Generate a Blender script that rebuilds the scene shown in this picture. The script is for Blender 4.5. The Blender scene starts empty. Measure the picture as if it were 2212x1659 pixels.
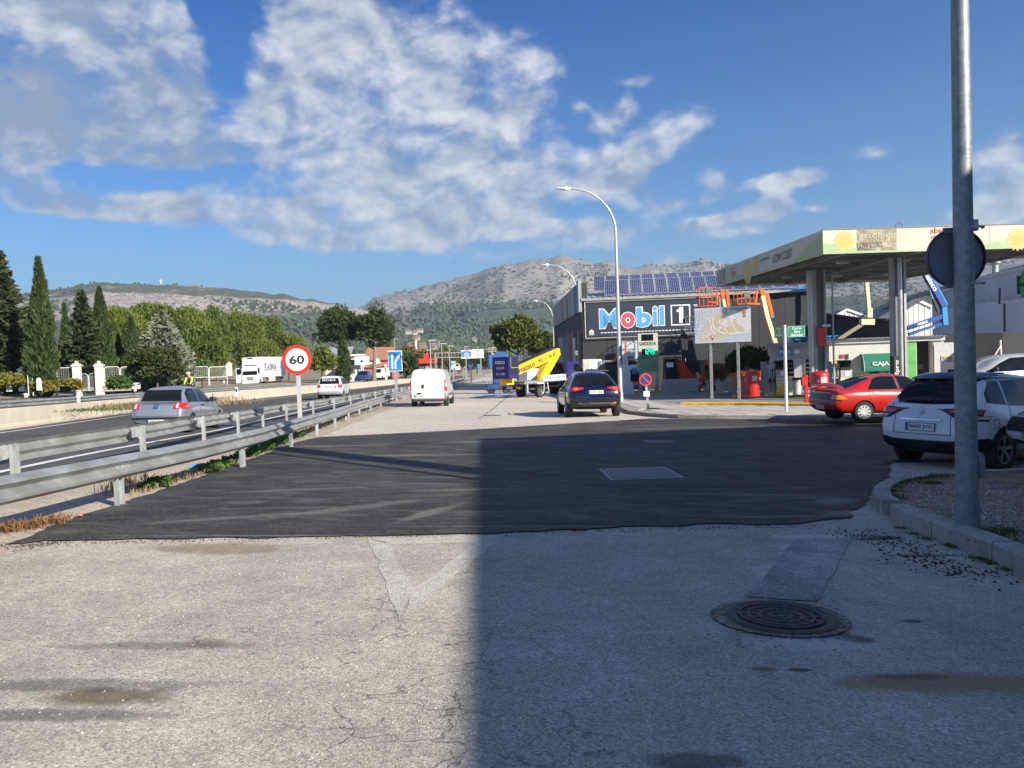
import bpy,bmesh,math,random
import numpy as np
from mathutils import Vector,Matrix,noise
from mathutils.bvhtree import BVHTree
random.seed(7); np.random.seed(7)
R = math.radians
scene = bpy.context.scene
COL = scene.collection
# ------------------------------------------------------------------ camera
FOC,IW,IH = 1700.0,2212.0,1659.0
PITCH,ROLL = R(2.0),R(-2.0)
CAMP = Vector((0,0,1.5))
_f = Vector((0,math.cos(PITCH),-math.sin(PITCH))); _u0 = Vector((0,math.sin(PITCH),math.cos(PITCH))); _r0 = Vector((1,0,0))
_c,_s = math.cos(ROLL),math.sin(ROLL)
RT = _r0*_c + _u0*_s
UP = _r0*(-_s) + _u0*_c
FW = _f
cam_d = bpy.data.cameras.new('camera'); cam = bpy.data.objects.new('camera',cam_d); COL.objects.link(cam)
mw = Matrix((RT,UP,-FW)).transposed().to_4x4(); mw.translation = CAMP
cam.matrix_world = mw
cam_d.sensor_width = 36; cam_d.lens = 36*FOC/IW; cam_d.clip_end = 20000; cam_d.clip_start = .05
scene.camera = cam
# ------------------------------------------------------------------ light
SUN_EL = R(27); SHX,SHY = -.725,.688        # shadows fall this way on the ground
sun_d = bpy.data.lights.new('sun','SUN'); sun = bpy.data.objects.new('sun',sun_d); COL.objects.link(sun)
sun_d.energy = 4.6; sun_d.angle = R(.55); sun_d.color = (1,.905,.76)
ldir = Vector((SHX*math.cos(SUN_EL),SHY*math.cos(SUN_EL),-math.sin(SUN_EL)))
sun.rotation_euler = ldir.to_track_quat('-Z','Y').to_euler()
scene.view_settings.view_transform = 'Standard'; scene.view_settings.look = 'None'
scene.view_settings.gamma = 1; scene.view_settings.use_curve_mapping = False
scene.view_settings.exposure = .95
HAZE = .00016
scene.cycles.use_denoising = True
scene.cycles.max_bounces = 6; scene.cycles.transparent_max_bounces = 8; scene.cycles.volume_bounces = 0
def nn(nt,kind,**kw):
 n = nt.nodes.new(kind)
 for k,v in kw.items():
  if k.startswith('i_'):
   key = k[2:]
   n.inputs[int(key) if key.isdigit() else key].default_value = v
  else: setattr(n,k,v)
 return n
def math_n(nt,op,a,b=None,clamp=False):
 n = nt.nodes.new('ShaderNodeMath'); n.operation = op; n.use_clamp = clamp
 for i,v in enumerate((a,b)):
  if v is None: continue
  if isinstance(v,(int,float)): n.inputs[i].default_value = v
  else: nt.links.new(v,n.inputs[i])
 return n.outputs[0]
def smooth_n(nt,v,a,b,lo=0.,hi=1.):
 n = nt.nodes.new('ShaderNodeMapRange'); n.interpolation_type = 'SMOOTHSTEP'
 n.inputs[1].default_value = a; n.inputs[2].default_value = b; n.inputs[3].default_value = lo; n.inputs[4].default_value = hi
 nt.links.new(v,n.inputs[0]); return n.outputs[0]
world = bpy.data.worlds.new('World'); scene.world = world; world.use_nodes = True
nt = world.node_tree; nt.nodes.clear(); L = nt.links.new
out = nn(nt,'ShaderNodeOutputWorld')
sky = nn(nt,'ShaderNodeTexSky'); sky.sky_type = 'NISHITA'; sky.sun_disc = False
sky.sun_elevation = SUN_EL; sky.sun_rotation = math.atan2(-SHX,-SHY); sky.air_density = 1.15; sky.dust_density = .7; sky.ozone_density = 2.6
SKY_S = .105
bg = nn(nt,'ShaderNodeBackground',i_Strength=SKY_S); wb = nn(nt,'ShaderNodeMix',data_type='RGBA',blend_type='MULTIPLY'); wb.inputs[0].default_value = 1; L(sky.outputs[0],wb.inputs[6]); L(wb.outputs[2],bg.inputs[0])
tc = nn(nt,'ShaderNodeTexCoord'); sep = nn(nt,'ShaderNodeSeparateXYZ'); L(tc.outputs['Generated'],sep.inputs[0])
az = math_n(nt,'ARCTAN2',sep.outputs[0],sep.outputs[1]); el = math_n(nt,'ARCSINE',sep.outputs[2])
tr_ = nn(nt,'ShaderNodeValToRGB'); tr_.color_ramp.elements[0].position = .02; tr_.color_ramp.elements[0].color = (.35,.52,.72,1); tr_.color_ramp.elements[1].position = .42; tr_.color_ramp.elements[1].color = (.004,.225,.55,1); L(el,tr_.inputs[0]); L(tr_.outputs[0],wb.inputs[7])
comb = nn(nt,'ShaderNodeCombineXYZ'); L(az,comb.inputs[0]); L(el,comb.inputs[1])
def azel(px,py):
 d = (FW + RT*((px-IW/2)/FOC) - UP*((py-IH/2)/FOC)).normalized()
 return math.atan2(d.x,d.y),math.asin(d.z)
BLOBS = [(478,60,60,160,10,-.8),(470,240,60,60,0,-.5),(250,380,160,24,0,-.4),(640,20,60,50,0,.5),(160,372,150,18,0,-.5),(760,500,300,50,0,.45),(1060,470,260,45,0,.45),(1120,415,120,50,0,.4),(690,60,170,130,0,1),(860,110,190,130,0,1),(1070,140,150,80,0,.9),(600,190,140,90,0,.95),(850,230,280,130,0,1.1),(1100,240,150,100,0,.8),
 (545,300,130,50,8,.8),(760,340,300,100,0,1.1),(1010,380,290,90,0,1),(1220,375,170,60,0,.85),(1340,350,110,55,15,.85),(1440,305,110,60,25,.95),
 (700,460,390,70,0,.85),(980,490,330,60,0,.7),(380,455,330,34,3,.8),(1380,400,100,60,0,.5),(760,520,260,40,0,.6),(180,455,120,20,0,.5),
 (60,40,330,190,0,1.2),(150,170,320,160,0,1.2),(330,150,120,80,-15,.8),(330,235,170,55,5,.9),(60,250,300,110,0,1.2),(15,330,70,50,0,.75),(50,355,80,34,0,.65),
 (80,410,210,40,-8,.85),(290,320,130,28,0,.6),(420,100,70,40,0,.5),
 (1305,262,45,32,0,.75),(1350,236,30,30,0,.7),(1250,232,24,14,0,.6),(1705,388,100,22,6,.8),(1745,380,40,20,0,.75),(1680,430,36,40,0,.8),(1650,455,60,24,0,.8),(1760,452,50,16,0,.6),
 (1493,484,34,18,0,.8),(1560,472,46,16,8,.65),(1525,375,46,30,0,.6),(1560,405,120,30,0,.4),(2180,462,150,40,8,.95),(2190,400,120,50,0,.7),(2150,340,80,40,0,.5),(2190,300,70,34,10,.6),
 (1300,500,330,34,0,.6),(1480,440,120,24,5,.5),(1600,500,110,16,5,.4),(330,60,60,30,20,.5),(440,330,60,30,10,.6),(1150,545,300,20,3,.4),(1500,560,200,20,5,.5),(2080,260,90,20,10,.35),(1370,180,60,18,0,.35),(1900,330,60,16,0,.3)]
acc = None
for (px,py,rx,ry,rot,w) in BLOBS:
 if rx < 64 and w > 0: rx *= 1.15; ry *= 1.2; w *= 1.3
 a,e = azel(px,py)
 mp = nn(nt,'ShaderNodeMapping',vector_type='TEXTURE'); mp.inputs[1].default_value = (a,e,0); mp.inputs[2].default_value = (0,0,R(rot-2))
 mp.inputs[3].default_value = (rx/FOC*1.12,ry/FOC*1.12,1); L(comb.outputs[0],mp.inputs[0])
 g = nn(nt,'ShaderNodeTexGradient',gradient_type='SPHERICAL'); L(mp.outputs[0],g.inputs[0])
 v = math_n(nt,'MULTIPLY',g.outputs[1],w)
 acc = v if acc is None else math_n(nt,'ADD',acc,v)
acc = math_n(nt,'MINIMUM',acc,.78)
mp = nn(nt,'ShaderNodeMapping'); mp.inputs[3].default_value = (1,1.7,1); L(comb.outputs[0],mp.inputs[0])
lowf = nn(nt,'ShaderNodeTexNoise',i_Scale=2.6,i_Detail=3.); L(mp.outputs[0],lowf.inputs[0])
absaz = math_n(nt,'ABSOLUTE',az)
outm = smooth_n(nt,absaz,.62,.85); lo2 = smooth_n(nt,lowf.outputs[0],.40,.64,0,.6)
outm2 = smooth_n(nt,el,.5,.7); om = math_n(nt,'MAXIMUM',outm,outm2)
acc = math_n(nt,'ADD',acc,math_n(nt,'MULTIPLY',om,lo2))
def fbm(dx,dy,sc=11.,det=10.,rough=.57):
 m = nn(nt,'ShaderNodeMapping'); m.inputs[1].default_value = (dx,dy,0); m.inputs[3].default_value = (1,1.5,1); L(comb.outputs[0],m.inputs[0])
 n = nn(nt,'ShaderNodeTexNoise',i_Scale=sc,i_Detail=det,i_Roughness=rough,i_Distortion=.25); L(m.outputs[0],n.inputs[0]); return n.outputs[0]
n1 = fbm(0,0); n2 = fbm(-.014,-.022); n3 = fbm(.3,.1,40.,7.,.55)
pert = math_n(nt,'ADD',math_n(nt,'MULTIPLY',math_n(nt,'SUBTRACT',n1,.5),2.1),math_n(nt,'MULTIPLY',math_n(nt,'SUBTRACT',n3,.5),.55))
raw = math_n(nt,'ADD',acc,pert)
dens = smooth_n(nt,raw,.12,.95,0,.93)
gate = smooth_n(nt,acc,.03,.22); dens = math_n(nt,'MULTIPLY',dens,gate)
horizfade = smooth_n(nt,el,.0,.12,.35,1.); dens = math_n(nt,'MULTIPLY',dens,horizfade)
lit = math_n(nt,'MULTIPLY',math_n(nt,'SUBTRACT',n1,n2),3.6)
thick = smooth_n(nt,raw,.6,1.4,0,.42)
a_,e_ = azel(70,230); mp = nn(nt,'ShaderNodeMapping',vector_type='TEXTURE'); mp.inputs[1].default_value = (a_,e_,0); mp.inputs[3].default_value = (.34,.22,1); L(comb.outputs[0],mp.inputs[0]); g = nn(nt,'ShaderNodeTexGradient',gradient_type='SPHERICAL'); L(mp.outputs[0],g.inputs[0]); thick = math_n(nt,'ADD',thick,math_n(nt,'MULTIPLY',g.outputs[1],.5))
lit = math_n(nt,'SUBTRACT',math_n(nt,'ADD',lit,math_n(nt,'ADD',math_n(nt,'MULTIPLY',n3,.5),.28)),thick,clamp=True)
cr = nn(nt,'ShaderNodeValToRGB'); cr.color_ramp.elements[0].position = .05; cr.color_ramp.elements[0].color = (.27,.34,.47,1)
cr.color_ramp.elements[1].position = .95; cr.color_ramp.elements[1].color = (.80,.81,.84,1); L(lit,cr.inputs[0])
bgc = nn(nt,'ShaderNodeBackground',i_Strength=.58); L(cr.outputs[0],bgc.inputs[0])
mx = nn(nt,'ShaderNodeMixShader'); L(dens,mx.inputs[0]); L(bg.outputs[0],mx.inputs[1]); L(bgc.outputs[0],mx.inputs[2]); L(mx.outputs[0],out.inputs[0])
world.cycles.sampling_method = 'MANUAL'; world.cycles.sample_map_resolution = 512
# ------------------------------------------------------------------ ground shape and unprojection
def sst(x,a,b):
 t = min(1,max(0,(x-a)/(b-a))); return t*t*(3-2*t)
_e = math.atan(11.5/FOC)
NRM = UP*math.cos(_e) - FW*math.sin(_e)
def gz(x,y):
 z = -(NRM.x*x + NRM.y*y)/NRM.z
 xc = max(-22,min(13,x))
 z += (.02*xc + .05)*sst(y,14,26)
 d = y-35
 z += .0105*(d if d > 12 else (12/4.)*math.log1p(math.exp(max(-30.,min(30.,d/3.)))) if d < 12 else d) if d > -30 else 0
 return z
def gz(x,y,_g=gz):
 z = -(NRM.x*x + NRM.y*y)/NRM.z
 xc = max(-22,min(13,x))
 z += (.02*xc + .05)*sst(y,14,26)
 k = 3.0; d = (y-35)/k
 z += .0105*k*(d if d > 25 else math.log1p(math.exp(max(-40.,d))))
 if y > 260: z += (y-260)*.018
 return z
def terr(x,y):                       # verge beyond the median wall
 return gz(x,y) + .42 - .16*sst(y,55,120)
def ray(px,py): return FW + RT*((px-IW/2)/FOC) - UP*((py-IH/2)/FOC)
def unproj(px,py,depth): return CAMP + ray(px,py)*depth
def proj(P):
 d = Vector(P)-CAMP; z = d.dot(FW)
 return IW/2+FOC*d.dot(RT)/z,IH/2-FOC*d.dot(UP)/z,z
def at(px,py,off=0.,surf=gz):
 r = ray(px,py); t0,t1 = 1.0,1.0
 while t1 < 900:
  p = CAMP+r*t1
  if p.z < surf(p.x,p.y)+off: break
  t0 = t1; t1 *= 1.04
 for _ in range(40):
  tm = (t0+t1)/2; p = CAMP+r*tm
  if p.z < surf(p.x,p.y)+off: t1 = tm
  else: t0 = tm
 p = CAMP+r*t1
 return p
def col(px,depth,surf=gz,off=0.):  # ground point in image column px at this depth
 a,b = 300.,2200.
 for _ in range(40):
  m = (a+b)/2; p = unproj(px,m,depth)
  if p.z > surf(p.x,p.y)+off: a = m
  else: b = m
 return unproj(px,a,depth)
def ztop(p,py):                      # z above p that shows at image row py
 a,b = p.z-20,p.z+400
 for _ in range(40):
  m = (a+b)/2
  if proj((p.x,p.y,m))[1] > py: a = m
  else: b = m
 return a
def XY(pts,off=0.,surf=gz): return [tuple(at(px,py,off,surf)[:2]) for px,py in pts]
# ------------------------------------------------------------------ materials
MATS = {}
def mat(name,colr,rough=.6,metal=0.,var=.12,scale=6.,bump=0.,bscale=None,coat=0.,spec=.5,detail=5.,emit=None,island=0.,tint=None,tscale=1.5):
 if name in MATS: return MATS[name]
 m = bpy.data.materials.new(name); m.use_nodes = True; nt = m.node_tree; b = nt.nodes['Principled BSDF']; L = nt.links.new
 b.inputs['Roughness'].default_value = rough; b.inputs['Metallic'].default_value = metal
 b.inputs['Coat Weight'].default_value = coat; b.inputs['Coat Roughness'].default_value = .04; b.inputs['Specular IOR Level'].default_value = spec
 tc = nn(nt,'ShaderNodeTexCoord')
 c = tuple(colr)+(1,)
 if var or tint:
  n = nn(nt,'ShaderNodeTexNoise',i_Scale=scale,i_Detail=detail,i_Roughness=.6); L(tc.outputs['Object'],n.inputs[0])
  mr = nn(nt,'ShaderNodeMapRange',i_1=.3,i_2=.7); L(n.outputs[0],mr.inputs[0])
  mx = nn(nt,'ShaderNodeMix',data_type='RGBA'); L(mr.outputs[0],mx.inputs[0])
  mx.inputs[6].default_value = tuple(max(0,v*(1-var)) for v in colr)+(1,); mx.inputs[7].default_value = tuple(min(1,v*(1+var)) for v in colr)+(1,)
  o = mx.outputs[2]
  if tint:
   n2 = nn(nt,'ShaderNodeTexNoise',i_Scale=tscale,i_Detail=6.,i_Roughness=.65); L(tc.outputs['Object'],n2.inputs[0])
   mr2 = nn(nt,'ShaderNodeMapRange',i_1=.45,i_2=.68); L(n2.outputs[0],mr2.inputs[0])
   m2 = nn(nt,'ShaderNodeMix',data_type='RGBA'); L(mr2.outputs[0],m2.inputs[0]); L(o,m2.inputs[6]); m2.inputs[7].default_value = tuple(tint)+(1,); o = m2.outputs[2]
  if island:
   g = nn(nt,'ShaderNodeNewGeometry'); mr3 = nn(nt,'ShaderNodeMapRange',i_3=1-island,i_4=1+island); L(g.outputs['Random Per Island'],mr3.inputs[0])
   m3 = nn(nt,'ShaderNodeMix',data_type='RGBA',blend_type='MULTIPLY'); m3.inputs[0].default_value = 1; L(o,m3.inputs[6]); L(mr3.outputs[0],m3.inputs[7]); o = m3.outputs[2]
  L(o,b.inputs['Base Color'])
  mr4 = nn(nt,'ShaderNodeMapRange',i_3=max(0,rough-.08),i_4=min(1,rough+.1)); L(n.outputs[0],mr4.inputs[0]); L(mr4.outputs[0],b.inputs['Roughness'])
 else: b.inputs['Base Color'].default_value = c
 if bump:
  n = nn(nt,'ShaderNodeTexNoise',i_Scale=bscale or scale*5,i_Detail=6.); L(tc.outputs['Object'],n.inputs[0])
  bp = nn(nt,'ShaderNodeBump',i_Strength=bump,i_Distance=.02); L(n.outputs[0],bp.inputs['Height']); L(bp.outputs[0],b.inputs['Normal'])
 if emit: b.inputs['Emission Color'].default_value = tuple(emit[:3])+(1,); b.inputs['Emission Strength'].default_value = emit[3]
 MATS[name] = m; return m
def asphalt(name,base,speck,spk_amt=.5,gscale=55.,big=(.5,.3),stain=None,streak=None,crack=0.,bumpd=.006,rough=.85,dust=None):
 """aggregate surface: base colour tuple, stones a bit lighter/darker, large patches, optional cracks / streaks of dust"""
 m = bpy.data.materials.new(name); m.use_nodes = True; nt = m.node_tree; b = nt.nodes['Principled BSDF']; L = nt.links.new
 tc = nn(nt,'ShaderNodeTexCoord'); P = tc.outputs['Object']
 v = nn(nt,'ShaderNodeTexVoronoi',i_Scale=gscale); L(P,v.inputs['Vector'])
 sepc = nn(nt,'ShaderNodeSeparateColor'); L(v.outputs['Color'],sepc.inputs[0])
 mixs = nn(nt,'ShaderNodeMix',data_type='RGBA'); L(math_n(nt,'MULTIPLY',math_n(nt,'POWER',sepc.outputs[0],2.2),spk_amt),mixs.inputs[0])
 mixs.inputs[6].default_value = tuple(base)+(1,); mixs.inputs[7].default_value = tuple(speck)+(1,)
 dk = nn(nt,'ShaderNodeMix',data_type='RGBA'); L(smooth_n(nt,sepc.outputs[1],.66,1.,0,.62),dk.inputs[0]); L(mixs.outputs[2],dk.inputs[6]); dk.inputs[7].default_value = tuple(x*.35 for x in base)+(1,)
 o = dk.outputs[2]
 def mul(o,fac):
  mm = nn(nt,'ShaderNodeMix',data_type='RGBA',blend_type='MULTIPLY'); mm.inputs[0].default_value = 1; L(o,mm.inputs[6]); L(fac,mm.inputs[7]); return mm.outputs[2]
 for sc,amt in ((.9,big[0]*.8),(.35,big[0]),(2.2,big[1]),(14.,.26),(45.,.30)):
  n = nn(nt,'ShaderNodeTexNoise',i_Scale=sc,i_Detail=6.,i_Roughness=.62); L(P,n.inputs[0])
  mr = nn(nt,'ShaderNodeMapRange',i_1=.3,i_2=.7,i_3=1-amt/2,i_4=1+amt/2); L(n.outputs[0],mr.inputs[0]); o = mul(o,mr.outputs[0])
 if streak:
  mp = nn(nt,'ShaderNodeMapping'); mp.inputs[2].default_value = (0,0,streak[0]); mp.inputs[3].default_value = (.5,1.3,1); L(P,mp.inputs[0])
  n = nn(nt,'ShaderNodeTexNoise',i_Scale=streak[1],i_Detail=8.,i_Roughness=.65,i_Distortion=1.6); L(mp.outputs[0],n.inputs[0])
  mm = nn(nt,'ShaderNodeMix',data_type='RGBA'); L(smooth_n(nt,n.outputs[0],.44,.72,0,streak[3]),mm.inputs[0]); L(o,mm.inputs[6]); mm.inputs[7].default_value = tuple(streak[2])+(1,); o = mm.outputs[2]
 if stain:
  for (sx,sy,rx,ry,rot,c3,amt) in stain:
   mp = nn(nt,'ShaderNodeMapping',vector_type='TEXTURE'); mp.inputs[1].default_value = (sx,sy,gz(sx,sy)); mp.inputs[2].default_value = (0,0,rot); mp.inputs[3].default_value = (rx,ry,1); L(P,mp.inputs[0])
   g = nn(nt,'ShaderNodeTexGradient',gradient_type='SPHERICAL'); L(mp.outputs[0],g.inputs[0])
   n = nn(nt,'ShaderNodeTexNoise',i_Scale=7.,i_Detail=5.); L(P,n.inputs[0])
   s = math_n(nt,'ADD',g.outputs[1],math_n(nt,'MULTIPLY',math_n(nt,'SUBTRACT',n.outputs[0],.5),.9))
   s = math_n(nt,'MULTIPLY',smooth_n(nt,s,.12,.6,0,amt),smooth_n(nt,g.outputs[1],0,.15))
   mm = nn(nt,'ShaderNodeMix',data_type='RGBA'); L(s,mm.inputs[0]); L(o,mm.inputs[6]); mm.inputs[7].default_value = tuple(c3)+(1,); o = mm.outputs[2]
 h = v.outputs['Distance']
 hh = math_n(nt,'MULTIPLY',h,-1.)
 if crack:
  nz = nn(nt,'ShaderNodeTexNoise',i_Scale=2.5,i_Detail=7.); L(P,nz.inputs[0])
  ad = nn(nt,'ShaderNodeMix',data_type='VECTOR'); ad.inputs[0].default_value = .42; L(P,ad.inputs[4]); L(nz.outputs['Color'],ad.inputs[5])
  vc = nn(nt,'ShaderNodeTexVoronoi',feature='DISTANCE_TO_EDGE',i_Scale=4.6); L(ad.outputs[1],vc.inputs['Vector'])
  nb = nn(nt,'ShaderNodeTexNoise',i_Scale=.55,i_Detail=3.); L(P,nb.inputs[0])
  sx = nn(nt,'ShaderNodeSeparateXYZ'); L(P,sx.inputs[0])
  msk = math_n(nt,'ADD',nb.outputs[0],smooth_n(nt,math_n(nt,'ABSOLUTE',math_n(nt,'ADD',sx.outputs[0],.45)),.1,1.6,.16,-.06))
  nk = nn(nt,'ShaderNodeTexNoise',i_Scale=3.3,i_Detail=4.); L(P,nk.inputs[0]); msk = math_n(nt,'ADD',msk,math_n(nt,'MULTIPLY',math_n(nt,'SUBTRACT',nk.outputs[0],.5),.7))
  msk = math_n(nt,'MULTIPLY',smooth_n(nt,msk,.55,.68),smooth_n(nt,sx.outputs[1],4.5,7.5,1.,.25))
  ln = smooth_n(nt,vc.outputs[0],.004,.026,1.,0.)
  ck = math_n(nt,'MULTIPLY',math_n(nt,'MULTIPLY',ln,msk),crack)
  mm = nn(nt,'ShaderNodeMix',data_type='RGBA'); L(ck,mm.inputs[0]); L(o,mm.inputs[6]); mm.inputs[7].default_value = (.03,.028,.026,1); o = mm.outputs[2]
  hh = math_n(nt,'SUBTRACT',hh,math_n(nt,'MULTIPLY',ck,1.5))
 L(o,b.inputs['Base Color']); b.inputs['Roughness'].default_value = rough; b.inputs['Specular IOR Level'].default_value = .3
 bp = nn(nt,'ShaderNodeBump',i_Strength=.8,i_Distance=bumpd); L(hh,bp.inputs['Height']); L(bp.outputs[0],b.inputs['Normal'])
 MATS[name] = m; return m
galv = mat('galvanised_steel',(.38,.40,.41),.5,.5,.28,3.,.15,40,tint=(.27,.28,.27),tscale=1.6)
galv_dull = mat('dull_galvanised_steel',(.33,.36,.37),.6,.3,.25,4.,.1,30,tint=(.42,.44,.44),tscale=7.)
rubber = mat('rubber',(.018,.018,.019),.8,0,.2,9,.1)
blackp = mat('black_plastic',(.016,.016,.018),.5,0,.15,8)
whitep = mat('white_paint',(.66,.66,.65),.5,0,.06,4)
concrete = mat('concrete',(.40,.375,.34),.9,0,.18,2.5,.25,30,tint=(.30,.28,.25),tscale=1.1)
yellowp = mat('yellow_paint',(.62,.40,.03),.6,0,.18,5,.1,30)
redp = mat('red_paint',(.50,.018,.015),.35,0,.1,5,coat=.3)
orangep = mat('orange_paint',(.75,.16,.02),.4,0,.12,5)
beigep = mat('cream_paint',(.72,.62,.42),.45,0,.1,5)
bluep = mat('blue_paint',(.02,.20,.62),.4,0,.1,5)
glassd = mat('dark_glass',(.008,.010,.012),.05,0,0,spec=.32)
chrome = mat('chrome',(.7,.7,.72),.15,1.,0)
# ------------------------------------------------------------------ mesh helpers
def tag(o,label=None,cat=None,group=None,kind=None):
 if label: o['label'] = label
 if cat: o['category'] = cat
 if group: o['group'] = group
 if kind: o['kind'] = kind
 return o
def empty(name,loc=(0,0,0),rz=0.,label=None,cat=None,group=None,slope=False,scale=1.):
 o = bpy.data.objects.new(name,None); COL.objects.link(o); o.empty_display_size = .2
 loc = Vector(loc); mrot = Matrix.Rotation(rz,4,'Z')
 if slope:
  h = .8; gx = (gz(loc.x+h,loc.y)-gz(loc.x-h,loc.y))/(2*h); gy = (gz(loc.x,loc.y+h)-gz(loc.x,loc.y-h))/(2*h)
  n = Vector((-gx,-gy,1)).normalized(); mrot = Vector((0,0,1)).rotation_difference(n).to_matrix().to_4x4() @ mrot
 m = mrot @ Matrix.Scale(scale,4); m.translation = loc; o.matrix_world = m
 return tag(o,label,cat,group)
def mesh_obj(name,verts,faces,m=None,parent=None,smooth=False,mats=None,fm=None):
 me = bpy.data.meshes.new(name); me.from_pydata([tuple(v) for v in verts],[],faces)
 for x in (mats or ([m] if m else [])): me.materials.append(x)
 if fm: me.polygons.foreach_set('material_index',fm)
 if smooth: me.polygons.foreach_set('use_smooth',[True]*len(me.polygons))
 me.update(); o = bpy.data.objects.new(name,me); COL.objects.link(o)
 if parent: o.parent = parent
 return o
class MB:
 def __init__(s): s.v = []; s.f = []; s.m = []; s.mi = 0; s.off = Vector((0,0,0))
 def add(s,vs,fs):
  b = len(s.v); s.v += [Vector(v)-s.off for v in vs]; s.f += [tuple(b+i for i in f) for f in fs]; s.m += [s.mi]*len(fs); return s
 def box(s,c,d,rz=0.,rm=None):
  c = Vector(c); rm = rm or Matrix.Rotation(rz,3,'Z'); h = Vector(d)/2
  vs = [c+rm@Vector((sx*h.x,sy*h.y,sz*h.z)) for sx in (-1,1) for sy in (-1,1) for sz in (-1,1)]
  return s.add(vs,[(0,1,3,2),(4,6,7,5),(0,4,5,1),(2,3,7,6),(0,2,6,4),(1,5,7,3)])
 def bb(s,a,b): a = Vector(a); b = Vector(b); return s.box((a+b)/2,(abs(b.x-a.x),abs(b.y-a.y),abs(b.z-a.z)))
 def beam(s,p0,p1,w,h,up=(0,0,1)):
  p0 = Vector(p0); p1 = Vector(p1); d = (p1-p0); ln = d.length; d.normalize(); up = Vector(up)
  if abs(d.dot(up)) > .99: up = Vector((0,1,0))
  x = d.cross(up).normalized(); z = x.cross(d)
  rm = Matrix((x,d,z)).transposed(); return s.box((p0+p1)/2,(w,ln,h),rm=rm)
 def cyl(s,p0,p1,r0,r1=None,n=12,caps=True):
  r1 = r0 if r1 is None else r1; p0 = Vector(p0); p1 = Vector(p1); d = (p1-p0).normalized()
  a = d.orthogonal().normalized(); b = d.cross(a)
  vs = []
  for p,r in ((p0,r0),(p1,r1)):
   vs += [p+(a*math.cos(2*math.pi*i/n)+b*math.sin(2*math.pi*i/n))*r for i in range(n)]
  fs = [(i,(i+1) % n,n+(i+1) % n,n+i) for i in range(n)]
  if caps: fs += [tuple(range(n))[::-1],tuple(range(n,2*n))]
  return s.add(vs,fs)
 def tube(s,pts,r,n=8):
  pts = [Vector(p) for p in pts]; k = len(pts); rr = r if isinstance(r,(list,tuple)) else [r]*k
  vs = []; a = None
  for i,p in enumerate(pts):
   d = (pts[min(k-1,i+1)]-pts[max(0,i-1)]).normalized()
   if a is None: a = d.orthogonal().normalized()
   a = (a-d*a.dot(d)).normalized(); b = d.cross(a)
   vs += [p+(a*math.cos(2*math.pi*j/n)+b*math.sin(2*math.pi*j/n))*rr[i] for j in range(n)]
  fs = [(i*n+j,i*n+(j+1) % n,(i+1)*n+(j+1) % n,(i+1)*n+j) for i in range(k-1) for j in range(n)]
  fs += [tuple(range(n))[::-1],tuple(range((k-1)*n,k*n))]
  return s.add(vs,fs)
 def prism(s,poly,axis,a,b):
  """extrude 2D polygon along axis ('x','y','z') from a to b; poly coords are the two other axes in order"""
  n = len(poly); mk = {'x': lambda p,t: (t,p[0],p[1]),'y': lambda p,t: (p[0],t,p[1]),'z': lambda p,t: (p[0],p[1],t)}[axis]
  vs = [mk(p,a) for p in poly]+[mk(p,b) for p in poly]
  return s.add(vs,[(i,(i+1) % n,n+(i+1) % n,n+i) for i in range(n)]+[tuple(range(n))[::-1],tuple(range(n,2*n))])
 def lathe(s,prof,c=(0,0,0),n=20):
  c = Vector(c); vs = [c+Vector((r*math.cos(2*math.pi*j/n),r*math.sin(2*math.pi*j/n),z)) for r,z in prof for j in range(n)]; k = len(prof)
  return s.add(vs,[(i*n+j,i*n+(j+1) % n,(i+1)*n+(j+1) % n,(i+1)*n+j) for i in range(k-1) for j in range(n)])
 def build(s,name,m,parent=None,smooth=False,bevel=0.):
  o = mesh_obj(name,s.v,s.f,None,parent,smooth,mats=m if isinstance(m,list) else [m],fm=s.m)
  me = o.data; bm = bmesh.new(); bm.from_mesh(me); bmesh.ops.recalc_face_normals(bm,faces=bm.faces)
  if bevel: bmesh.ops.bevel(bm,geom=[e for e in bm.edges if e.is_manifold and e.calc_face_angle(0) > .6],offset=bevel,segments=2,affect='EDGES',clamp_overlap=True)
  bm.to_mesh(me); bm.free()
  if smooth and hasattr(me,'set_sharp_from_angle'): me.set_sharp_from_angle(angle=R(38))
  return o
def at_off(root): b = MB(); b.off = Vector(root.matrix_world.translation); return b      # world coordinates -> local of an unrotated root
_TXT = {}
def text(name,s,w,h,m,parent,loc,rz=0.,rx=0.,bold=.0,ext=.004,ry=0.):
 """lettering fitted into w x h, upright in the XZ plane, read from -Y, centred on loc"""
 key = (s,round(w,3),round(h,3),bold,ext)
 if key not in _TXT:
  c = bpy.data.curves.new('lettering','FONT'); c.body = s; c.size = 1; c.offset = bold; c.extrude = 0; c.align_x = 'CENTER'; c.resolution_u = 3; c.space_line = .95
  o = bpy.data.objects.new('lettering',c); COL.objects.link(o)
  dg = bpy.context.evaluated_depsgraph_get(); me = bpy.data.meshes.new_from_object(o.evaluated_get(dg)); bpy.data.objects.remove(o)
  vs = np.array([v.co[:] for v in me.vertices]); fs = [tuple(p.vertices) for p in me.polygons]; bpy.data.meshes.remove(me)
  mn,mxx = vs.min(0),vs.max(0); ce = (mn+mxx)/2; sc = (w/(mxx[0]-mn[0]),h/(mxx[1]-mn[1]))
  _TXT[key] = ([((v[0]-ce[0])*sc[0],-ext,(v[1]-ce[1])*sc[1]) for v in vs],fs)
 vs,fs = _TXT[key]
 o = mesh_obj(name,vs,fs,m,parent)
 o.matrix_local = Matrix.Translation(loc) @ Matrix.Rotation(rz,4,'Z') @ Matrix.Rotation(rx,4,'X') @ Matrix.Rotation(ry,4,'Y')
 return o
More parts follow.
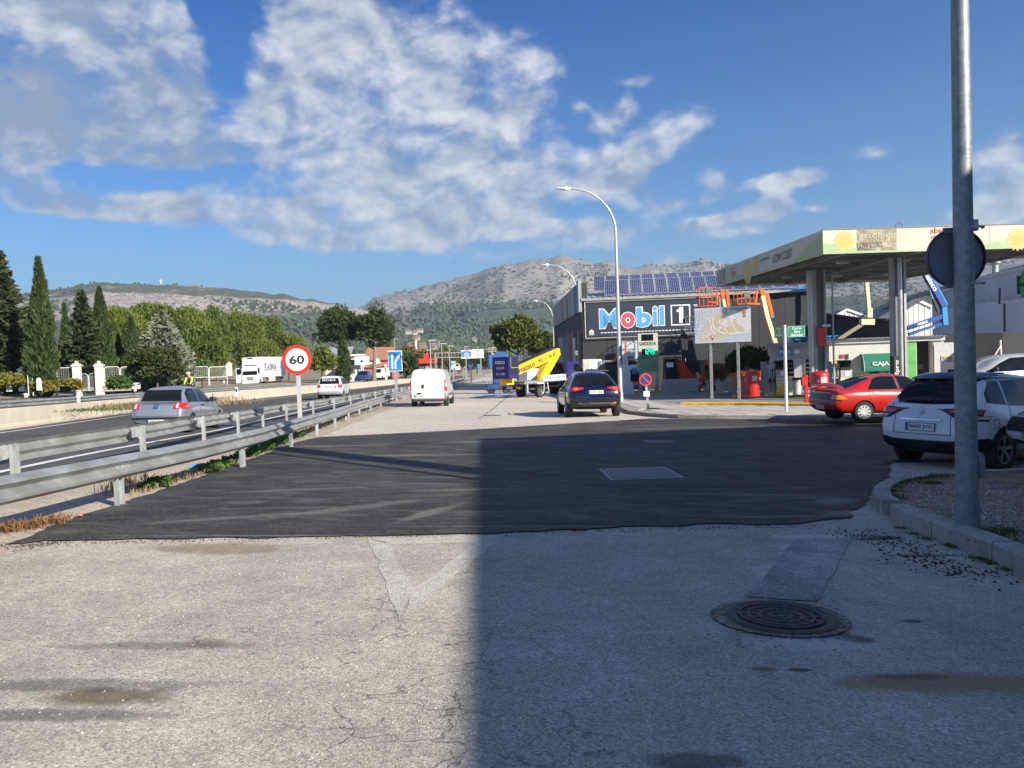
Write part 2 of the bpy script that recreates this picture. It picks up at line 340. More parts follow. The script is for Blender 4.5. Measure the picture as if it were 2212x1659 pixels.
def copy_tree(o,parent=None):
 c = o.copy(); COL.objects.link(c); c.parent = parent
 if parent: c.matrix_parent_inverse = o.matrix_parent_inverse.copy()
 for ch in list(o.children): copy_tree(ch,c)
 return c
def grid_cut(bm,xs,ys):
 for x in xs: bmesh.ops.bisect_plane(bm,geom=bm.verts[:]+bm.edges[:]+bm.faces[:],plane_co=(x,0,0),plane_no=(1,0,0))
 for y in ys: bmesh.ops.bisect_plane(bm,geom=bm.verts[:]+bm.edges[:]+bm.faces[:],plane_co=(0,y,0),plane_no=(0,1,0))
GY = [float(y) for y in list(range(-12,60,1))+list(range(60,160,5))+list(range(160,700,25))]
GX = [float(x) for x in range(-120,121,3)]
def sheet(name,poly,off,m,surf=gz,kind='structure',parent=None,thick=0.):
 bm = bmesh.new(); bm.faces.new([bm.verts.new((x,y,0)) for x,y in poly])
 x0,x1 = min(p[0] for p in poly),max(p[0] for p in poly); y0,y1 = min(p[1] for p in poly),max(p[1] for p in poly)
 grid_cut(bm,[x for x in GX if x0 < x < x1],[y for y in GY if y0 < y < y1])
 if thick:
  r = bmesh.ops.extrude_face_region(bm,geom=bm.faces[:]); up = {v for v in r['geom'] if isinstance(v,bmesh.types.BMVert)}
  for v in bm.verts: v.co.z = surf(v.co.x,v.co.y)+(off if v in up else off-thick)
 else:
  for v in bm.verts: v.co.z = surf(v.co.x,v.co.y)+off
 bmesh.ops.recalc_face_normals(bm,faces=bm.faces)
 if not thick:
  for f in bm.faces:
   if f.normal.z < 0: f.normal_flip()
 me = bpy.data.meshes.new(name); bm.to_mesh(me); bm.free(); me.materials.append(m)
 o = bpy.data.objects.new(name,me); COL.objects.link(o)
 if kind: o['kind'] = kind
 if parent: o.parent = parent
 return o
def jag(poly,amp=.04,step=.25,idx=None):
 """ragged edge: subdivide and jitter"""
 out_ = []
 n = len(poly)
 for i in range(n):
  a = Vector(poly[i]); b = Vector(poly[(i+1) % n]); k = max(1,int((b-a).length/step)) if idx is None or i in idx else 1
  k = min(k,160); d = (b-a); nr = Vector((-d.y,d.x)).normalized() if d.length > 1e-6 else Vector((0,0))
  for j in range(k):
   p = a+d*(j/k); q = 0 if j == 0 else (noise.noise((p.x*2.3,p.y*2.3,3))*1.3+noise.noise((p.x*9,p.y*9,1))*.6)*amp
   out_.append((p.x+nr.x*q,p.y+nr.y*q))
 return out_
def resample(pts,step):
 pts = [Vector(p) for p in pts]; out_ = [pts[0]]; acc = 0.; nxt = step
 for a,b in zip(pts,pts[1:]):
  l = (b-a).length
  while nxt <= acc+l:
   out_.append(a.lerp(b,(nxt-acc)/l)); nxt += step
  acc += l
 return out_
# ------------------------------------------------------------------ the ground and roads
soil = asphalt('dry_soil',(.30,.25,.19),(.42,.37,.30),.5,30.,(.35,.35),rough=.95)
ground_m = soil
gv = []; gf = []
gys = [-30,-20,-12]+[y for y in GY if y > -12][::2]+list(range(700,3001,200)); gxs = list(range(-1500,-120,150))+[x for x in GX][::2]+list(range(150,1501,150))
gxs = sorted(set(gxs))
for y in gys:
 for x in gxs: gv.append((x,y,gz(x,min(y,700))-.12 + (0 if y < 700 else 0)))
nx = len(gxs)
gf = [(j*nx+i,j*nx+i+1,(j+1)*nx+i+1,(j+1)*nx+i) for j in range(len(gys)-1) for i in range(nx-1)]
tag(mesh_obj('ground',gv,gf,ground_m),kind='structure')
ST = []
for (px,py,rx,ry,c3,am) in [(480,1185,.9,.35,(.16,.09,.045),.55),(235,1505,.42,.16,(.10,.075,.04),.8),(443,1390,.2,.12,(.18,.14,.09),.6),(190,1480,.9,.12,(.06,.06,.065),.55),(60,1545,.9,.1,(.05,.05,.055),.6),(330,1395,.8,.1,(.09,.09,.09),.5),
   (1880,1162,.45,.16,(.015,.015,.017),.95),(1990,1200,.5,.1,(.04,.035,.03),.6),(2060,1475,.9,.2,(.26,.19,.10),.75),(1960,1462,.3,.06,(.12,.09,.06),.7),(1855,1382,.14,.1,(.08,.06,.04),.8),(1790,1372,.2,.12,(.06,.05,.04),.7),
   (1656,1231,.12,.05,(.05,.05,.05),.8),(1590,1312,.12,.06,(.09,.06,.04),.7),(1970,1342,.1,.05,(.05,.05,.05),.8),(1724,1447,.09,.04,(.06,.05,.05),.8),(1650,1445,.1,.05,(.09,.06,.05),.6),(1748,1180,.5,.1,(.42,.42,.43),.5),(1690,1245,.3,.6,(.62,.60,.57),.55),(1745,1200,.3,.7,(.62,.60,.57),.6),(1770,1160,.7,.18,(.60,.58,.56),.6),(1740,1390,.5,.2,(.60,.58,.55),.4),(1500,1645,.3,.12,(.08,.07,.06),.7)]:
 p = at(px,py); ST.append((p.x,p.y,rx,ry,0,c3,am))
old_asph = asphalt('worn_pale_asphalt',(.355,.33,.28),(.66,.62,.54),.7,105.,(.32,.30),stain=ST,crack=.5,bumpd=.004)
conc_road = asphalt('pale_concrete_road',(.52,.47,.40),(.62,.57,.49),.5,20.,(.14,.12),crack=.0,bumpd=.002,streak=(1.5,.8,(.36,.33,.29),.3))
ST2 = []
for (px,py,rx,ry,rot,am) in [(760,1100,1.6,.22,.7,.4),(640,1060,1.5,.14,.3,.35),(1000,1060,1.3,.12,.15,.4),(880,985,2.2,.25,.1,.45),(1060,955,1.6,.5,.2,.4),(700,965,2.,.3,.2,.4),(1500,925,3.,.5,.1,.35),(930,1110,.9,.16,1.1,.45),(520,1120,1.4,.12,.4,.4),(1805,1085,.5,.28,.5,.6),(1830,1110,.5,.16,.2,.75),(1700,1118,1.,.1,.1,.45),(1560,1070,1.4,.12,-.1,.2),(1250,1100,1.4,.10,.3,.15),(760,1160,3.,.06,0,.5),(1300,1140,3.,.06,0,.4)]:
 p = at(px,py); ST2.append((p.x,p.y,rx,ry,rot,(.21,.20,.18),am))
new_asph = asphalt('fresh_black_asphalt',(.019,.019,.020),(.13,.128,.12),.7,90.,(.6,.5),streak=(.5,1.6,(.16,.15,.13),.55),bumpd=.004,rough=.72,stain=ST2)
moto_asph = asphalt('motorway_asphalt',(.075,.075,.076),(.13,.13,.128),.6,40.,(.15,.12),bumpd=.003)
gravel_strip = asphalt('dusty_concrete_strip',(.40,.34,.27),(.54,.48,.40),.6,35.,(.2,.25),bumpd=.004)
fore_m = asphalt('forecourt_concrete',(.24,.235,.23),(.32,.31,.30),.4,15.,(.25,.2),bumpd=.002)
pave_m = asphalt('pavement_bed',(.33,.30,.26),(.4,.37,.33),.4,30.,(.15,.1),bumpd=.002)
gravel_m = asphalt('island_gravel',(.26,.18,.115),(.48,.39,.29),.5,40.,(.6,.6),bumpd=.02,rough=.95)
paint_w = asphalt('road_paint',(.70,.70,.69),(.8,.8,.79),.4,30.,(.1,.12),bumpd=.002,rough=.6)
paint_old = asphalt('worn_road_paint',(.425,.405,.36),(.72,.69,.62),.7,105.,(.2,.3),bumpd=.006,rough=.8)
edge_l = XY([(10,1178),(155,1122),(300,1075),(420,1035),(560,985),(640,955),(690,938),(750,915),(810,892),(885,869),(976,847),(1017,823),(1044,811)])
p0 = edge_l[0]
road_poly = [(p0[0]-.4,-10),(p0[0]-.2,p0[1]*.6)] + edge_l + [(edge_l[-1][0]+3,330),(16,330),(20,110),(26,60),(34,30),(34,-10)]
sheet('service_road',road_poly,0,old_asph)
back = XY([(690,945),(860,937),(1030,928),(1200,917),(1380,906),(1480,904)])
cpoly = [back[0]] + [(x+.25,y) for x,y in edge_l[7:]] + [(edge_l[-1][0]+3,328),(15,328)] + XY([(1190,838),(1345,890),(1400,902),(1480,905)])
sheet('concrete_road',[p for p in cpoly],.006,conc_road)
dark = XY([(690,945),(1030,928),(1400,905),(1640,906),(1780,909),(2005,915)])
dark2 = [(20,19),(12.5,15.2)] + XY([(1922,1000),(1925,1035),(1893,1052),(1868,1092),(1836,1104),(1845,1116),(1820,1122),(1740,1131),(1400,1138),(1020,1155),(780,1160),(300,1166),(100,1170),(10,1178)])
darkp = dark+dark2+[(p0[0]+.02,p0[1]+.05)]+[(x+.02,y) for x,y in edge_l[1:6]]
sheet('asphalt_patch',jag(darkp,.07,.12),.014,new_asph)
# two thin dark lines laid on the concrete road
jm = mat('dark_line_fill',(.12,.11,.10),.9)
def strip(name,a,b,w,off,m,surf=gz,parent=None,wob=0.):
 a = Vector(a); b = Vector(b); d = (b-a).normalized(); n = Vector((-d.y,d.x))*w/2
 k = max(2,int((b-a).length/1.0)); pts = [a.lerp(b,i/k) for i in range(k+1)]
 vs = [];
 for p in pts:
  q = Vector((noise.noise((p.x*.9,p.y*.9,0)),noise.noise((p.x*.9,p.y*.9,5))))*wob
  for s_ in (-1,1):
   t = p+n*s_+q; vs.append((t.x,t.y,surf(t.x,t.y)+off))
 o = mesh_obj(name,vs,[(2*i,2*i+1,2*i+3,2*i+2) for i in range(k)],m,parent)
 return o
for a,b in [((800,881),(1215,883)),((1036,905),(1110,845))]:
 A,B = XY([a,b]); tag(strip('dark_line',A,B,.05,.02,jm,wob=.05),kind='structure')
# the faded triangle painted on the near asphalt
tri = XY([(795,1162),(1090,1156),(862,1345)]); cx = sum(p[0] for p in tri)/3; cy = sum(p[1] for p in tri)/3
inn = [(cx+(x-cx)*.60,cy+.03+(y-cy)*.60) for x,y in tri]
for i in range(3):
 j = (i+1) % 3; tag(sheet('yield_marking',jag([tri[i],tri[j],inn[j],inn[i]],.03,.12),.0025,paint_old),kind='structure')
# trench scar of newer asphalt behind the manhole
ts = XY([(1612,1290),(1765,1300),(1840,1165),(1720,1165)]); trench = asphalt('trench_asphalt',(.30,.29,.275),(.60,.58,.55),.8,90.,(.6,.6),bumpd=.006)
sheet('trench_patch',jag(ts,.02,.15),.007,trench)
# motorway
lineL = XY([(-400,992),(0,936),(281,896),(485,872.5),(686,851),(771,841.5),(849,832.5),(900,826)])
lineR = XY([(-400,1110),(0,1021),(252,970),(350,952),(606,899),(728,872),(800,856),(880,839)])
lineR += [(lineR[-1][0]-(1.0),lineR[-1][1]+60),(lineR[-1][0]-4,lineR[-1][1]+170)]
wallB = XY([(-400,984),(0,929),(281,891),(485,868.5),(686,848),(771,839.5),(849,831),(900,825)])
lineL = [(x,y) for x,y in lineL]
last = lineL[-1]
ext = [(lineR[-2][0]-8.2,lineR[-2][1]),(lineR[-1][0]-8.5,lineR[-1][1])]
lineL += ext; wallB += [(x-1.0,y) for x,y in ext]
mp_ = [(x-.1,y) for x,y in wallB] + [(x+1.2,y) for x,y in lineR[::-1]]
sheet('motorway',mp_,.004,moto_asph)
def line_strip(name,pts,w,off,m):
 pts = [Vector(p) for p in pts]; vs = []
 rs = resample(pts,2.0)
 for i,p in enumerate(rs):
  d = (rs[min(len(rs)-1,i+1)]-rs[max(0,i-1)]).normalized(); n = Vector((-d.y,d.x))*w/2
  for s_ in (-1,1): t = p+n*s_; vs.append((t.x,t.y,gz(t.x,t.y)+off))
 return tag(mesh_obj(name,vs,[(2*i,2*i+1,2*i+3,2*i+2) for i in range(len(rs)-1)],m),kind='structure')
line_strip('lane_marking',lineL,.16,.016,paint_w); line_strip('lane_marking',lineR,.17,.016,paint_w)
# dashed centre line of the motorway
mid = [((a[0]+b[0])/2,(a[1]+b[1])/2) for a,b in zip(resample([Vector(p) for p in lineL],6),resample([Vector(p) for p in lineR],6))]
# strip of dusty concrete between motorway and service road
stp = [(x+1.15,y) for x,y in lineR] + [(edge_l[-1][0]+2,lineR[-1][1])] + [(x+.3,y) for x,y in edge_l[::-1]] + [(p0[0]+.2,-6),(lineR[0][0]+1.15,-6)]
sheet('dusty_strip',stp,.002,gravel_strip)
# forecourt, pavement, far lot
K1 = [(1215,842),(1300,868),(1338,883),(1345,889),(1358,894.6),(1402,900),(1465,904),(1546,905),(1637,905.5),(1777,908),(1990,913)]
kerb1 = XY(K1)
pvb = XY([(1990,884),(1760,882),(1468,880),(1455,875),(1352,866),(1290,845),(1222,834)])
PAVE_H = .12
sheet('pavement',kerb1+pvb,PAVE_H-.006,pave_m,thick=.2)
fc = pvb[:6]+[(12,66),(60,66),(70,25),(30,24)]
sheet('forecourt',fc,.008,fore_m)
lot_m = asphalt('yard_concrete',(.22,.21,.20),(.3,.29,.27),.4,15.,(.25,.2),bumpd=.002)
def kerb_line(name,root,pts,w,h,seg,m,side=1,gap=.012,base=-.1):
 """separate kerb stones along a polyline of ground points; side=+1: body lies left of the direction"""
 rs = resample([Vector(p[:2]) for p in pts],seg); k = 0
 for i in range(len(rs)-1):
  a,b = rs[i],rs[i+1]; d = (b-a).normalized(); n = Vector((-d.y,d.x))*side; a2 = a+d*gap/2; b2 = b-d*gap/2
  c = (a+b)/2; cz = gz(c.x,c.y); jit = random.uniform(-.004,.004); vs = []
  ch = .018
  for p in (a2,b2):
   z0 = gz(p.x,p.y); z1 = z0+h+jit
   for q,zz in ((0,z0+base),(0,z1-ch),(ch,z1),(w,z1),(w,z0+base)):
    t = p+n*(q+jit*.5); vs.append((t.x,t.y,zz))
  o = mesh_obj('kerb_stone',vs,[(0,1,6,5),(1,2,7,6),(2,3,8,7),(3,4,9,8),(4,3,2,1,0),(5,6,7,8,9)] if side > 0 else [(5,6,1,0),(6,7,2,1),(7,8,3,2),(8,9,4,3),(0,1,2,3,4),(9,8,7,6,5)],m,root)
  k += 1
 return k
kerb_m = mat('kerb_concrete',(.36,.34,.31),.9,0,.2,3,.3,25,tint=(.22,.21,.19),tscale=2.2)
kr = empty('pavement_kerb',label='pale concrete kerb curving round the corner of the tiled pavement',cat='kerb')
kerb_line('k',kr,kerb1,.15,PAVE_H+.012,.62,kerb_m,1)
# paving tiles (bigger ones near the lamp post are told apart)
tile_m = mat('paving_tile',(.43,.395,.345),.85,0,.1,3,.2,40,tint=(.36,.33,.29),tscale=.8)
tr = empty('paving',label='beige paving tiles laid on the pavement beside the petrol station',cat='paving')
from mathutils.geometry import intersect_point_tri_2d
def inside(poly,x,y):
 c = False; n = len(poly)
 for i in range(n):
  x1,y1 = poly[i]; x2,y2 = poly[(i+1) % n]
  if (y1 > y) != (y2 > y) and x < (x2-x1)*(y-y1)/(y2-y1)+x1: c = not c
 return c
ppoly = kerb1+pvb; cnt = 0; T = .8
ys_ = [p[1] for p in ppoly]; xs_ = [p[0] for p in ppoly]
small = MB()
y = min(ys_)
while y < max(ys_):
 x = min(xs_)
 while x < max(xs_):
  cs = [(x+.02,y+.02),(x+T-.02,y+.02),(x+T-.02,y+T-.02),(x+.02,y+T-.02)]
  if all(inside(ppoly,*c) and min((Vector(c)-Vector(k)).length for k in kerb1) > .1 for c in cs):
   jz = random.uniform(-.003,.003); vs = [(a,b,gz(a,b)+PAVE_H+.006+jz) for a,b in cs]+[(a,b,gz(a,b)+PAVE_H-.03) for a,b in cs]
   fs = [(0,1,2,3),(0,4,5,1),(1,5,6,2),(2,6,7,3),(3,7,4,0)]
   if cnt < 290: mesh_obj('paving_tile',vs,fs,tile_m,tr)
   else: small.add(vs,fs)
   cnt += 1
  x += T
 y += T
if small.v: tag(small.build('paving_tile',tile_m,tr),kind='stuff')
# near island with kerb
isl_out = XY([(2290,1285),(2206,1243),(2116,1202),(2038,1171),(1976,1149.5),(1932.6,1128),(1905,1112),(1884,1096)])
isl_far = XY([(1888,1049),(1914,1034.5),(1951,1027),(2007,1020.5),(2063,1017),(2187,1011),(2300,1008)],.16)
isl = isl_out+isl_far
kroot = empty('island_kerb',label='thick rounded kerb of long concrete stones around the gravel island',cat='kerb')
kerb_line('k',kroot,isl_out[:-1],.19,.17,.98,kerb_m,-1,.02)
kerb_line('k',kroot,isl_out[-2:]+isl_far[:4],.19,.165,.42,kerb_m,-1,.015)
kerb_line('k',kroot,isl_far[3:],.16,.16,.95,kerb_m,-1,.02)
ctr = Vector((sum(p[0] for p in isl)/len(isl),sum(p[1] for p in isl)/len(isl)))
inner = [tuple(Vector(p)+(ctr-Vector(p)).normalized()*.12) for p in isl]
inner[0] = isl[0]; inner[-1] = isl[-1]
sheet('gravel_island',inner+[(isl[-1][0]+4,isl[-1][1]+.3),(isl[-1][0]+4,isl[0][1]-.5)],.13,gravel_m,thick=.2)
# verge terrace beyond the median wall
tv = [(x-.3,y) for x,y in wallB]+[(-60,400),(-200,400),(-200,-10),(wallB[0][0]-.3,-10)]
verge_m = asphalt('verge_soil',(.26,.22,.15),(.36,.31,.22),.5,12.,(.5,.4),bumpd=.02,rough=.95)
sheet('verge',tv,0,verge_m,surf=terr)
carr = [(x-3.6,y) for x,y in wallB]
sheet('far_carriageway',carr+[(x-9,y) for x,y in carr[::-1]],.012,moto_asph,surf=terr)
# median wall
WH = .74
def wall_sweep(name,pts,w,h,m,surf=gz,seg=3.0,parent=None,label=None,cat=None):
 rs = resample([Vector(p) for p in pts],seg); root = empty(name,(rs[0].x,rs[0].y,surf(*rs[0])),label=label,cat=cat)
 for i in range(len(rs)-1):
  a,b = rs[i],rs[i+1]; d = (b-a).normalized(); n = Vector((-d.y,d.x)); g = d*.006; mb = at_off(root); vs = []
  for p in (a+g,b-g):
   z = surf(p.x,p.y)
   for q,zz in ((0,z-.2),(0,z+.08),(.06,z+.2),(.10,z+h-.02),(.12,z+h),(w,z+h),(w,z-.2)):
    t = p+n*q; vs.append((t.x,t.y,zz))
  k = 7; mb.add(vs,[(j,j+1,k+j+1,k+j) for j in range(k-1)]+[tuple(range(k))[::-1],tuple(range(k,2*k))])
  mb.build('wall_panel',m,root)
 return root
wall_m = mat('median_concrete',(.50,.45,.36),.9,0,.10,1.2,.2,20,tint=(.42,.375,.30),tscale=.7)
wall_sweep('median_wall',wallB[:8]+[wallB[8]],.35,WH,wall_m,seg=6.,label='long low pale concrete wall beside the motorway lanes',cat='wall')
# ------------------------------------------------------------------ hills
def hill(name,sil,d_ridge,d_foot,py_foot,m,rows=26,amp=.02,backdrop=600,colstep=12,seed=0):
 xs = []; x = sil[0][0]
 while x <= sil[-1][0]: xs.append(x); x += colstep
 def sy(x):
  for (a,b),(c,d) in zip(sil,sil[1:]):
   if a <= x <= c: return b+(d-b)*(x-a)/(c-a)
  return sil[-1][1]
 vs = []; n = len(xs)
 for j in range(rows+3):
  for x in xs:
   t = min(1,j/rows); dep = d_foot+(d_ridge-d_foot)*t
   pr = unproj(x,sy(x),d_ridge); pf = unproj(x,py_foot,d_foot)
   pr = pr+Vector((0,0,1))*d_ridge*amp*.25*(noise.fractal(Vector((x*.03,seed,0)),1.,2.,4))
   zz = pf.z+(pr.z-pf.z)*(t**.85)
   p = pf.lerp(pr,t); p.z = zz
   if 0 < j < rows:
    q = Vector((p.x,p.y,0))/d_ridge
    f = noise.ridged_multi_fractal(q*9+Vector((seed,0,0)),1.,2.1,6,1.,2.)-.9
    f2 = noise.fractal(q*60,.9,2.1,4)
    w = math.sin(math.pi*t)
    p.z += d_ridge*amp*(f*.55*w+f2*.12*min(1,w*2))
   if j > rows: p = pr+Vector((pr.x/pr.y,1,0))*((j-rows)*backdrop); p.z = pr.z*(1-.35*(j-rows))
   vs.append(p)
 fs = [(j*n+i,j*n+i+1,(j+1)*n+i+1,(j+1)*n+i) for j in range(rows+2) for i in range(n-1)]
 o = mesh_obj(name,vs,fs,m,smooth=True); o['kind'] = 'structure'; return o
def hill_mat(name,rock,scrub,forest,sc,z_forest,z_w,scrub_amt=.5,bush=None,topz=None):
 m = bpy.data.materials.new(name); m.use_nodes = True; nt = m.node_tree; b = nt.nodes['Principled BSDF']; L = nt.links.new
 tc = nn(nt,'ShaderNodeTexCoord'); P = tc.outputs['Object']
 n = nn(nt,'ShaderNodeTexNoise',i_Scale=sc,i_Detail=9.,i_Roughness=.62); L(P,n.inputs[0])
 n2 = nn(nt,'ShaderNodeTexNoise',i_Scale=sc*.12,i_Detail=6.,i_Roughness=.6); L(P,n2.inputs[0])
 v = nn(nt,'ShaderNodeTexVoronoi',i_Scale=bush or sc*4,i_Randomness=1.); L(P,v.inputs['Vector'])
 sp = smooth_n(nt,v.outputs['Distance'],.25,.5,1.,0.)
 s = math_n(nt,'ADD',math_n(nt,'MULTIPLY',math_n(nt,'SUBTRACT',n.outputs[0],.5),1.6),math_n(nt,'MULTIPLY',math_n(nt,'SUBTRACT',n2.outputs[0],.5),1.6))
 s = math_n(nt,'ADD',s,math_n(nt,'MULTIPLY',math_n(nt,'SUBTRACT',sp,.5),.8))
 sx = nn(nt,'ShaderNodeSeparateXYZ'); L(P,sx.inputs[0])
 if topz:
  s = math_n(nt,'ADD',s,smooth_n(nt,math_n(nt,'ADD',sx.outputs[2],math_n(nt,'MULTIPLY',math_n(nt,'SUBTRACT',n2.outputs[0],.5),50)),topz-8,topz+8,0,.75))
 fac = smooth_n(nt,s,.5-scrub_amt,.75-scrub_amt)
 rk = nn(nt,'ShaderNodeMix',data_type='RGBA'); L(n.outputs[0],rk.inputs[0]); rk.inputs[6].default_value = tuple(x*.55 for x in rock)+(1,); rk.inputs[7].default_value = tuple(min(1,x*1.4) for x in rock)+(1,)
 mx = nn(nt,'ShaderNodeMix',data_type='RGBA'); L(fac,mx.inputs[0]); L(rk.outputs[2],mx.inputs[6]); mx.inputs[7].default_value = tuple(scrub)+(1,)
 fz = math_n(nt,'ADD',sx.outputs[2],math_n(nt,'MULTIPLY',math_n(nt,'SUBTRACT',n2.outputs[0],.5),z_w*3.5))
 ff = smooth_n(nt,fz,z_forest-z_w*.35,z_forest+z_w*.35,1.,0.)
 nf = nn(nt,'ShaderNodeMix',data_type='RGBA'); L(sp,nf.inputs[0]); nf.inputs[6].default_value = tuple(forest)+(1,); nf.inputs[7].default_value = tuple(x*1.8 for x in forest)+(1,)
 m2 = nn(nt,'ShaderNodeMix',data_type='RGBA'); L(math_n(nt,'MULTIPLY',ff,.93),m2.inputs[0]); L(mx.outputs[2],m2.inputs[6]); L(nf.outputs[2],m2.inputs[7])
 L(m2.outputs[2],b.inputs['Base Color']); b.inputs['Roughness'].default_value = .95; b.inputs['Specular IOR Level'].default_value = .1
 bp = nn(nt,'ShaderNodeBump',i_Strength=.7,i_Distance=4.); L(math_n(nt,'ADD',n.outputs[0],math_n(nt,'MULTIPLY',sp,.35)),bp.inputs['Height']); L(bp.outputs[0],b.inputs['Normal'])
 return m
hmA = hill_mat('limestone_hill',(.38,.34,.31),(.105,.11,.08),(.055,.075,.05),.035,62,22,.42,.16,topz=112)
hmB = hill_mat('grey_mountain',(.30,.275,.25),(.085,.095,.07),(.055,.075,.055),.016,110,50,.56,.06)
hmC = hill_mat('shaded_range',(.20,.19,.19),(.05,.065,.05),(.04,.06,.04),.014,90,40,.62,.05)  # cloud shadow over this range is put into its darker colours
hmD = hill_mat('wooded_valley',(.26,.24,.20),(.075,.09,.055),(.06,.08,.05),.03,400,40,.75,.12)
hill('hill',[(-500,640),(-200,640),(0,640),(46,636),(110,628),(192,613),(220,610),(320,615),(422,618),(480,622),(560,631),(612,637),(691,651),(742,660),(765,664),(800,674),(860,700),(920,735),(960,775)],1500,620,812,hmA,amp=.012,seed=1)
hill('mountain',[(640,740),(700,700),(760,672),(785,663),(800,650),(830,637),(900,623),(960,608),(1020,592),(1080,573),(1130,563),(1182,557),(1207,552.8),(1240,558),(1255,564),(1279,562),(1314,568),(1371,580),(1385,576),(1402,568),(1419,573),(1468,570),(1489,564.5),(1522,560),(1555,567),(1577,574),(1620,590),(1680,600),(1760,598)],3000,1100,806,hmB,rows=34,amp=.02,seed=5,backdrop=900)
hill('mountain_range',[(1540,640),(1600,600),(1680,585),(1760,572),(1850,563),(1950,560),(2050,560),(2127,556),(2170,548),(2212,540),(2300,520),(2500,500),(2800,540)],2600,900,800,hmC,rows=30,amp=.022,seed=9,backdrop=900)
hill('valley_slope',[(420,760),(560,742),(640,735),(720,738),(800,742),(880,735),(950,728),(1020,735),(1100,738),(1200,748),(1400,760),(1700,765)],1150,420,806,hmD,rows=16,amp=.01,seed=12,backdrop=150)
# ------------------------------------------------------------------ large buildings
corr_m = mat('corrugated_metal',(.40,.41,.42),.5,.5,.1,2,tint=(.33,.34,.35),tscale=.3)
dark_wall = mat('charcoal_panel',(.030,.032,.036),.75,0,.14,.8,.05,12,tint=(.042,.043,.046),tscale=.5)
black_wall = mat('black_cladding',(.03,.03,.032),.7,0,.15,1)
# the hall whose shadow lies over the junction (to the right, outside the frame)
root = empty('roadside_hall',(9.2,-8,gz(9.2,-8)),label='plain rendered hall standing beside the junction, its flat roof edge throwing the big shadow',cat='building')
render_m = mat('cream_render',(.52,.49,.42),.85,0,.1,1,.1)
b = at_off(root)
b.prism([(9.15,9.75),(17.6,12.3),(40,12.3),(40,-60),(9.15,-60)],'z',-1.5,6.35+gz(9.2,0)); b.build('wall',render_m,root)
b = at_off(root); b.prism([(8.98,9.9),(17.5,12.5),(40,12.5),(40,-60),(8.98,-60)],'z',6.36+gz(9.2,0),6.75+gz(9.2,0)); b.build('roof',concrete,root)
b = at_off(root); b.cyl((11.1,1.5,6),(11.1,1.5,11.6),.33,n=24); b.build('chimney',render_m,root,True)
for i in range(8):
 y = 5-i*6.5
 b = at_off(root); b.box((9.14,y,2.6),(.06,2.6,1.6)); w = b.build('window',whitep,root)
 b = at_off(root); b.box((9.10,y,2.6),(.04,2.4,1.4)); b.build('pane',glassd,w)
def wall_pt(px,d,py): return unproj(px,py,d)
# ---- the dark workshop with the big oil advertisement
ZW = 66.
c0 = col(1262,ZW); gz0 = c0.z
x0 = c0.x; y0 = c0.y
pR = unproj(1752,640,ZW-2.5); x1,y1 = pR.x,pR.y
bld = empty('workshop',(x0,y0,gz0),label='charcoal grey industrial workshop with tilted solar panels on its low metal roof',cat='building')
zE = ztop(Vector((x0,y0,gz0)),648)                 # eaves
d = Vector((x1-x0,y1-y0,0)); LW = d.length; ux = d.normalized(); uy = Vector((-ux.y,ux.x,0))     # uy points away from us
def W(u,v,z): return Vector((x0,y0,0))+ux*u+uy*v+Vector((0,0,z))
b = at_off(bld); base = gz0-1.5; GAP = .012
PW = LW/9
for i in range(9):                                    # concrete wall panels, one by one
 u0,u1 = i*PW+GAP,(i+1)*PW-GAP
 pb = at_off(bld); q = [W(u0,0,base),W(u1,0,base),W(u1,0,zE),W(u0,0,zE),W(u0,.2,base),W(u1,.2,base),W(u1,.2,zE),W(u0,.2,zE)]
 pb.add(q,[(0,1,2,3),(5,4,7,6),(3,2,6,7),(0,3,7,4),(1,5,6,2)]); pb.build('wall_panel',dark_wall,bld)
b.add([W(.1,.25,base),W(LW,.25,base),W(LW,34,base),W(.1,34,base),W(.1,.25,zE-.1),W(LW,.25,zE-.1),W(LW,34,zE-.1),W(.1,34,zE-.1)],[(0,1,5,4),(1,2,6,5),(2,3,7,6),(3,0,4,7),(4,5,6,7)]); b.build('inner_wall',black_wall,bld)
# low roof rising away, ribbed
ROOFL = 7.; rise = 1.05
b = at_off(bld)
b.add([W(0,-.35,zE-.12),W(LW,-.35,zE-.12),W(LW,-.35,zE+.1),W(0,-.35,zE+.1),W(0,-.1,zE-.12),W(LW,-.1,zE-.12),W(LW,-.1,zE+.1),W(0,-.1,zE+.1)],[(0,1,2,3),(0,4,5,1),(3,2,6,7)])
b.build('gutter',galv_dull,bld)
b = at_off(bld); nr = int(LW/.5)
for i in range(nr):
 u = i*.5; vs = []
 for uu,h in ((u,0),(u+.36,0),(u+.40,.07),(u+.46,.07),(u+.5,0)):
  vs += [W(uu,-.3,zE+.12+h),W(uu,ROOFL,zE+rise+h),]
 b.add(vs,[(2*k,2*k+2,2*k+3,2*k+1) for k in range(4)])
b.add([W(0,ROOFL,zE+rise),W(LW,ROOFL,zE+rise),W(LW,ROOFL+16,zE-.3),W(0,ROOFL+16,zE-.3)],[(0,1,2,3)])
b.build('roof',corr_m,bld)
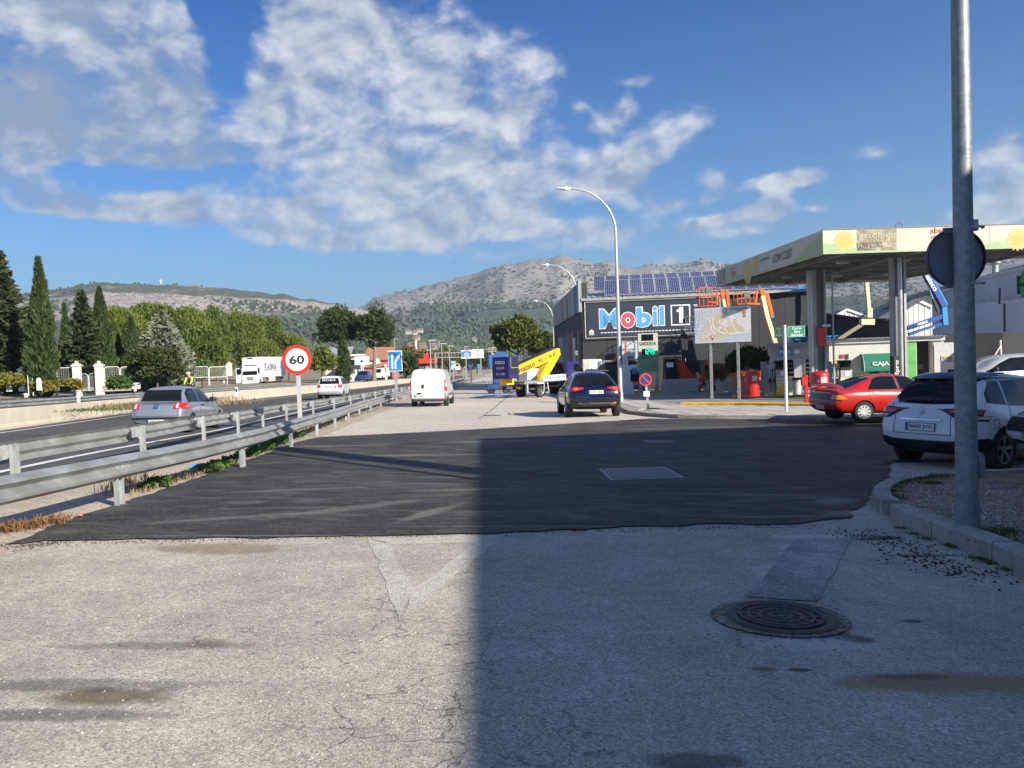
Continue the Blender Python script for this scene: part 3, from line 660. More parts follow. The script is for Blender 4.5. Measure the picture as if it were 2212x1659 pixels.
# solar panels
solar_m = mat('solar_cell',(.010,.022,.10),.12,0,.3,3,coat=.5)
alu = mat('aluminium_frame',(.6,.61,.62),.4,.6,.05,3)
line_m = mat('cell_line',(.35,.38,.45),.4)
def solar(u,v,z,w,l,tilt):
 """one framed panel, tilted up away from the camera"""
 f = MB(); f.off = bld.matrix_world.translation
 du = ux; dv = (uy*math.cos(tilt)+Vector((0,0,math.sin(tilt)))); dn = du.cross(dv)
 o = W(u,v,z)
 def P(a,c,n=0): return o+du*a+dv*c+dn*n
 for a0,c0_,a1,c1 in ((0,0,w,.045),(0,l-.045,w,l),(0,.045,.045,l-.045),(w-.045,.045,w,l-.045)):
  f.add([P(a0,c0_),P(a1,c0_),P(a1,c1),P(a0,c1),P(a0,c0_,.04),P(a1,c0_,.04),P(a1,c1,.04),P(a0,c1,.04)],[(4,5,6,7),(0,1,5,4),(1,2,6,5),(2,3,7,6),(3,0,4,7)])
 p = f.build('solar_panel',alu,bld)
 g = MB(); g.off = f.off; g.add([P(.04,.04,.02),P(w-.04,.04,.02),P(w-.04,l-.04,.02),P(.04,l-.04,.02)],[(0,1,2,3)])
 g.build('cell_sheet',solar_m,p)
 g = MB(); g.off = f.off
 for k in range(1,6): a = w*k/6; g.add([P(a-.008,.05,.024),P(a+.008,.05,.024),P(a+.008,l-.05,.024),P(a-.008,l-.05,.024)],[(0,1,2,3)])
 for k in range(1,10): c = l*k/10; g.add([P(.05,c-.008,.026),P(w-.05,c-.008,.026),P(w-.05,c+.008,.026),P(.05,c+.008,.026)],[(0,1,2,3)])
 g.build('cell_grid',line_m,p)
pw = LW/17.5
for i in range(15): solar(1.95+i*pw,.45,zE+.30,pw-.06,2.3,R(38))
for i in range(15): solar(1.0+i*pw,3.2,zE+.95,pw-.06,2.3,R(38))
# advertisement board on the front wall
def on_wall(px,py,v=0.):   # u, z on the front wall plane from an image point
 r = ray(px,py); n = uy; o = Vector((x0,y0,0))+uy*v
 t = (o-CAMP).dot(n)/r.dot(n); p = CAMP+r*t; return (p-o).dot(ux),p.z
board = empty('advertising_board',W(0,-.2,gz0),label='large dark blue board with oil brand lettering and white dashed line on the workshop wall',cat='billboard')
uA,zt = on_wall(1266,655); uB,zb = on_wall(1266,728); uC,_ = on_wall(1508,650)
zt -= .05
ang = math.atan2(ux.y,ux.x)
def on_board(mbuild): mbuild.off = board.matrix_world.translation; return mbuild
navy = mat('navy_sheet',(.028,.036,.062),.55,0,.08,.6,.05,3); whp = mat('white_print',(.82,.82,.82),.5)
b = on_board(MB()); b.add([W(uA,-.2,zb),W(uC+1.6,-.2,zb),W(uC+1.6,-.2,zt),W(uA,-.2,zt),W(uA,-.06,zb),W(uC+1.6,-.06,zb),W(uC+1.6,-.06,zt),W(uA,-.06,zt)],[(0,1,2,3),(4,7,6,5),(0,3,7,4),(1,5,6,2),(3,2,6,7),(0,4,5,1)]); b.build('panel',navy,board)
b = on_board(MB()); uD = uC+1.6; r_ = .045
for p,q in (((uA-.12,zb-.12),(uD+.1,zb-.12)),((uA-.12,zt+.1),(uD+.1,zt+.1)),((uA-.12,zb-.12),(uA-.12,zt+.1)),((uD+.1,zb-.12),(uD+.1,zt+.1))):
 b.cyl(W(p[0],-.22,p[1]),W(q[0],-.22,q[1]),r_,n=8)
b.build('tube_frame',mat('frame_tube',(.5,.5,.5),.4,.4),board)
b = on_board(MB())
for k in range(34):
 u = uA+1.15+k*(uD-uA-1.3)/34; b.add([W(u,-.215,zb+.26),W(u+.2,-.215,zb+.26),W(u+.2,-.215,zb+.33),W(u,-.215,zb+.33)],[(0,1,2,3)])
b.build('dashed_line',whp,board)
def adv(name,s,pxa,pya,pxb,pyb,m,bold,v=-.23,out=None):
 u0,za = on_wall(pxa,pya); u1,zb_ = on_wall(pxb,pyb)
 w,h = abs(u1-u0),abs(za-zb_); c = W((u0+u1)/2,v,(za+zb_)/2)-board.matrix_world.translation
 if out is not None: text(name+'_outline',s,w+.13,h+.13,out,board,c+uy*.012,rz=ang,bold=bold+.045,ext=.002)
 return text(name,s,w,h,m,board,c,rz=ang,bold=bold,ext=.004)
lb = mat('sky_blue_print',(.10,.36,.66),.5); pk = mat('pink_print',(.68,.09,.14),.5)
# D pixel boxes of the letters
def Z6(x,y): return (1950+.3617*x)/1.649,(900+.3617*y)/1.649
def zb6(x,y,X,Y): return Z6(x,y)+Z6(X,Y)
for ch,bx,m,bo in (('M',(512,560,706,740),lb,.02),('o',(722,592,862,738),pk,.05),('b',(874,542,1024,728),lb,.045),('i',(1036,532,1084,716),lb,.02),('l',(1102,530,1150,714),lb,.02)):
 adv('letter',ch,*zb6(*bx),m,bo,out=whp)
u0,za = on_wall(*Z6(1210,517)); u1,zb2 = on_wall(*Z6(1408,712))
b = on_board(MB()); t_ = .10
for p,q in (((u0,za-t_),(u1,za)),((u0,zb2),(u1,zb2+t_)),((u0,zb2+t_),(u0+t_,za-t_)),((u1-t_,zb2+t_),(u1,za-t_))):
 b.add([W(p[0],-.22,p[1]),W(q[0],-.22,p[1]),W(q[0],-.22,q[1]),W(p[0],-.22,q[1])],[(0,1,2,3)])
b.build('number_frame',whp,board)
u0,za = on_wall(*Z6(1268,538)); u1,zb2 = on_wall(*Z6(1338,692)); b = on_board(MB()); b.add([W(u0+(u1-u0)*x,-.23,zb2+(za-zb2)*z) for x,z in ((0,.84),(0,.70),(.36,.70),(.36,0),(1,0),(1,1),(.45,1),(.3,.86))],[tuple(range(8))]); b.build('numeral',whp,board); adv('trade_mark','TM',*zb6(1433,512,1474,530),whp,.03)
u0,za = on_wall(*Z6(412,755)); u1,zb2 = on_wall(*Z6(460,812)); b = on_board(MB())
b.add([W(u0,-.215,zb2),W(u1,-.215,zb2),W(u1,-.215,za-.18),W((u0+u1)/2,-.215,za),W(u0,-.215,za-.18)],[(0,1,2,3,4)]); em = b.build('emblem',mat('cream_print',(.62,.62,.52),.6),board)
text('lettering','EGGX',(u1-u0)*.8,.1,navy,board,W((u0+u1)/2,-.225,zb2+.1)-board.matrix_world.translation,rz=ang)
# side facade along the road, with upper coloured band
SL = 35.; sroot = empty('workshop_row',W(-.1,.3,gz0),label='long side row of workshop units along the road, dark below with tinted panels above',cat='building')
sd = Vector((-.012,1,0)).normalized(); so = W(0,0,0); so.z = 0
nS = Vector((-sd.y,sd.x,0))
def S(v,z,o=0.): return so+sd*v+nS*o+Vector((0,0,z))
zP = ztop(Vector((x0,y0,gz0)),608); zBand = ztop(Vector((x0,y0,gz0)),674)
b = MB(); b.off = sroot.matrix_world.translation; b.add([S(0,base),S(SL,base+.5),S(SL,zP-.1),S(0,zP-.1),S(0,base,-.5),S(SL,base,-.5),S(SL,zP-.1,-.5),S(0,zP-.1,-.5)],[(0,1,2,3),(4,7,6,5),(0,3,7,4),(1,5,6,2),(3,2,6,7)]); b.build('wall',dark_wall,sroot)
blue_gl = mat('blue_tinted_glass',(.03,.10,.30),.35,0,.3,.7,spec=.3); teal = mat('grey_green_panel',(.22,.25,.24),.5,0,.1,1); beige_pn = mat('tan_panel',(.33,.31,.26),.6,0,.1,1)
cols_ = [blue_gl,teal,teal,beige_pn,black_wall,teal,beige_pn,teal]
def sbox(name,v0,v1,z0,z1,m,pr=.1,par=sroot):
 b = MB(); b.off = sroot.matrix_world.translation
 b.add([S(v0,z0,pr),S(v1,z0,pr),S(v1,z1,pr),S(v0,z1,pr),S(v0,z0),S(v1,z0),S(v1,z1),S(v0,z1)],[(0,3,2,1),(0,1,5,4),(3,7,6,2),(0,4,7,3),(1,2,6,5)]); return b.build(name,m,par)
sbox('corner_pillar',-.25,1.0,zBand,zP+.05,corr_m,.25); v = 1.0; i = 0
for wdt,m in ((5.0,blue_gl),(1.1,corr_m),(5.2,teal),(.9,black_wall),(5.4,beige_pn),(1.,black_wall),(5.5,teal),(.9,corr_m),(8.5,beige_pn)):
 p = sbox('upper_panel',v+.02,v+wdt-.02,zBand+.05,zP,m,.12)
 if m is blue_gl:
  for k in range(1,6): sbox('mullion',v+k*wdt/6,v+k*wdt/6+.05,zBand+.05,zP,corr_m,.16,p)
  for k in range(1,4): sbox('mullion',v+.03,v+wdt-.03,zBand+k*(zP-zBand)/4,zBand+k*(zP-zBand)/4+.05,corr_m,.18,p)
 v += wdt
v = .6
zlow = gz0+.2
for wdt,m,z0,z1 in ((2.5,black_wall,0,4.6),(.35,corr_m,0,5.0),(2.6,glassd,.4,3.2),(2.4,mat('cream_sign_panel',(.45,.45,.42),.6),2.2,4.4),(.35,corr_m,0,5),(2.3,mat('brick_red_panel',(.22,.06,.035),.7,0,.1,2),0,4.9),(2.3,mat('brick_red_panel',(.22,.06,.035)),0,4.9),(.3,corr_m,0,5),(3.6,mat('royal_blue_panel',(.03,.05,.24),.5,0,.1,2),0,4.8),(3.6,mat('royal_blue_panel',()) if 'royal_blue_panel' in MATS else bluep,0,4.8),(.3,corr_m,0,5),(6,teal,0,4.9),(6,black_wall,0,4.5)):
 sbox('shop_front',v+.03,v+wdt-.03,zlow+z0,zlow+z1,m,.08); v += wdt
# projecting yellow shop sign
ps = unproj(1236,723,92); r = empty('projecting_sign',ps,label='small yellow projecting shop sign fixed to the blue unit of the workshop row',cat='sign')
b = MB(); b.box((0,0,0),(1.5,.14,1.0)); b.build('sign_panel',mat('sign_yellow',(.70,.42,.02),.5),r); text('lettering','TALLER',1.2,.3,blackp,r,(0,-.08,.1)); b = MB(); b.beam((.7,0,0),(1.6,0,0),.06,.06); b.build('bracket',galv_dull,r)
# aerial on the far roof
pa = unproj(1207,660,100); r = empty('roof_aerial',pa+Vector((0,0,-2)),label='thin television aerial on the far end of the workshop row roof',cat='aerial')
b = MB(); b.cyl((0,0,0),(0,0,3.6),.03,n=6); b.build('mast',galv_dull,r); b = MB()
for k in range(7): b.beam((-1.2+k*.35,-.02,2.6+k*.16),(-.2+k*.35,.02,2.62+k*.16),.03,.03)
b.beam((-.8,0,2.55),(1.3,0,3.55),.03,.03); b.build('antenna',galv_dull,r)
# lower charcoal wall / unit to the right
def facade(name,pts,zb_,m,thick,label,cat='building'):
 """pts: list of (px,py_top,depth) of the visible top edge; wall drops to zb_"""
 P = [unproj(a,b_,c) for a,b_,c in pts]; r = empty(name,(P[0].x,P[0].y,zb_),label=label,cat=cat); b = MB(); b.off = r.matrix_world.translation
 vs = []
 for p in P:
  dd = Vector((p.x,p.y,0)).normalized()*thick
  vs += [Vector((p.x,p.y,zb_)),p.copy(),p+dd,Vector((p.x+dd.x,p.y+dd.y,zb_))]
 k = len(P); fs = []
 for i in range(k-1): a = 4*i; fs += [(a,a+4,a+5,a+1),(a+1,a+5,a+6,a+2),(a+2,a+6,a+7,a+3)]
 fs += [(0,1,2,3),(4*k-4,4*k-1,4*k-2,4*k-3)]
 b.add(vs,fs); b.build('wall',m,r); return r,P
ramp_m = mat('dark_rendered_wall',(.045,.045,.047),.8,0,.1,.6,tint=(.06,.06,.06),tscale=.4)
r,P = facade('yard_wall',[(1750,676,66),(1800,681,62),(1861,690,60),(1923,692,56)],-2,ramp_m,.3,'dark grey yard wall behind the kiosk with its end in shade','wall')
b = MB(); b.off = r.matrix_world.translation
for p,q in zip(P,P[1:]):
 b.beam(p+Vector((0,0,.06)),q+Vector((0,0,.06)),.5,.12)
b.build('coping',mat('dark_coping',(.045,.045,.046),.7),r)
# pale corrugated halls behind
def hall(name,gable,depth,length,z0,m_wall,m_roof,label,skirt=None,ribs=.55):
 """gable: top outline in D pixels left to right, at one depth; extends away"""
 P = [unproj(a,b_,depth+(c if True else 0)) for a,b_,c in gable]; r = empty(name,(P[0].x,P[0].y,z0),label=label,cat='building')
 off = r.matrix_world.translation; away = Vector((.25,1,0)).normalized()*length
 b = MB(); b.off = off; wallm = [m_wall]
 # ribbed front wall
 for p,q in zip(P,P[1:]):
  n = max(2,int((q-p).length/ribs)); dd = Vector((q.x-p.x,q.y-p.y,0)).normalized(); nr = Vector((dd.y,-dd.x,0))
  for i in range(n):
   for (f0,o0,f1,o1) in ((0,0,.6,0),(.6,0,.68,.05),(.68,.05,.92,.05),(.92,.05,1,0)):
    a = p.lerp(q,(i+f0)/n)+nr*o0; c = p.lerp(q,(i+f1)/n)+nr*o1
    b.add([Vector((a.x,a.y,z0)),Vector((c.x,c.y,z0)),c,a],[(0,1,2,3)])
 b.build('wall',m_wall,r)
 b = MB(); b.off = off
 for p,q in zip(P,P[1:]):
  if q.z-p.z == 0: continue
  n = max(2,int((q-p).length/.8)); up = Vector((0,0,.05))
  b.add([p+up,q+up,q+away+up,p+away+up],[(0,1,2,3)])
  for i in range(n): c = p.lerp(q,i/n)+up*2; b.beam(c,c+away,.1,.08)
 b.build('roof',m_roof,r)
 b = MB(); b.off = off
 for p,q in zip(P,P[1:]): b.beam(p+Vector((0,-.08,0)),q+Vector((0,-.08,0)),.2,.25)
 b.build('edge_trim',mat('white_trim',(.6,.6,.6),.5),r)
 return r,P
pale_corr = mat('pale_corrugated',(.60,.61,.62),.5,.2,.08,.5,tint=(.52,.53,.54),tscale=.3)
roof_g = mat('grey_roof_sheet',(.30,.31,.32),.6,.2,.15,.5)
# D px from zoom8: x=(2800+.452X)/1.649, y=(750+.452Y)/1.649
def Z8(x,y): return (2800+.452*x)/1.649,(750+.452*y)/1.649
hall('far_hall',[Z8(395,825)+(0,),Z8(475,780)+(0,),Z8(700,858)+(0,)],90,22,-1,pale_corr,roof_g,'far hall with pale gable and grey ribbed roof behind the yard wall')
hall('gabled_hall',[Z8(700,868)+(0,),Z8(1015,700)+(0,),Z8(1150,760)+(0,)],78,24,-1,pale_corr,roof_g,'pale corrugated gabled hall in the gap between the canopy columns')
white_wall = mat('white_rendered_wall',(.74,.75,.76),.8,0,.06,.6)
P8 = [Z8(1150,670),Z8(1330,600),Z8(1480,545),Z8(1876,455)];
hr,HP = hall('long_hall',[P8[0]+(2,),P8[1]+(0,),P8[2]+(-2,),P8[3]+(-8,),(2330,575-30,-14)],64,25,-1,pale_corr,roof_g,'big white hall with corrugated upper wall and green lettered emblem at the right')
b = MB(); b.off = hr.matrix_world.translation        # smooth lower wall set proud of the ribs
lowp = [Z8(1150,790)+(66,),Z8(1480,738)+(62,),Z8(1876,690)+(56,),(2330,655,50)]
LP = [unproj(a,b_,c-.25) for a,b_,c in lowp]; vs = []
for p in LP: vs += [Vector((p.x,p.y,-1)),p,p+Vector((.05,.3,0))]
b.add(vs,[f for i in range(3) for f in ((3*i,3*i+3,3*i+4,3*i+1),(3*i+1,3*i+4,3*i+5,3*i+2))]); b.build('lower_wall',white_wall,hr)
b = MB(); b.off = hr.matrix_world.translation; q = [unproj(*Z8(x,y),57.) for x,y in ((1685,610),(1680,735),(1720,735),(1722,955))]; b.tube(q,.08,8); b.build('drain_pipe',mat('brown_pipe',(.10,.06,.06),.5),hr)
def disc_poly(pts,d): return [unproj(*Z8(x,y),d) for x,y in pts]
for pts,cl,dd in (([(1812,590),(1868,468),(1930,590),(1868,690)],(.08,.26,.07),55.2),([(1826,590),(1870,500),(1930,590),(1868,680)],(.16,.42,.12),55.1)):
 b = MB(); b.off = hr.matrix_world.translation; b.add(disc_poly(pts,dd),[(0,1,2,3)][::-1]); b.build('emblem',mat('emblem_green_%d' % int(dd*10),cl,.5),hr)
pH = unproj(*Z8(1868,585),55.0); text('lettering','H',.9,1.3,mat('dark_green_print',(.02,.08,.03),.5),hr,pH-hr.matrix_world.translation,bold=.03)
for (x,yb,yt,lb_) in ((1650,520,388,'tall galvanised chimney with rain cap'),(1508,575,540,'short galvanised vent pipe')):
 p = unproj(*Z8(x,yb+15),66); q = unproj(*Z8(x-2,yt),66); r = empty('chimney',p,label=lb_+' on the long hall roof',cat='chimney'); b = MB(); hz = q.z-p.z
 b.cyl((0,0,-.6),(0,0,hz-.45),.24,n=14); b.build('flue',galv,r,True); b = MB(); b.lathe([(.24,hz-.45),(.42,hz-.3),(.42,hz-.1),(.28,hz),(.0,hz)]); b.build('cap',galv,r,True)
# shaded low wall and sunlit cream wall in front of the hall
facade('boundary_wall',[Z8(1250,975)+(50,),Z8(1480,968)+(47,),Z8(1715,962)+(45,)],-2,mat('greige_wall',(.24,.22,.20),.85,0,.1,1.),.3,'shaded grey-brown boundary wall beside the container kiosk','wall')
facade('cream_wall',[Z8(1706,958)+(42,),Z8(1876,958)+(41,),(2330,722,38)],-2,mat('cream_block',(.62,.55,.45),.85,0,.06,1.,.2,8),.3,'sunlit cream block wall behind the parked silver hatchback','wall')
p = unproj(*Z8(1700,1110),40); q = unproj(*Z8(1688,1020),40); r = empty('leaning_pole',p,label='thin white braced post standing in front of the cream wall',cat='post'); b = MB(); b.off = p; b.tube([p-Vector((0,0,1.5)),q],.05); b.tube([unproj(*Z8(1630,1165),40),unproj(*Z8(1690,1065),40)],.04); b.build('post',whitep,r)
# ------------------------------------------------------------------ petrol station canopy
cn_green = mat('fascia_green',(.20,.40,.12),.5,0,.1,1.5); cn_cream = mat('fascia_cream',(.50,.475,.385),.5,0,.06,1.2,tint=(.42,.41,.33),tscale=.8)
steel_d = mat('grey_steelwork',(.16,.165,.17),.5,.2,.15,2); soff = mat('soffit_sheet',(.32,.32,.32),.6,.2,.1,1)
A = unproj(1777,497,34.5); zTopC = A.z; zBot = unproj(1777,549,34.5).z
Bf = unproj(1549,597,50.5)
C2 = Vector((A.x+16,A.y+.6,0)); fx = (C2-Vector((A.x,A.y,0))).normalized(); fy = (Vector((Bf.x,Bf.y,0))-Vector((A.x,A.y,0))); FL = fy.length; fy.normalize()
can = empty('canopy',(A.x,A.y,gz(A.x,A.y)),label='big flat petrol station canopy with faded cream and green advertising fascia on grey columns',cat='canopy')
co = can.matrix_world.translation
def Cn(u,v,z): return Vector((A.x,A.y,0))+fx*u+fy*v+Vector((0,0,z))
def cbox(name,u0,u1,v0,v1,z0,z1,m,par=can):
 b = MB(); b.off = co; q = [Cn(u,v,z) for z in (z0,z1) for u,v in ((u0,v0),(u1,v0),(u1,v1),(u0,v1))]
 b.add(q,[(0,3,2,1),(4,5,6,7),(0,1,5,4),(1,2,6,5),(2,3,7,6),(3,0,4,7)]); return b.build(name,m,par)
for i in range(5):
 cbox('fascia_panel',i*2.5+(.008 if i else 0),(i+1)*2.5-.008,0,.08,zBot,zTopC,cn_cream)
nl = 6; pl = FL/nl
for i in range(nl): cbox('fascia_panel',0,.08,.085+i*pl,(i+1)*pl-.012+.08,zBot,zTopC,cn_cream)
cbox('roof_deck',.08,12.4,.08,FL,zBot+.42,zBot+.5,soff)
cbox('back_fascia',.08,12.4,FL+.1,FL+.18,zBot,zTopC,cn_cream)
cbox('edge_flashing',-.03,12.5,-.03,.1,zTopC,zTopC+.04,steel_d)
for i in range(7): v = 1.2+i*(FL-2)/6; cbox('roof_beam',.1,12.4,v,v+.14,zBot+.06,zBot+.41,steel_d)
for i in range(4): u = 1.0+i*3.4; cbox('cross_beam',u,u+.12,.1,FL,zBot-.02,zBot+.16,steel_d)
for i in range(8):    # strip lights
 u = 2.0+(i % 4)*2.9; v = 2.5+(i//4)*7; b = MB(); b.off = co; c = Cn(u,v,zBot-.12); b.box(c,(.5,.35,.1)); b.box(c+Vector((0,0,.12)),(.08,.08,.14)); b.build('lamp_housing',mat('lamp_grey',(.3,.3,.31),.5),can)
# printed fascia artwork (flat print, set proud)
def fprint(name,pts,m,side='f',o=.006,par=can):
 b = MB(); b.off = co
 P_ = [Cn(u,-o,zBot+h*(zTopC-zBot)) if side == 'f' else Cn(-o,u,zBot+h*(zTopC-zBot)) for u,h in pts]
 b.add(P_,[tuple(range(len(P_)))]); o_ = b.build(name,m,par); return o_
gr2 = mat('faded_green_print',(.32,.43,.24),.55,0,.1,2); sunm = mat('sunflower_yellow',(.56,.42,.15),.55,0,.12,5); sunc = mat('sunflower_centre',(.55,.40,.10),.55,0,.12,9); dkp = mat('charcoal_print',(.045,.045,.045),.6); redpr = mat('red_print',(.55,.05,.06),.5); tanp = mat('peeled_patch',(.30,.26,.19),.8,0,.25,3,tint=(.44,.42,.32),tscale=3.)
fprint('green_wave',[(0,0),(4.2,0),(4.2,.03),(2.5,.10),(1.2,.28),(0,.46)],gr2)
fprint('green_wave',[(6.4,0),(12.4,0),(12.4,.8),(9.2,.62),(8.0,.34),(7.0,.15)],gr2)
fprint('green_wave',[(0,0),(3.5,0),(2.9,.25),(1.7,.55),(0,.92)],gr2,'s')
fprint('green_wave',[(5.5,0),(14.5,0),(12.4,.35),(10.4,.2),(7.5,.12)],gr2,'s')
def flower(u,h,r,side='f',o=.01):
 H = zTopC-zBot
 k = 28; pts = []
 for i in range(k): a = 2*math.pi*i/k; rr = r*(1 if i % 2 else .78); pts.append((u+rr*math.cos(a),h+rr*math.sin(a)/H))
 fprint('sunflower',pts,sunm,side,o); fprint('sunflower_centre',[(u+.55*r*math.cos(2*math.pi*i/20),h+.55*r*math.sin(2*math.pi*i/20)/H) for i in range(20)],sunc,side,o+.004)
flower(.95,.52,.48); flower(8.75,.35,.5)
flower(8.7,.58,.45,'s'); flower(10.0,.30,.75,'s')
fprint('peeled_patch',[(1.52,.1),(3.3,.08),(3.3,.97),(1.52,.97)],tanp)
H_ = zTopC-zBot; fang = math.atan2(fx.y,fx.x); sang = math.atan2(-fy.y,-fy.x)
def ft(s,u,h,w,ht,m,bold=0.,side='f',font=None):
 c = (Cn(u,-.02,zBot+h*H_) if side == 'f' else Cn(-.02,u,zBot+h*H_))-co; text('lettering',s,w,ht,m,can,c,rz=fang if side == 'f' else sang,bold=bold)
ft('LOW COST',2.1,.33,1.15,.24,mat('faded_print',(.16,.14,.10),.7),.0); ft('gasolpop',2.42,.68,1.65,.3,mat('faded_pale_print',(.48,.52,.34),.7),.0)
ft('abierto',5.45,.84,1.3,.22,redpr); ft('24H',5.5,.46,1.3,.34,redpr,.02)
ft('LOW COST',4.75,.50,2.5,.42,dkp,.0,'s'); ft('gasolpop',7.2,.66,1.3,.24,dkp,.0,'s'); ft('abierto',12.6,.75,.9,.14,redpr,0,'s'); ft('24H',12.6,.45,.9,.3,redpr,.01,'s')
fprint('peeled_patch',[(14.2,.1),(15.9,.1),(15.9,.9),(14.2,.9)],tanp,'s')
# columns
def column(px,d,lbl):
 p = col(px,d); r_c = []
 w = .20
 for s_ in (-1,1):
  b = MB(); b.off = co; b.bb((p.x+s_*.26-.055,p.y-.2,p.z),(p.x+s_*.26+.055,p.y+.2,zBot+.05)); b.build('column_flange',mat('column_grey',(.33,.34,.35),.5,.3,.1,3),can)
 b = MB(); b.off = co; b.bb((p.x-.204,p.y-.03,p.z),(p.x+.204,p.y+.03,zBot+.05)); b.build('column_web',steel_d,can)
 b = MB(); b.off = co; b.box((p.x,p.y,p.z+.17),(.8,.6,.06)); b.build('column_foot',steel_d,can); return p
cA = column(1773,42.5,'A'); cB = column(1943,37.5,'B')
b = MB(); b.off = co; b.cyl((cA.x-.55,cA.y-.3,cA.z),(cA.x-.62,cA.y-.3,zBot),.13,n=12); b.build('downpipe',mat('pipe_silver',(.42,.43,.44),.35,.5),can,True)
b = MB(); b.off = co; b.cyl((cB.x-.05,cB.y-.33,cB.z),(cB.x-.05,cB.y-.33,zBot),.11,n=12); b.build('downpipe',MATS['pipe_silver'],can,True)
b = MB(); b.off = co; b.cyl((cA.x+.62,cA.y-.3,cA.z),(cA.x+.62,cA.y-.3,zBot-.3),.05,n=8); b.build('conduit',galv_dull,can)
b = MB(); b.off = co; b.box((cA.x-.0,cA.y-.30,cA.z+3.35),(.45,.05,1.0)); nt_ = b.build('notice_plate',mat('notice_red',(.5,.05,.04),.5),can)
b = MB(); b.off = co; b.box((cA.x+.2,cA.y-.45,cA.z+3.95),(.4,.12,.12)); b.build('camera_box',whitep,can)
# roof aerial ring on the canopy edge
rr = empty('roof_beacon',Cn(3.7,.5,zTopC),label='small looped fitting on top of the canopy edge',cat='fitting'); b = MB(); b.tube([(-.12,0,0),(-.16,0,.2),(0,0,.34),(.14,0,.22),(.1,0,.02)],.025); b.box((.02,0,.02),(.5,.2,.06)); b.build('loop',steel_d,rr)
# ------------------------------------------------------------------ kerbs, islands of the station
def yk_line(pts,w,h,seg,label,name='yellow_kerb'):
 r = empty(name,label=label,cat='kerb'); kerb_line('k',r,pts,w,h,seg,yellowp,1,.02); return r
yk = XY([(1470,881),(1560,881),(1640,882),(1760,884),(1850,885),(1990,886)])
yk_line(yk,.5,.22,1.2,'row of yellow painted kerb blocks between pavement and forecourt')
isA = [tuple(at(px,py)[:2]) for px,py in ((1587,859.5),(1780,858),(1900,857),(2000,856))]
yk_line(isA,.3,.15,1.3,'yellow edged island kerb under the petrol pumps')
isl_poly = [(isA[0][0],isA[0][1]+.3),(isA[-1][0],isA[-1][1]+.3),(isA[-1][0],isA[-1][1]+1.9),(isA[0][0],isA[0][1]+1.9)]
sheet('pump_island',isl_poly,.14,fore_m,thick=.2)
def pump(px,d,label,num):
 p = col(px,d); z = gz(p.x,p.y)+.14; r = empty('fuel_pump',(p.x,p.y,z),R(-4),label=label,cat='fuel pump',scale=.9)
 grey = mat('pump_grey',(.20,.205,.21),.45,.1,.05,4); lg = mat('pump_light_grey',(.36,.37,.37),.5)
 b = MB(); b.bb((-1.0,-.2,0),(-.72,.45,2.15)); b.build('side_column',grey,r,bevel=.02)
 b = MB(); b.bb((-.72,-.12,.02),(-.22,.4,2.0)); b.build('hose_cabinet',lg,r,bevel=.01)
 b = MB(); b.bb((-.22,-.2,.02),(.78,.4,1.12)); b.build('lower_cabinet',mat('pump_pale_green',(.62,.64,.42),.5),r,bevel=.01)
 b = MB(); b.bb((-.2,-.17,1.12),(.5,.38,1.62)); b.build('middle_cabinet',lg,r,bevel=.01)
 b = MB(); b.bb((-.22,-.24,1.62),(.42,.38,2.2)); b.build('display_housing',blackp,r,bevel=.02)
 b = MB(); b.box((.1,-.25,1.95),(.5,.02,.34)); b.build('display',glassd,r)
 for k,cl in enumerate(((.02,.28,.25),(.02,.02,.02))):
  b = MB(); b.box((-.60+k*.26,-.13,1.45),(.2,.02,.5)); b.build('fuel_label',mat('label_%s' % ('teal','black')[k],cl,.5),r)
  text('lettering',('SIN PLOMO 95','GASOLEO A')[k],.42,.07,whp,r,(-.60+k*.26,-.145,1.45),ry=R(-90))
  b = MB(); b.box((-.58+k*.26,-.16,.98),(.14,.12,.28)); b.build('nozzle',blackp,r)
  b = MB(); b.tube([(-.58+k*.26,-.16,.85),(-.60+k*.26,-.22,.5),(-.54+k*.26,-.24,.22),(-.47+k*.26,-.22,.5),(-.5+k*.26,-.15,1.2)],.022,6); b.build('hose',rubber,r)
 b = MB(); b.cyl((.2,-.175,1.38),(.2,-.19,1.38),.16,n=20); b.build('round_sticker',whp,r)
 text('lettering',num,.07,.12,whp,r,(.42,-.18,1.5)); text('lettering','gasolpop',.85,.16,mat('grey_print',(.2,.22,.15),.5),r,(.28,-.21,.95)); text('lettering','LOW COST',.5,.06,MATS['grey_print'],r,(.28,-.21,.80))
 b = MB(); b.cyl((-.02,-.205,.3),(-.02,-.212,.3),.27,n=18); b.build('orange_slice_print',mat('orange_slice',(.72,.48,.05),.5),r)
 b = MB(); b.add([(.1,-.213,.25),(.5,-.213,.45),(.35,-.213,.75),(.02,-.213,.6)],[(0,1,2,3)]); b.build('orange_slice_print',MATS['orange_slice'],r)
 return r
pump(1683,44.3,'grey fuel pump with pale green lower panel in front of the vending kiosk','2')
pump(1822,43.6,'grey fuel pump standing before the container kiosk with the awning, behind the red car','4')
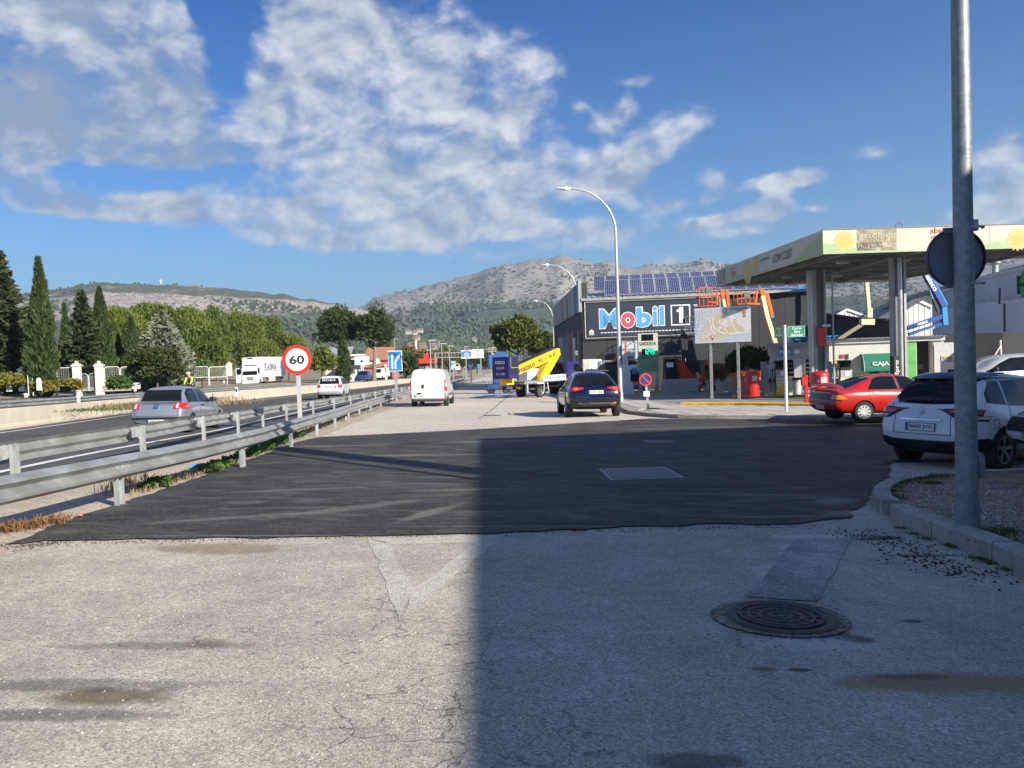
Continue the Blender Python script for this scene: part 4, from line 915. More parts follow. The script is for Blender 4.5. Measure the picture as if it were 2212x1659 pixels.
def drum_bin(px,d,label):
 p = col(px,d); z = gz(p.x,p.y)+.14; r = empty('waste_bin',(p.x,p.y,z),label=label,cat='bin',scale=.68); rd = .56
 b = MB(); b.lathe([(.64,0),(.64,.05),(rd+.02,.10),(rd,.12),(rd,1.75)],n=28); b.build('drum',redp,r,True)
 b = MB(); b.lathe([(rd+.03,1.70),(rd+.03,1.80),(rd-.05,1.92),(.3,2.0),(0,2.03)],n=28); b.build('lid',redp,r,True)
 b = MB(); b.box((.05,-rd-.01,1.45),(.42,.03,.4)); b.build('white_sticker',mat('sticker',(.6,.45,.45),.6,0,.4,12),r)
 b = MB(); b.box((-.28,-rd+.06,1.38),(.14,.04,.14)); b.build('blue_sticker',mat('blue_sticker',(.05,.1,.4),.5),r)
drum_bin(1625.5,43.5,'red drum shaped waste bin with white stickers beside the first pump, fully in view')
drum_bin(1772,35.5,'red domed bin half hidden by the rear spoiler of the red car')
bpy.data.objects  # keep
def red_post(px,d,label,s=1.):
 p = col(px,d); r = empty('red_post',(p.x,p.y,gz(p.x,p.y)+.05),label=label,cat='bollard'); b = MB(); b.box((0,0,.95*s),(.13,.13,1.9*s)); b.build('post',redp,r)
 b = MB(); b.box((-.1,-.02,1.5*s),(.22,.2,.55*s)); b.build('control_box',redp,r,bevel=.015)
red_post(1602,42.9,'slim red post with a box left of the drum bin',.70)
red_post(1742,34.5,'taller red post with a box beside the back of the red car',.68)
# vending kiosk
p = col(1665,50.); q = col(1768,49.); vz = gz(p.x,p.y)+.1
r = empty('vending_kiosk',(p.x,p.y,vz),math.atan2(q.y-p.y,q.x-p.x),label='grey vending kiosk with two dark glazed machines under a ribbed roof',cat='kiosk')
wk = (q-p).length; kgrey = mat('kiosk_grey',(.42,.43,.44),.5,.2,.05,2)
b = MB(); b.bb((0,0,0),(wk,2.2,3.0)); b.build('cabinet',kgrey,r)
b = MB(); b.bb((-.12,-.35,3.0),(wk+.1,2.4,3.12)); b.bb((-.12,-.4,2.92),(wk+.1,-.34,3.18)); b.build('roof',mat('kiosk_roof',(.3,.31,.32),.5,.3),r)
for k,(a,c) in enumerate(((.45,1.85),(2.02,3.1))):
 b = MB(); b.bb((a,-.06,.25),(c,0,2.15)); dr = b.build('door_frame',alu,r); b = MB(); b.bb((a+.1,-.09,.35),(c-.1-(.35 if k == 0 else 0),-.06,2.1)); b.build('glass_door',glassd,dr)
 for j in range(5): b = MB(); b.bb((a+.12,-.1,.75+j*.27),(c-.14-(.35 if k == 0 else 0),-.09,.775+j*.27)); b.build('shelf_edge',kgrey,dr)
 if k == 0: b = MB(); b.bb((c-.42,-.12,.35),(c-.1,-.06,2.1)); b.build('payment_panel',mat('payment_panel',(.5,.51,.52),.4),dr)
 b = MB(); b.bb((a,-.1,.95),(c-.4,-.06,1.05)); b.build('red_trim',redp,dr)
b = MB(); b.bb((.5,-.08,2.35),(1.35,-.02,2.85)); b.build('blue_sign',mat('kiosk_blue',(.05,.32,.60),.4),r); text('lettering','PAN',.6,.25,whp,r,(.9,-.09,2.6),bold=.02)
for a in (1.62,2.7): b = MB(); b.cyl((a,-.03,2.6),(a,-.06,2.6),.15,n=18); b.build('round_sign',whp,r)
p = col(1722,47.0); r = empty('litter_bin',(p.x,p.y,gz(p.x,p.y)+.12),label='small grey litter bin with black rim in front of the vending kiosk',cat='bin'); b = MB(); b.lathe([(.22,0),(.27,.9)],n=14); b.build('bucket',mat('bin_grey',(.45,.46,.47),.5),r,True); b = MB(); b.lathe([(.29,.88),(.3,.98),(.22,1.0)],n=14); b.build('rim',blackp,r)
# container kiosk CAJA
p = col(1793,49.); q = col(2040,47.5); vz = gz(p.x,p.y)+.1
r = empty('container_kiosk',(p.x,p.y,vz),math.atan2(q.y-p.y,q.x-p.x),label='white container kiosk with a green awning over the pay window and an open door',cat='kiosk'); wk = (q-p).length; hk = ztop(Vector((p.x,p.y,vz)),733)-vz
kw = mat('kiosk_white',(.66,.66,.62),.5,0,.05,1.5); DX = wk*.77
b = MB(); b.bb((0,0,0),(DX,2.6,hk-.3)); b.bb((DX,.9,0),(DX+.9,2.6,hk-.3)); b.bb((DX+.9,0,0),(wk,2.6,hk-.3)); b.build('wall',kw,r)
b = MB(); b.bb((-.08,-.12,hk-.3),(wk+.06,2.7,hk-.06)); b.build('fascia',whitep,r)
b = MB()
for i in range(int(wk/.2)): b.box((i*.2+.05,1.2,hk-.02),(.1,3.,.07))
b.bb((-.1,-.3,hk-.058),(wk+.1,2.75,hk-.03)); b.build('ribbed_roof',mat('kiosk_rib_roof',(.35,.35,.36),.5,.3),r)
b = MB(); b.bb((DX+.02,.88,.05),(DX+.88,.898,hk-.32)); b.build('door_opening',mat('dim_interior',(.03,.03,.028),.8),r)
b = MB(); b.bb((DX+.15,.6,.1),(DX+.75,.86,.8)); b.box((DX+.4,.8,1.5),(.3,.04,.3)); b.build('shelf_unit',mat('shelf_grey',(.14,.13,.12),.6),r)
b = MB(); b.box((DX+1.55,-.12,hk/2-.2),(1.25,.05,hk-.5)); dr = b.build('open_door',mat('door_white',(.60,.60,.60),.5),r); b = MB(); b.box((DX+1.6,-.16,hk/2+.25),(.62,.02,.36)); b.build('van_picture',mat('picture_grey',(.3,.31,.33),.5,0,.6,9),dr); b = MB(); b.box((DX+1.6,-.165,hk/2+.41),(.62,.02,.07)); b.build('yellow_stripe',mat('stripe_yellow',(.7,.5,.05),.5),dr)
b = MB(); b.bb((DX-.70,-.03,.2),(DX-.04,0,hk-.36)); b.build('green_film_panel',mat('bright_green_film',(.16,.50,.14),.45,0,.2,2,.4,4),r)
b = MB(); b.bb((1.2,-.012,.3),(4.3,0,1.3)); b.build('green_print',mat('pale_green_print',(.48,.58,.30),.5,0,.2,1.5),r)
for pts in ([(.12,1.3),(.8,1.3),(.85,1.8),(.55,1.75),(.45,2.15),(.15,1.8)],[(.6,1.3),(1.15,1.3),(1.1,2.0),(.8,1.6)]):
 b = MB(); b.add([(x,-.014-.002*len(pts),z) for x,z in pts],[tuple(range(len(pts)))]); b.build('fruit_print',MATS['orange_slice'],r)
b = MB(); b.box((.72,-.03,2.3),(.22,.02,.24)); b.build('red_notice',MATS['notice_red'],r); b = MB(); b.box((1.02,-.03,2.28),(.2,.02,.3)); b.build('dark_notice',mat('notice_dark',(.05,.06,.09),.5),r)
b = MB(); b.box((.7,-.04,1.85),(.4,.02,.2)); b.build('white_notice',whp,r)
# awning
aw = mat('awning_green',(.015,.17,.12),.7,0,.08,4); a0,a1 = wk*.285,wk*.565; zt_,zm_,zl_ = 2.42,1.95,1.35
pr = [(0,zt_),(-.45,zt_-.1),(-.8,zm_),(-.95,zl_+.12),(-.95,zl_),(-.9,zl_),(-.9,zl_+.1),(-.75,zm_-.04),(-.42,zt_-.16),(0,zt_-.06)]
b = MB(); b.prism(pr,'x',a0+.02,a1-.02); awo = b.build('awning',aw,r)
for x in (a0,a1):
 b = MB(); b.add([(x,0,zt_),(x,-.45,zt_-.1),(x,-.8,zm_),(x,-.95,zl_),(x,0,zl_+.05)],[(0,1,2,3,4)]); b.build('awning_side',aw,awo)
 b = MB(); b.tube([(x,0,zt_),(x,-.45,zt_-.09),(x,-.8,zm_+.01),(x,-.96,zl_)],.018,6); b.beam((x,0,zl_+.05),(x,-.8,zm_),.025,.025); b.build('awning_rib',whitep,awo)
text('lettering','CAJA',.95,.3,whp,r,(wk*.43,-.905,1.78),rx=R(-16),bold=.03)
b = MB(); b.bb((wk*.35,-.05,.4),(wk*.445,0,1.45)); b.build('pay_window',mat('pay_blue',(.10,.20,.34),.4),r); b = MB(); b.bb((wk*.365,-.08,.95),(wk*.43,-.05,1.35)); b.build('screen',glassd,r)
b = MB(); b.bb((wk*.45,-.06,.4),(wk*.488,0,1.35)); b.build('card_panel',mat('card_panel',(.55,.57,.35),.5),r); b = MB(); b.bb((wk*.50,-.08,.1),(wk*.55,0,1.45)); b.build('blue_panel',MATS['pay_blue'],r)
p = col(1936,36.7); rs = empty('selfpro_totem',(p.x,p.y,gz(p.x,p.y)+.12),label='black upright payment totem with white vertical lettering beside the canopy column',cat='totem'); b = MB(); b.bb((-.17,-.15,0),(.17,.2,2.1)); b.build('totem',blackp,rs,bevel=.02); text('lettering','selfpro',1.1,.23,whp,rs,(0,-.16,1.35),ry=R(-90),bold=.01)
# ------------------------------------------------------------------ signs of the station
# price sign
p = col(1402,58.); D_ = 58.
zs = lambda py: unproj(1402,py,D_).z
r = empty('price_sign',(p.x,p.y,gz(p.x,p.y)),label='tall fuel price sign showing GASOLEO A and GASOLINA 95 with green digits',cat='price sign'); gb = r.location.z
w_ = (1423-1380)/FOC*D_; zt_ = zs(720)-gb; zb_ = zs(803)-gb; sgm = mat('price_panel',(.44,.45,.37),.5,0,.05,2)
b = MB(); b.bb((-w_/2,-.15,zb_),(w_/2,.15,zt_)); b.build('sign_panel',sgm,r,bevel=.02)
hh_ = zt_-zb_
b = MB(); b.bb((-w_/2+.02,-.16,zb_+.01),(w_/2-.02,-.15,zb_+.33*hh_)); b.build('green_band',mat('price_green',(.22,.38,.20),.5,0,.2,2),r)
b = MB(); b.bb((-.47,-.17,zb_+.81*hh_),(.40,-.15,zb_+.975*hh_)); b.build('display',glassd,r)
b = MB(); b.bb((-.45,-.17,zb_+.44*hh_),(.43,-.15,zb_+.60*hh_)); b.build('display',glassd,r)
ledm = mat('green_led',(.02,.4,.25),.5,emit=(.0,.9,.45,1.6))
SEG = {'1': 'bc','2': 'abged','4': 'fgbc','9': 'abcdfg'}
b = MB(); cw,chh = .10,.17; cyy = zb_+.52*hh_
for k,chd in enumerate('1249'):
 cx_ = -.22+k*.19; S_ = {'a': ((-1,1),(1,1)),'b': ((1,1),(1,0)),'c': ((1,0),(1,-1)),'d': ((-1,-1),(1,-1)),'e': ((-1,-1),(-1,0)),'f': ((-1,0),(-1,1)),'g': ((-1,0),(1,0))}
 for s_ in SEG[chd]:
  (ax,az_),(bx,bz) = S_[s_]; b.beam((cx_+ax*cw/2,-.18,cyy+az_*chh),(cx_+bx*cw/2,-.18,cyy+bz*chh),.035,.035,up=(0,1,0))
b.build('digits',ledm,r)
text('lettering','GASOLEO A',1.2,.27,dkp,r,(-.02,-.17,zb_+.735*hh_),bold=.012); text('lettering','GASOLINA 95',1.3,.27,dkp,r,(0,-.17,zb_+.385*hh_),bold=.012)
text('lettering','gasolpop',.78,.2,mat('lime_print',(.25,.42,.10),.5),r,(-.2,-.17,zb_+.16*hh_)); text('lettering','24H',.34,.2,redpr,r,(.42,-.17,zb_+.1*hh_)); text('lettering','abierto',.32,.09,redpr,r,(.42,-.17,zb_+.2*hh_))
for s_ in (-1,1):
 b = MB(); b.box((s_*.6,0,zb_/2),(.15,.15,zb_)); b.prism([(s_*.6-.26,0),(s_*.6+.26,0),(s_*.6+.08,.6),(s_*.6-.08,.6)],'y',-.03,.03); b.build('leg',mat('leg_pale_blue',(.36,.42,.48),.5,.2),r)
# no parking sign, leaning
p = at(1401,888,.05); r = empty('no_parking_sign',(p.x,p.y,gz(p.x,p.y)+PAVE_H+.01),label='portable round no parking sign leaning on a small cross foot on the pavement',cat='traffic sign')
ppm = FOC/proj(p)[2]; hh_ = (886-822)/ppm; lean = R(-4.5);
sub = Matrix.Rotation(lean,4,'Y')
def leanv(v): return sub @ Vector(v)
b = MB()
b.beam(leanv((0,0,0)),leanv((0,0,hh_*.8)),.09,.05)
b.build('post',galv,r); b = MB()
for s_ in ((-.45,-.15),(.45,-.05),(.2,.3),(-.3,.25)): b.beam((0,0,.04),(s_[0],s_[1],.0),.05,.05)
b.build('foot',galv_dull,r)
cz = leanv((0,-.05,hh_)); rd = 13.6/ppm
b = MB(); b.cyl(cz+Vector((0,.02,0)),cz+Vector((0,-.01,0)),rd,n=32); b.build('red_ring',mat('sign_red',(.55,.06,.03),.45,0,.1,4),r)
b = MB(); b.cyl(cz+Vector((0,-.011,0)),cz+Vector((0,-.018,0)),rd*.78,n=32); b.build('blue_disc',mat('sign_violet_blue',(.03,.03,.16),.45),r)
b = MB(); b.beam(cz+Vector((-rd*.58,-.022,rd*.58)),cz+Vector((rd*.58,-.022,-rd*.58)),.01,rd*.22,up=(.7,0,.7)); b.build('diagonal_bar',MATS['sign_red'],r)
b = MB(); c_ = leanv((-.02,-.06,hh_*.52)); b.box(c_,(.25,.03,.21),rm=Matrix.Rotation(R(4),3,'Y')); b.build('paper_notice',mat('paper',(.6,.6,.62),.6,0,.2,20),r)
# map sign
D_ = 38.; a_ = unproj(1500,671,D_+.6); c_ = unproj(1621,656,D_-.5); lo = unproj(1502,746,D_+.6)
p = col(1560,D_); r = empty('map_sign',((a_.x+c_.x)/2,(a_.y+c_.y)/2,gz(p.x,p.y)+PAVE_H),math.atan2(c_.y-a_.y,c_.x-a_.x),label='big white street map board of the industrial estate on two steel legs',cat='map board'); gb = r.location.z
w_ = Vector((c_.x-a_.x,c_.y-a_.y)).length; zt_ = (a_.z+c_.z)/2-gb; zb_ = zt_-(a_.z-lo.z)
mw_ = mat('map_white',(.64,.65,.68),.4,0,.03,1)
b = MB(); b.bb((-w_/2,-.04,zb_),(w_/2,.0,zt_)); b.build('board',mw_,r)
for px_ in (-.455,.52): b = MB(); b.bb((px_*w_/2-.06,.0,-.05),(px_*w_/2+.06,.12,zt_-.2)); b.build('leg',galv,r)
hh_ = zt_-zb_
def mp_(x,y): return (-w_/2+w_*(x-70)/665,zb_+hh_*(1-(y-305+ (x-70)*.0)/450))
def mpoly(pts,m,o): b = MB(); b.add([(mp_(x,y)[0],-.04-o,mp_(x,y)[1]) for x,y in pts],[tuple(range(len(pts)))[::-1]]); return b.build('map_area',m,r)
mt = mat('map_tan',(.60,.50,.32),.5); mb_ = mat('map_grey_blue',(.50,.54,.61),.5); mr_ = mat('map_road',(.70,.71,.74),.5)
mpoly([(75,330),(270,312),(470,318),(380,380),(240,450),(130,690),(80,745),(72,500)],mb_,.003); mpoly([(80,745),(130,705),(680,640),(735,600),(735,735)],mb_,.003)
mpoly([(133,695),(235,460),(470,325),(466,400),(490,470),(565,455),(580,530),(640,570),(678,640),(300,710),(160,720)],mt,.006)
b = MB()
def road(pts,w):
 for (x0_,y0_),(x1_,y1_) in zip(pts,pts[1:]):
  a = mp_(x0_,y0_); c = mp_(x1_,y1_); b.beam((a[0],-.05,a[1]),(c[0],-.05,c[1]),.004,w,up=Vector((-(c[1]-a[1]),0,c[0]-a[0])).normalized())
road([(240,455),(265,520),(270,610),(285,680)],.07); road([(300,430),(282,500),(300,560),(340,610),(410,640),(470,650),(680,640)],.07); road([(350,480),(410,555),(470,660)],.06); road([(330,500),(390,460)],.05)
for k in range(5): road([(150+k*4,690-k*28),(300+k*14,640-k*10)],.035)
for k in range(6): road([(330+k*14,600-k*22),(520+k*6,520-k*24)],.04);
road([(470,440),(510,520),(570,640)],.06); road([(380,380),(470,440)],.05)
for k in range(6): road([(80+k*22,330),(100+k*14,640-k*40)],.03);
for k in range(7): road([(85,350+k*45),(230-k*12,340+k*52)],.025)
b.build('map_streets',mr_,r)
text('lettering','POLIGON INDUSTRIAL',w_*.31,.11,dkp,r,(mp_(600,333)[0],-.05,mp_(0,333)[1]),bold=.01); text('lettering','"EL PI"',w_*.09,.09,dkp,r,(mp_(600,357)[0],-.05,mp_(0,357)[1]),bold=.01)
b = MB(); cx_,cz_ = mp_(665,395); b.cyl((cx_,-.045,cz_+.05),(cx_,-.05,cz_+.05),.09,n=12); b.box((cx_,-.047,cz_-.12),(.12,.006,.14)); b.build('crest',mat('crest_orange',(.5,.28,.08),.5),r)
b = MB(); cx_,cz_ = mp_(283,672); b.cyl((cx_,-.045,cz_),(cx_,-.053,cz_),.09,n=16); b.add([(cx_-.05,-.05,cz_-.06),(cx_+.05,-.05,cz_-.06),(cx_,-.05,cz_-.22)],[(0,1,2)]); b.build('pin_mark',MATS['notice_red'],r); b = MB(); b.cyl((cx_,-.053,cz_),(cx_,-.056,cz_),.06,n=16); b.build('pin_centre',mr_,r)
# street name sign
p = at(1699,896); D_ = proj(p)[2]; r = empty('street_name_sign',(p.x,p.y,gz(p.x,p.y)+PAVE_H),label='green street name plates reading Carrer Sant Salvador on a thin white post',cat='street sign'); gb = r.location.z
zt_ = ztop(p,702)-gb; ppm = FOC/D_
b = MB(); b.cyl((0,0,0),(0,0,zt_),.055,n=12); b.build('post',whitep,r,True)
gs = mat('sign_green',(.01,.22,.12),.4)
w_,h_ = 39/ppm,25/ppm; cz_ = zt_-15/ppm
b = MB(); b.bb((.07,-.05,cz_-h_/2),(.07+w_,-.02,cz_+h_/2)); pl_ = b.build('name_plate',gs,r,bevel=.005)
b = MB(); x_,X_ = .10,.04+w_
for a_,c_ in (((x_,cz_-h_/2+.03),(X_,cz_-h_/2+.03)),((x_,cz_+h_/2-.03),(X_,cz_+h_/2-.03)),((x_,cz_-h_/2+.03),(x_,cz_+h_/2-.03)),((X_,cz_-h_/2+.03),(X_,cz_+h_/2-.03))): b.beam((a_[0],-.053,a_[1]),(c_[0],-.053,c_[1]),.006,.012,up=(0,1,0))
b.build('plate_border',whp,pl_)
text('lettering','Carrer\nSant\nSalvador',w_*.66,h_*.80,whp,r,(.07+w_*.54,-.054,cz_),bold=.015)
w2 = 17/ppm; b = MB(); b.box((-.07-w2/2,.02,cz_),(w2,.03,h_),rz=R(-12)); b.build('name_plate',mat('sign_dull_green',(.02,.09,.055),.5),r,bevel=.005); text('lettering','Carrer\ndel\nTransport',w2*.8,h_*.8,mat('dull_print',(.3,.36,.33),.5),r,(-.07-w2/2,-.0,cz_),rz=R(-12))
# ------------------------------------------------------------------ lamp posts
def lamp(px,py_base,d,py_bend,arm_px,arm_py,label,r0=.12,up=0.,zt=None):
 p = at(px,py_base) if d is None else col(px,d); d = proj(p)[2]; base_z = gz(p.x,p.y)+up; r = empty('lamp_post',(p.x,p.y,base_z),label=label,cat='lamp post',group='curved lamp posts along the service road')
 zt = ztop(p,py_bend)-base_z; hd = unproj(arm_px,arm_py,d-.0); ax = hd.x-p.x; az_ = hd.z-base_z-zt
 pts = [(0,0,0),(0,0,zt*.5),(0,0,zt)];
 for k in range(1,15): t = k/14*math.pi/2*.97; pts.append((ax*(1-math.cos(t)),-.0*t,zt+az_*math.sin(t)))
 rr = [r0]+[r0*.78]+[r0*.55]*1+[r0*.5-.012*k/14 for k in range(14)]
 b = MB(); b.tube(pts,rr,14); b.build('pole',mat('lamp_pole_white',(.50,.51,.52),.4,.4,.06,3),r,True)
 e = Vector(pts[-1]); b = MB(); s_ = -1 if ax < 0 else 1
 b.add([e+Vector((s_*x,y,z)) for x,y,z in ((0,-.06,-.03),(0,.06,-.03),(.25,.16,-.06),(.7,.12,.02),(.7,-.12,.02),(.25,-.16,-.06),(0,-.05,.05),(0,.05,.05),(.25,.13,.08),(.7,.09,.07),(.7,-.09,.07),(.25,-.13,.08))],[(0,1,2,3,4,5),(11,10,9,8,7,6),(0,6,7,1),(1,7,8,2),(2,8,9,3),(3,9,10,4),(4,10,11,5),(5,11,6,0)]); b.build('lamp_head',mat('lamp_head',(.55,.56,.57),.4,.3),r,bevel=.01)
 b = MB(); b.cyl((0,0,0),(0,0,.5),r0*1.25,r0*1.12,14); b.build('base_sleeve',MATS['lamp_pole_white'],r,True)
 return p,r
l1,l1r = lamp(1341,872,None,500,1226,411,'nearest curved lamp post, standing on the pavement corner beside the dark blue car',.115,PAVE_H)
lamp(1252,None,72.,628,1183,573,'second curved lamp post, in front of the workshop corner',.11)
lamp(1199,None,108.,690,1160,650,'third curved lamp post, farthest of the row by the big tree',.11)
# two round traffic signs seen edge-on on the first lamp post
for k,(py_,m) in enumerate(((752,'sign_red'),(777,None))):
 r = empty('round_sign',(l1.x+.30,l1.y-.1,ztop(l1,py_)),R(78),label=('upper' if k == 0 else 'lower')+' round traffic sign seen nearly edge-on at the side of the nearest curved lamp post',cat='traffic sign')
 b = MB(); b.cyl((0,0,0),(0,-.04,0),.34,n=24); b.build('sign_disc',MATS['sign_red'] if m else mat('sign_back_grey',(.06,.065,.075),.5),r); b = MB(); b.cyl((0,.0,0),(0,.012,0),.325,n=24); b.build('sign_back',mat('sign_back_grey',(.06,.065,.075),.5),r)
# the big near pole with sign disc seen from behind
p = at(2090,1142,.13); bp_ = p
r = empty('near_lamp_pole',(p.x,p.y,gz(p.x,p.y)+.13),label='thick galvanised lamp pole rising from the gravel island out of the picture',cat='lamp post')
h1 = 10.5; ppm = FOC/proj(p)[2]; rb = 24/ppm; lx = (unproj(2072,0,proj(p)[2]).x-p.x)
pm = mat('mottled_zinc',(.20,.225,.25),.5,.4,.2,9,.12,60,tint=(.30,.325,.345),tscale=16.)
slope_ = 0.
b = MB(); b.tube([(0,0,.25),(0,0,3),(0,0,6),(0,0,h1)],[rb*.93,rb*.80,rb*.66,rb*.5],28); b.build('pole',pm,r,True)
b = MB(); b.tube([(0,0,-.05),(0,0,.28)],[rb*1.03,rb*1.01],28); b.build('base_sleeve',pm,r,True)
b = MB(); b.tube([(0,0,h1),(0,0,h1+.2)]+[(-2.3*(1-math.cos(t)),0,h1+.2+1.5*math.sin(t)) for t in [i*.2 for i in range(1,8)]],.06,10); b.build('arm',pm,r,True)
b = MB(); b.box((rb+.02,.02,.57),(.07,.10,.22)); b.build('service_box',pm,r,bevel=.01)
zc = ztop(Vector((p.x,p.y+.12,p.z)),557); rd = 61/ppm
dz = mat('sign_back_blue_grey',(.17,.195,.24),.5,.2,.15,2)
r2 = empty('round_sign',(p.x+.0,p.y+rb+.03,zc),label='large round traffic sign seen from behind on the near galvanised pole',cat='traffic sign')
ppd = FOC/(proj(p)[2]+.2)
b = MB(); b.cyl((-.0,0,0),(-.0,.012,0),rd,n=48); b.build('sign_disc',dz,r2); b = MB(); b.lathe([(rd,-.012),(rd+.012,-.012),(rd+.012,.03),(rd,.03)],n=48); o = b.build('rim',mat('rim_dark',(.05,.04,.045),.5),r2); o.rotation_euler = (R(90),0,0)
for z_ in (.25,-.25): b = MB(); b.box((0,-.02,z_),(rd*.9,.03,.05)); b.build('rail',dz,r2)
b = MB()
for z_ in (.25,-.25): b.tube([(.08+math.cos(a)*(rb*.8+.01),-rb-.03+math.sin(a)*(rb*.8+.01),z_) for a in [i*math.pi/10-math.pi for i in range(11)]],.012,6)
b.box((.06,-rb-.06,.27),(.10,.04,.10)); b.build('clamp',galv_dull,r2)
# ------------------------------------------------------------------ motorway signs
def post_sign(px,d,py_c,label,cat_='traffic sign',thick=.045,name='traffic_sign',ground=gz,postm=None,top=0):
 p = col(px,d,ground); r = empty(name,(p.x,p.y,p.z),label=label,cat=cat_); zc = ztop(p,py_c)-p.z; b = MB(); b.box((0,.05,(zc+top)/2),(thick*2,thick,zc+top)); b.build('post',postm or galv,r); return r,zc,FOC/d
r,zc,ppm = post_sign(648.5,24.3,777,'round red and white 60 speed limit sign between the two guardrails',name='speed_limit_sign',thick=.06,postm=mat('post_pale',(.52,.53,.52),.5,.3),top=.2)
rd = 31.6/ppm
b = MB(); b.cyl((0,0,zc),(0,-.02,zc),rd,n=48); b.build('red_ring',mat('traffic_red',(.62,.03,.02),.35),r)
b = MB(); b.cyl((0,-.021,zc),(0,-.026,zc),rd*.765,n=48); b.build('white_disc',whp,r)
text('lettering','60',rd*1.03,rd*.60,mat('sign_black',(.03,.03,.035),.5),r,(0,-.03,zc),bold=.028)
tblue = mat('traffic_blue',(.02,.20,.52),.4);
r,zc,ppm = post_sign(857,51,780,'blue rectangular merging lane sign with two white arrows on a steel post',name='lane_sign',thick=.08)
w_,h_ = 30.5/ppm,44.5/ppm; b = MB(); b.bb((-w_/2,-.03,zc-h_/2),(w_/2,0,zc+h_/2)); b.build('white_border',whp,r,bevel=.01); b = MB(); b.bb((-w_/2+.04,-.036,zc-h_/2+.04),(w_/2-.04,-.031,zc+h_/2-.04)); b.build('blue_panel',tblue,r)
def arrow(pts,w,hd,name='arrow',y=-.042):
 b = MB()
 for a,c in zip(pts,pts[1:]): b.beam((a[0],y,zc+a[1]),(c[0],y,zc+c[1]),.006,w,up=Vector((-(c[1]-a[1]),0,c[0]-a[0])).normalized())
 a,c = Vector(pts[-2]),Vector(pts[-1]); d_ = (c-a).normalized(); n = Vector((-d_.y,d_.x)); t = c+d_*hd
 b.add([(c.x+n.x*hd*.6-d_.x*hd*.2,y-.004,zc+c.y+n.y*hd*.6-d_.y*hd*.2),(c.x-n.x*hd*.6-d_.x*hd*.2,y-.004,zc+c.y-n.y*hd*.6-d_.y*hd*.2),(t.x,y-.004,zc+t.y)],[(0,1,2)]); b.build(name,whp,r)
arrow([(-w_*.2,-h_*.38),(-w_*.2,h_*.22)],.1,.2); arrow([(w_*.02,-h_*.38),(w_*.02,-h_*.02),(w_*.24,h_*.2)],.1,.2)
# ------------------------------------------------------------------ guardrails
WB = [(0,0),(.03,.02),(.075,.045),(.08,.075),(.035,.11),(.0,.135),(-.0,.155),(.035,.18),(.08,.215),(.075,.245),(.03,.27),(0,.29)]
def guardrail(name,path,ztopf,surf,side,label,post_from,spacing,d_lim,spacer=True,hb=.29,seg=4.0,post_depth=0.35,facing=1):
 """path: ground xy polyline; side=+1: profile bulges to the right of the direction"""
 pts = [Vector(p) for p in path]; r = empty(name,(pts[0].x,pts[0].y,surf(*pts[0])),label=label,cat='guardrail'); off = r.matrix_world.translation
 rs = resample(pts,1.0); k = len(WB); sc = hb/.29
 i = 0; segn = int(seg)
 while i < len(rs)-1:
  j = min(len(rs)-1,i+segn); b = MB(); b.off = off; vs = []
  lap = .0
  for t in range(i,j+1):
   p = rs[t]; d = (rs[min(t+1,len(rs)-1)]-rs[max(t-1,0)]).normalized(); n = Vector((d.y,-d.x))*side; q0 = p-d*.02 if t == i else p+(d*.08 if t == j else d*0)
   sh = .0 if t != i else .006
   for a,h in WB:
    q = q0+n*(a-sh); vs.append((q.x,q.y,surf(p.x,p.y)+ztopf-hb+h*sc))
  m = j-i+1
  b.add(vs,[(u*k+v,u*k+v+1,(u+1)*k+v+1,(u+1)*k+v) for u in range(m-1) for v in range(k-1)]); o = b.build('rail_beam',galv,r,True)
  if proj((rs[i].x,rs[i].y,0))[2] < 40: o.data.materials[0] = galv
  i = j
 L_ = 0; acc = post_from; tot = sum((b_-a_).length for a_,b_ in zip(pts,pts[1:])); n = 0
 fine = resample(pts,.25)
 while acc < tot-.3 and n < 60:
  ii = min(len(fine)-1,int(acc/.25)); p = fine[ii]; d = (fine[min(ii+1,len(fine)-1)]-fine[max(0,ii-1)]).normalized(); nrm = Vector((d.y,-d.x))*side; g = surf(p.x,p.y)
  if proj((p.x,p.y,g))[2] > d_lim: break
  o = .0 if not spacer else .16
  c = p-nrm*(o+.05); rz = math.atan2(d.y,d.x)
  b = MB(); b.off = off; zt_ = g+ztopf-(.02 if spacer else .06)
  rm = Matrix.Rotation(rz,3,'Z')
  for cc,dd in (((0,0),(.12,.008)),((-.056,.03),(.008,.06)),((.056,.03),(.008,.06))):   # C-section post
   q = rm @ Vector((cc[0],cc[1]*-side,0)); b.box((c.x+q.x,c.y+q.y,(zt_+g-.15)/2),(dd[0],dd[1],zt_-g+.15),rm=rm)
  post = b.build('post',galv_dull,r)
  if spacer:
   b = MB(); b.off = off; c2 = p-nrm*.08; b.box((c2.x,c2.y,g+ztopf-hb*.42),(.10,.15,.16),rm=rm); c3 = p-nrm*.115; b.box((c3.x-d.x*.16,c3.y-d.y*.16,g+ztopf-hb*.42),(.22,.012,.19),rm=rm)
   sp = b.build('spacer_block',galv_dull,r)
   if n < 14:
    for du in (-.22,-.04):
     for dz_ in (-.05,.05): b = MB(); b.off = off; q = c3+d*du-nrm*.01; b.box((q.x,q.y,g+ztopf-hb*.42+dz_),(.025,.025,.025),rm=rm); b.build('bolt',galv,sp)
  acc += spacing; n += 1
 return r
def rail_path(pts,off,surf=gz): return [tuple(at(px,py,off,surf)[:2]) for px,py in pts]
R1 = rail_path([(0,1029),(130,1006),(429,953),(560,926),(623,909),(712,886),(781,866),(849,849),(885,841)],.60)
R1 = [(R1[0][0]*1.0-.05*3,R1[0][1]-6),] + R1
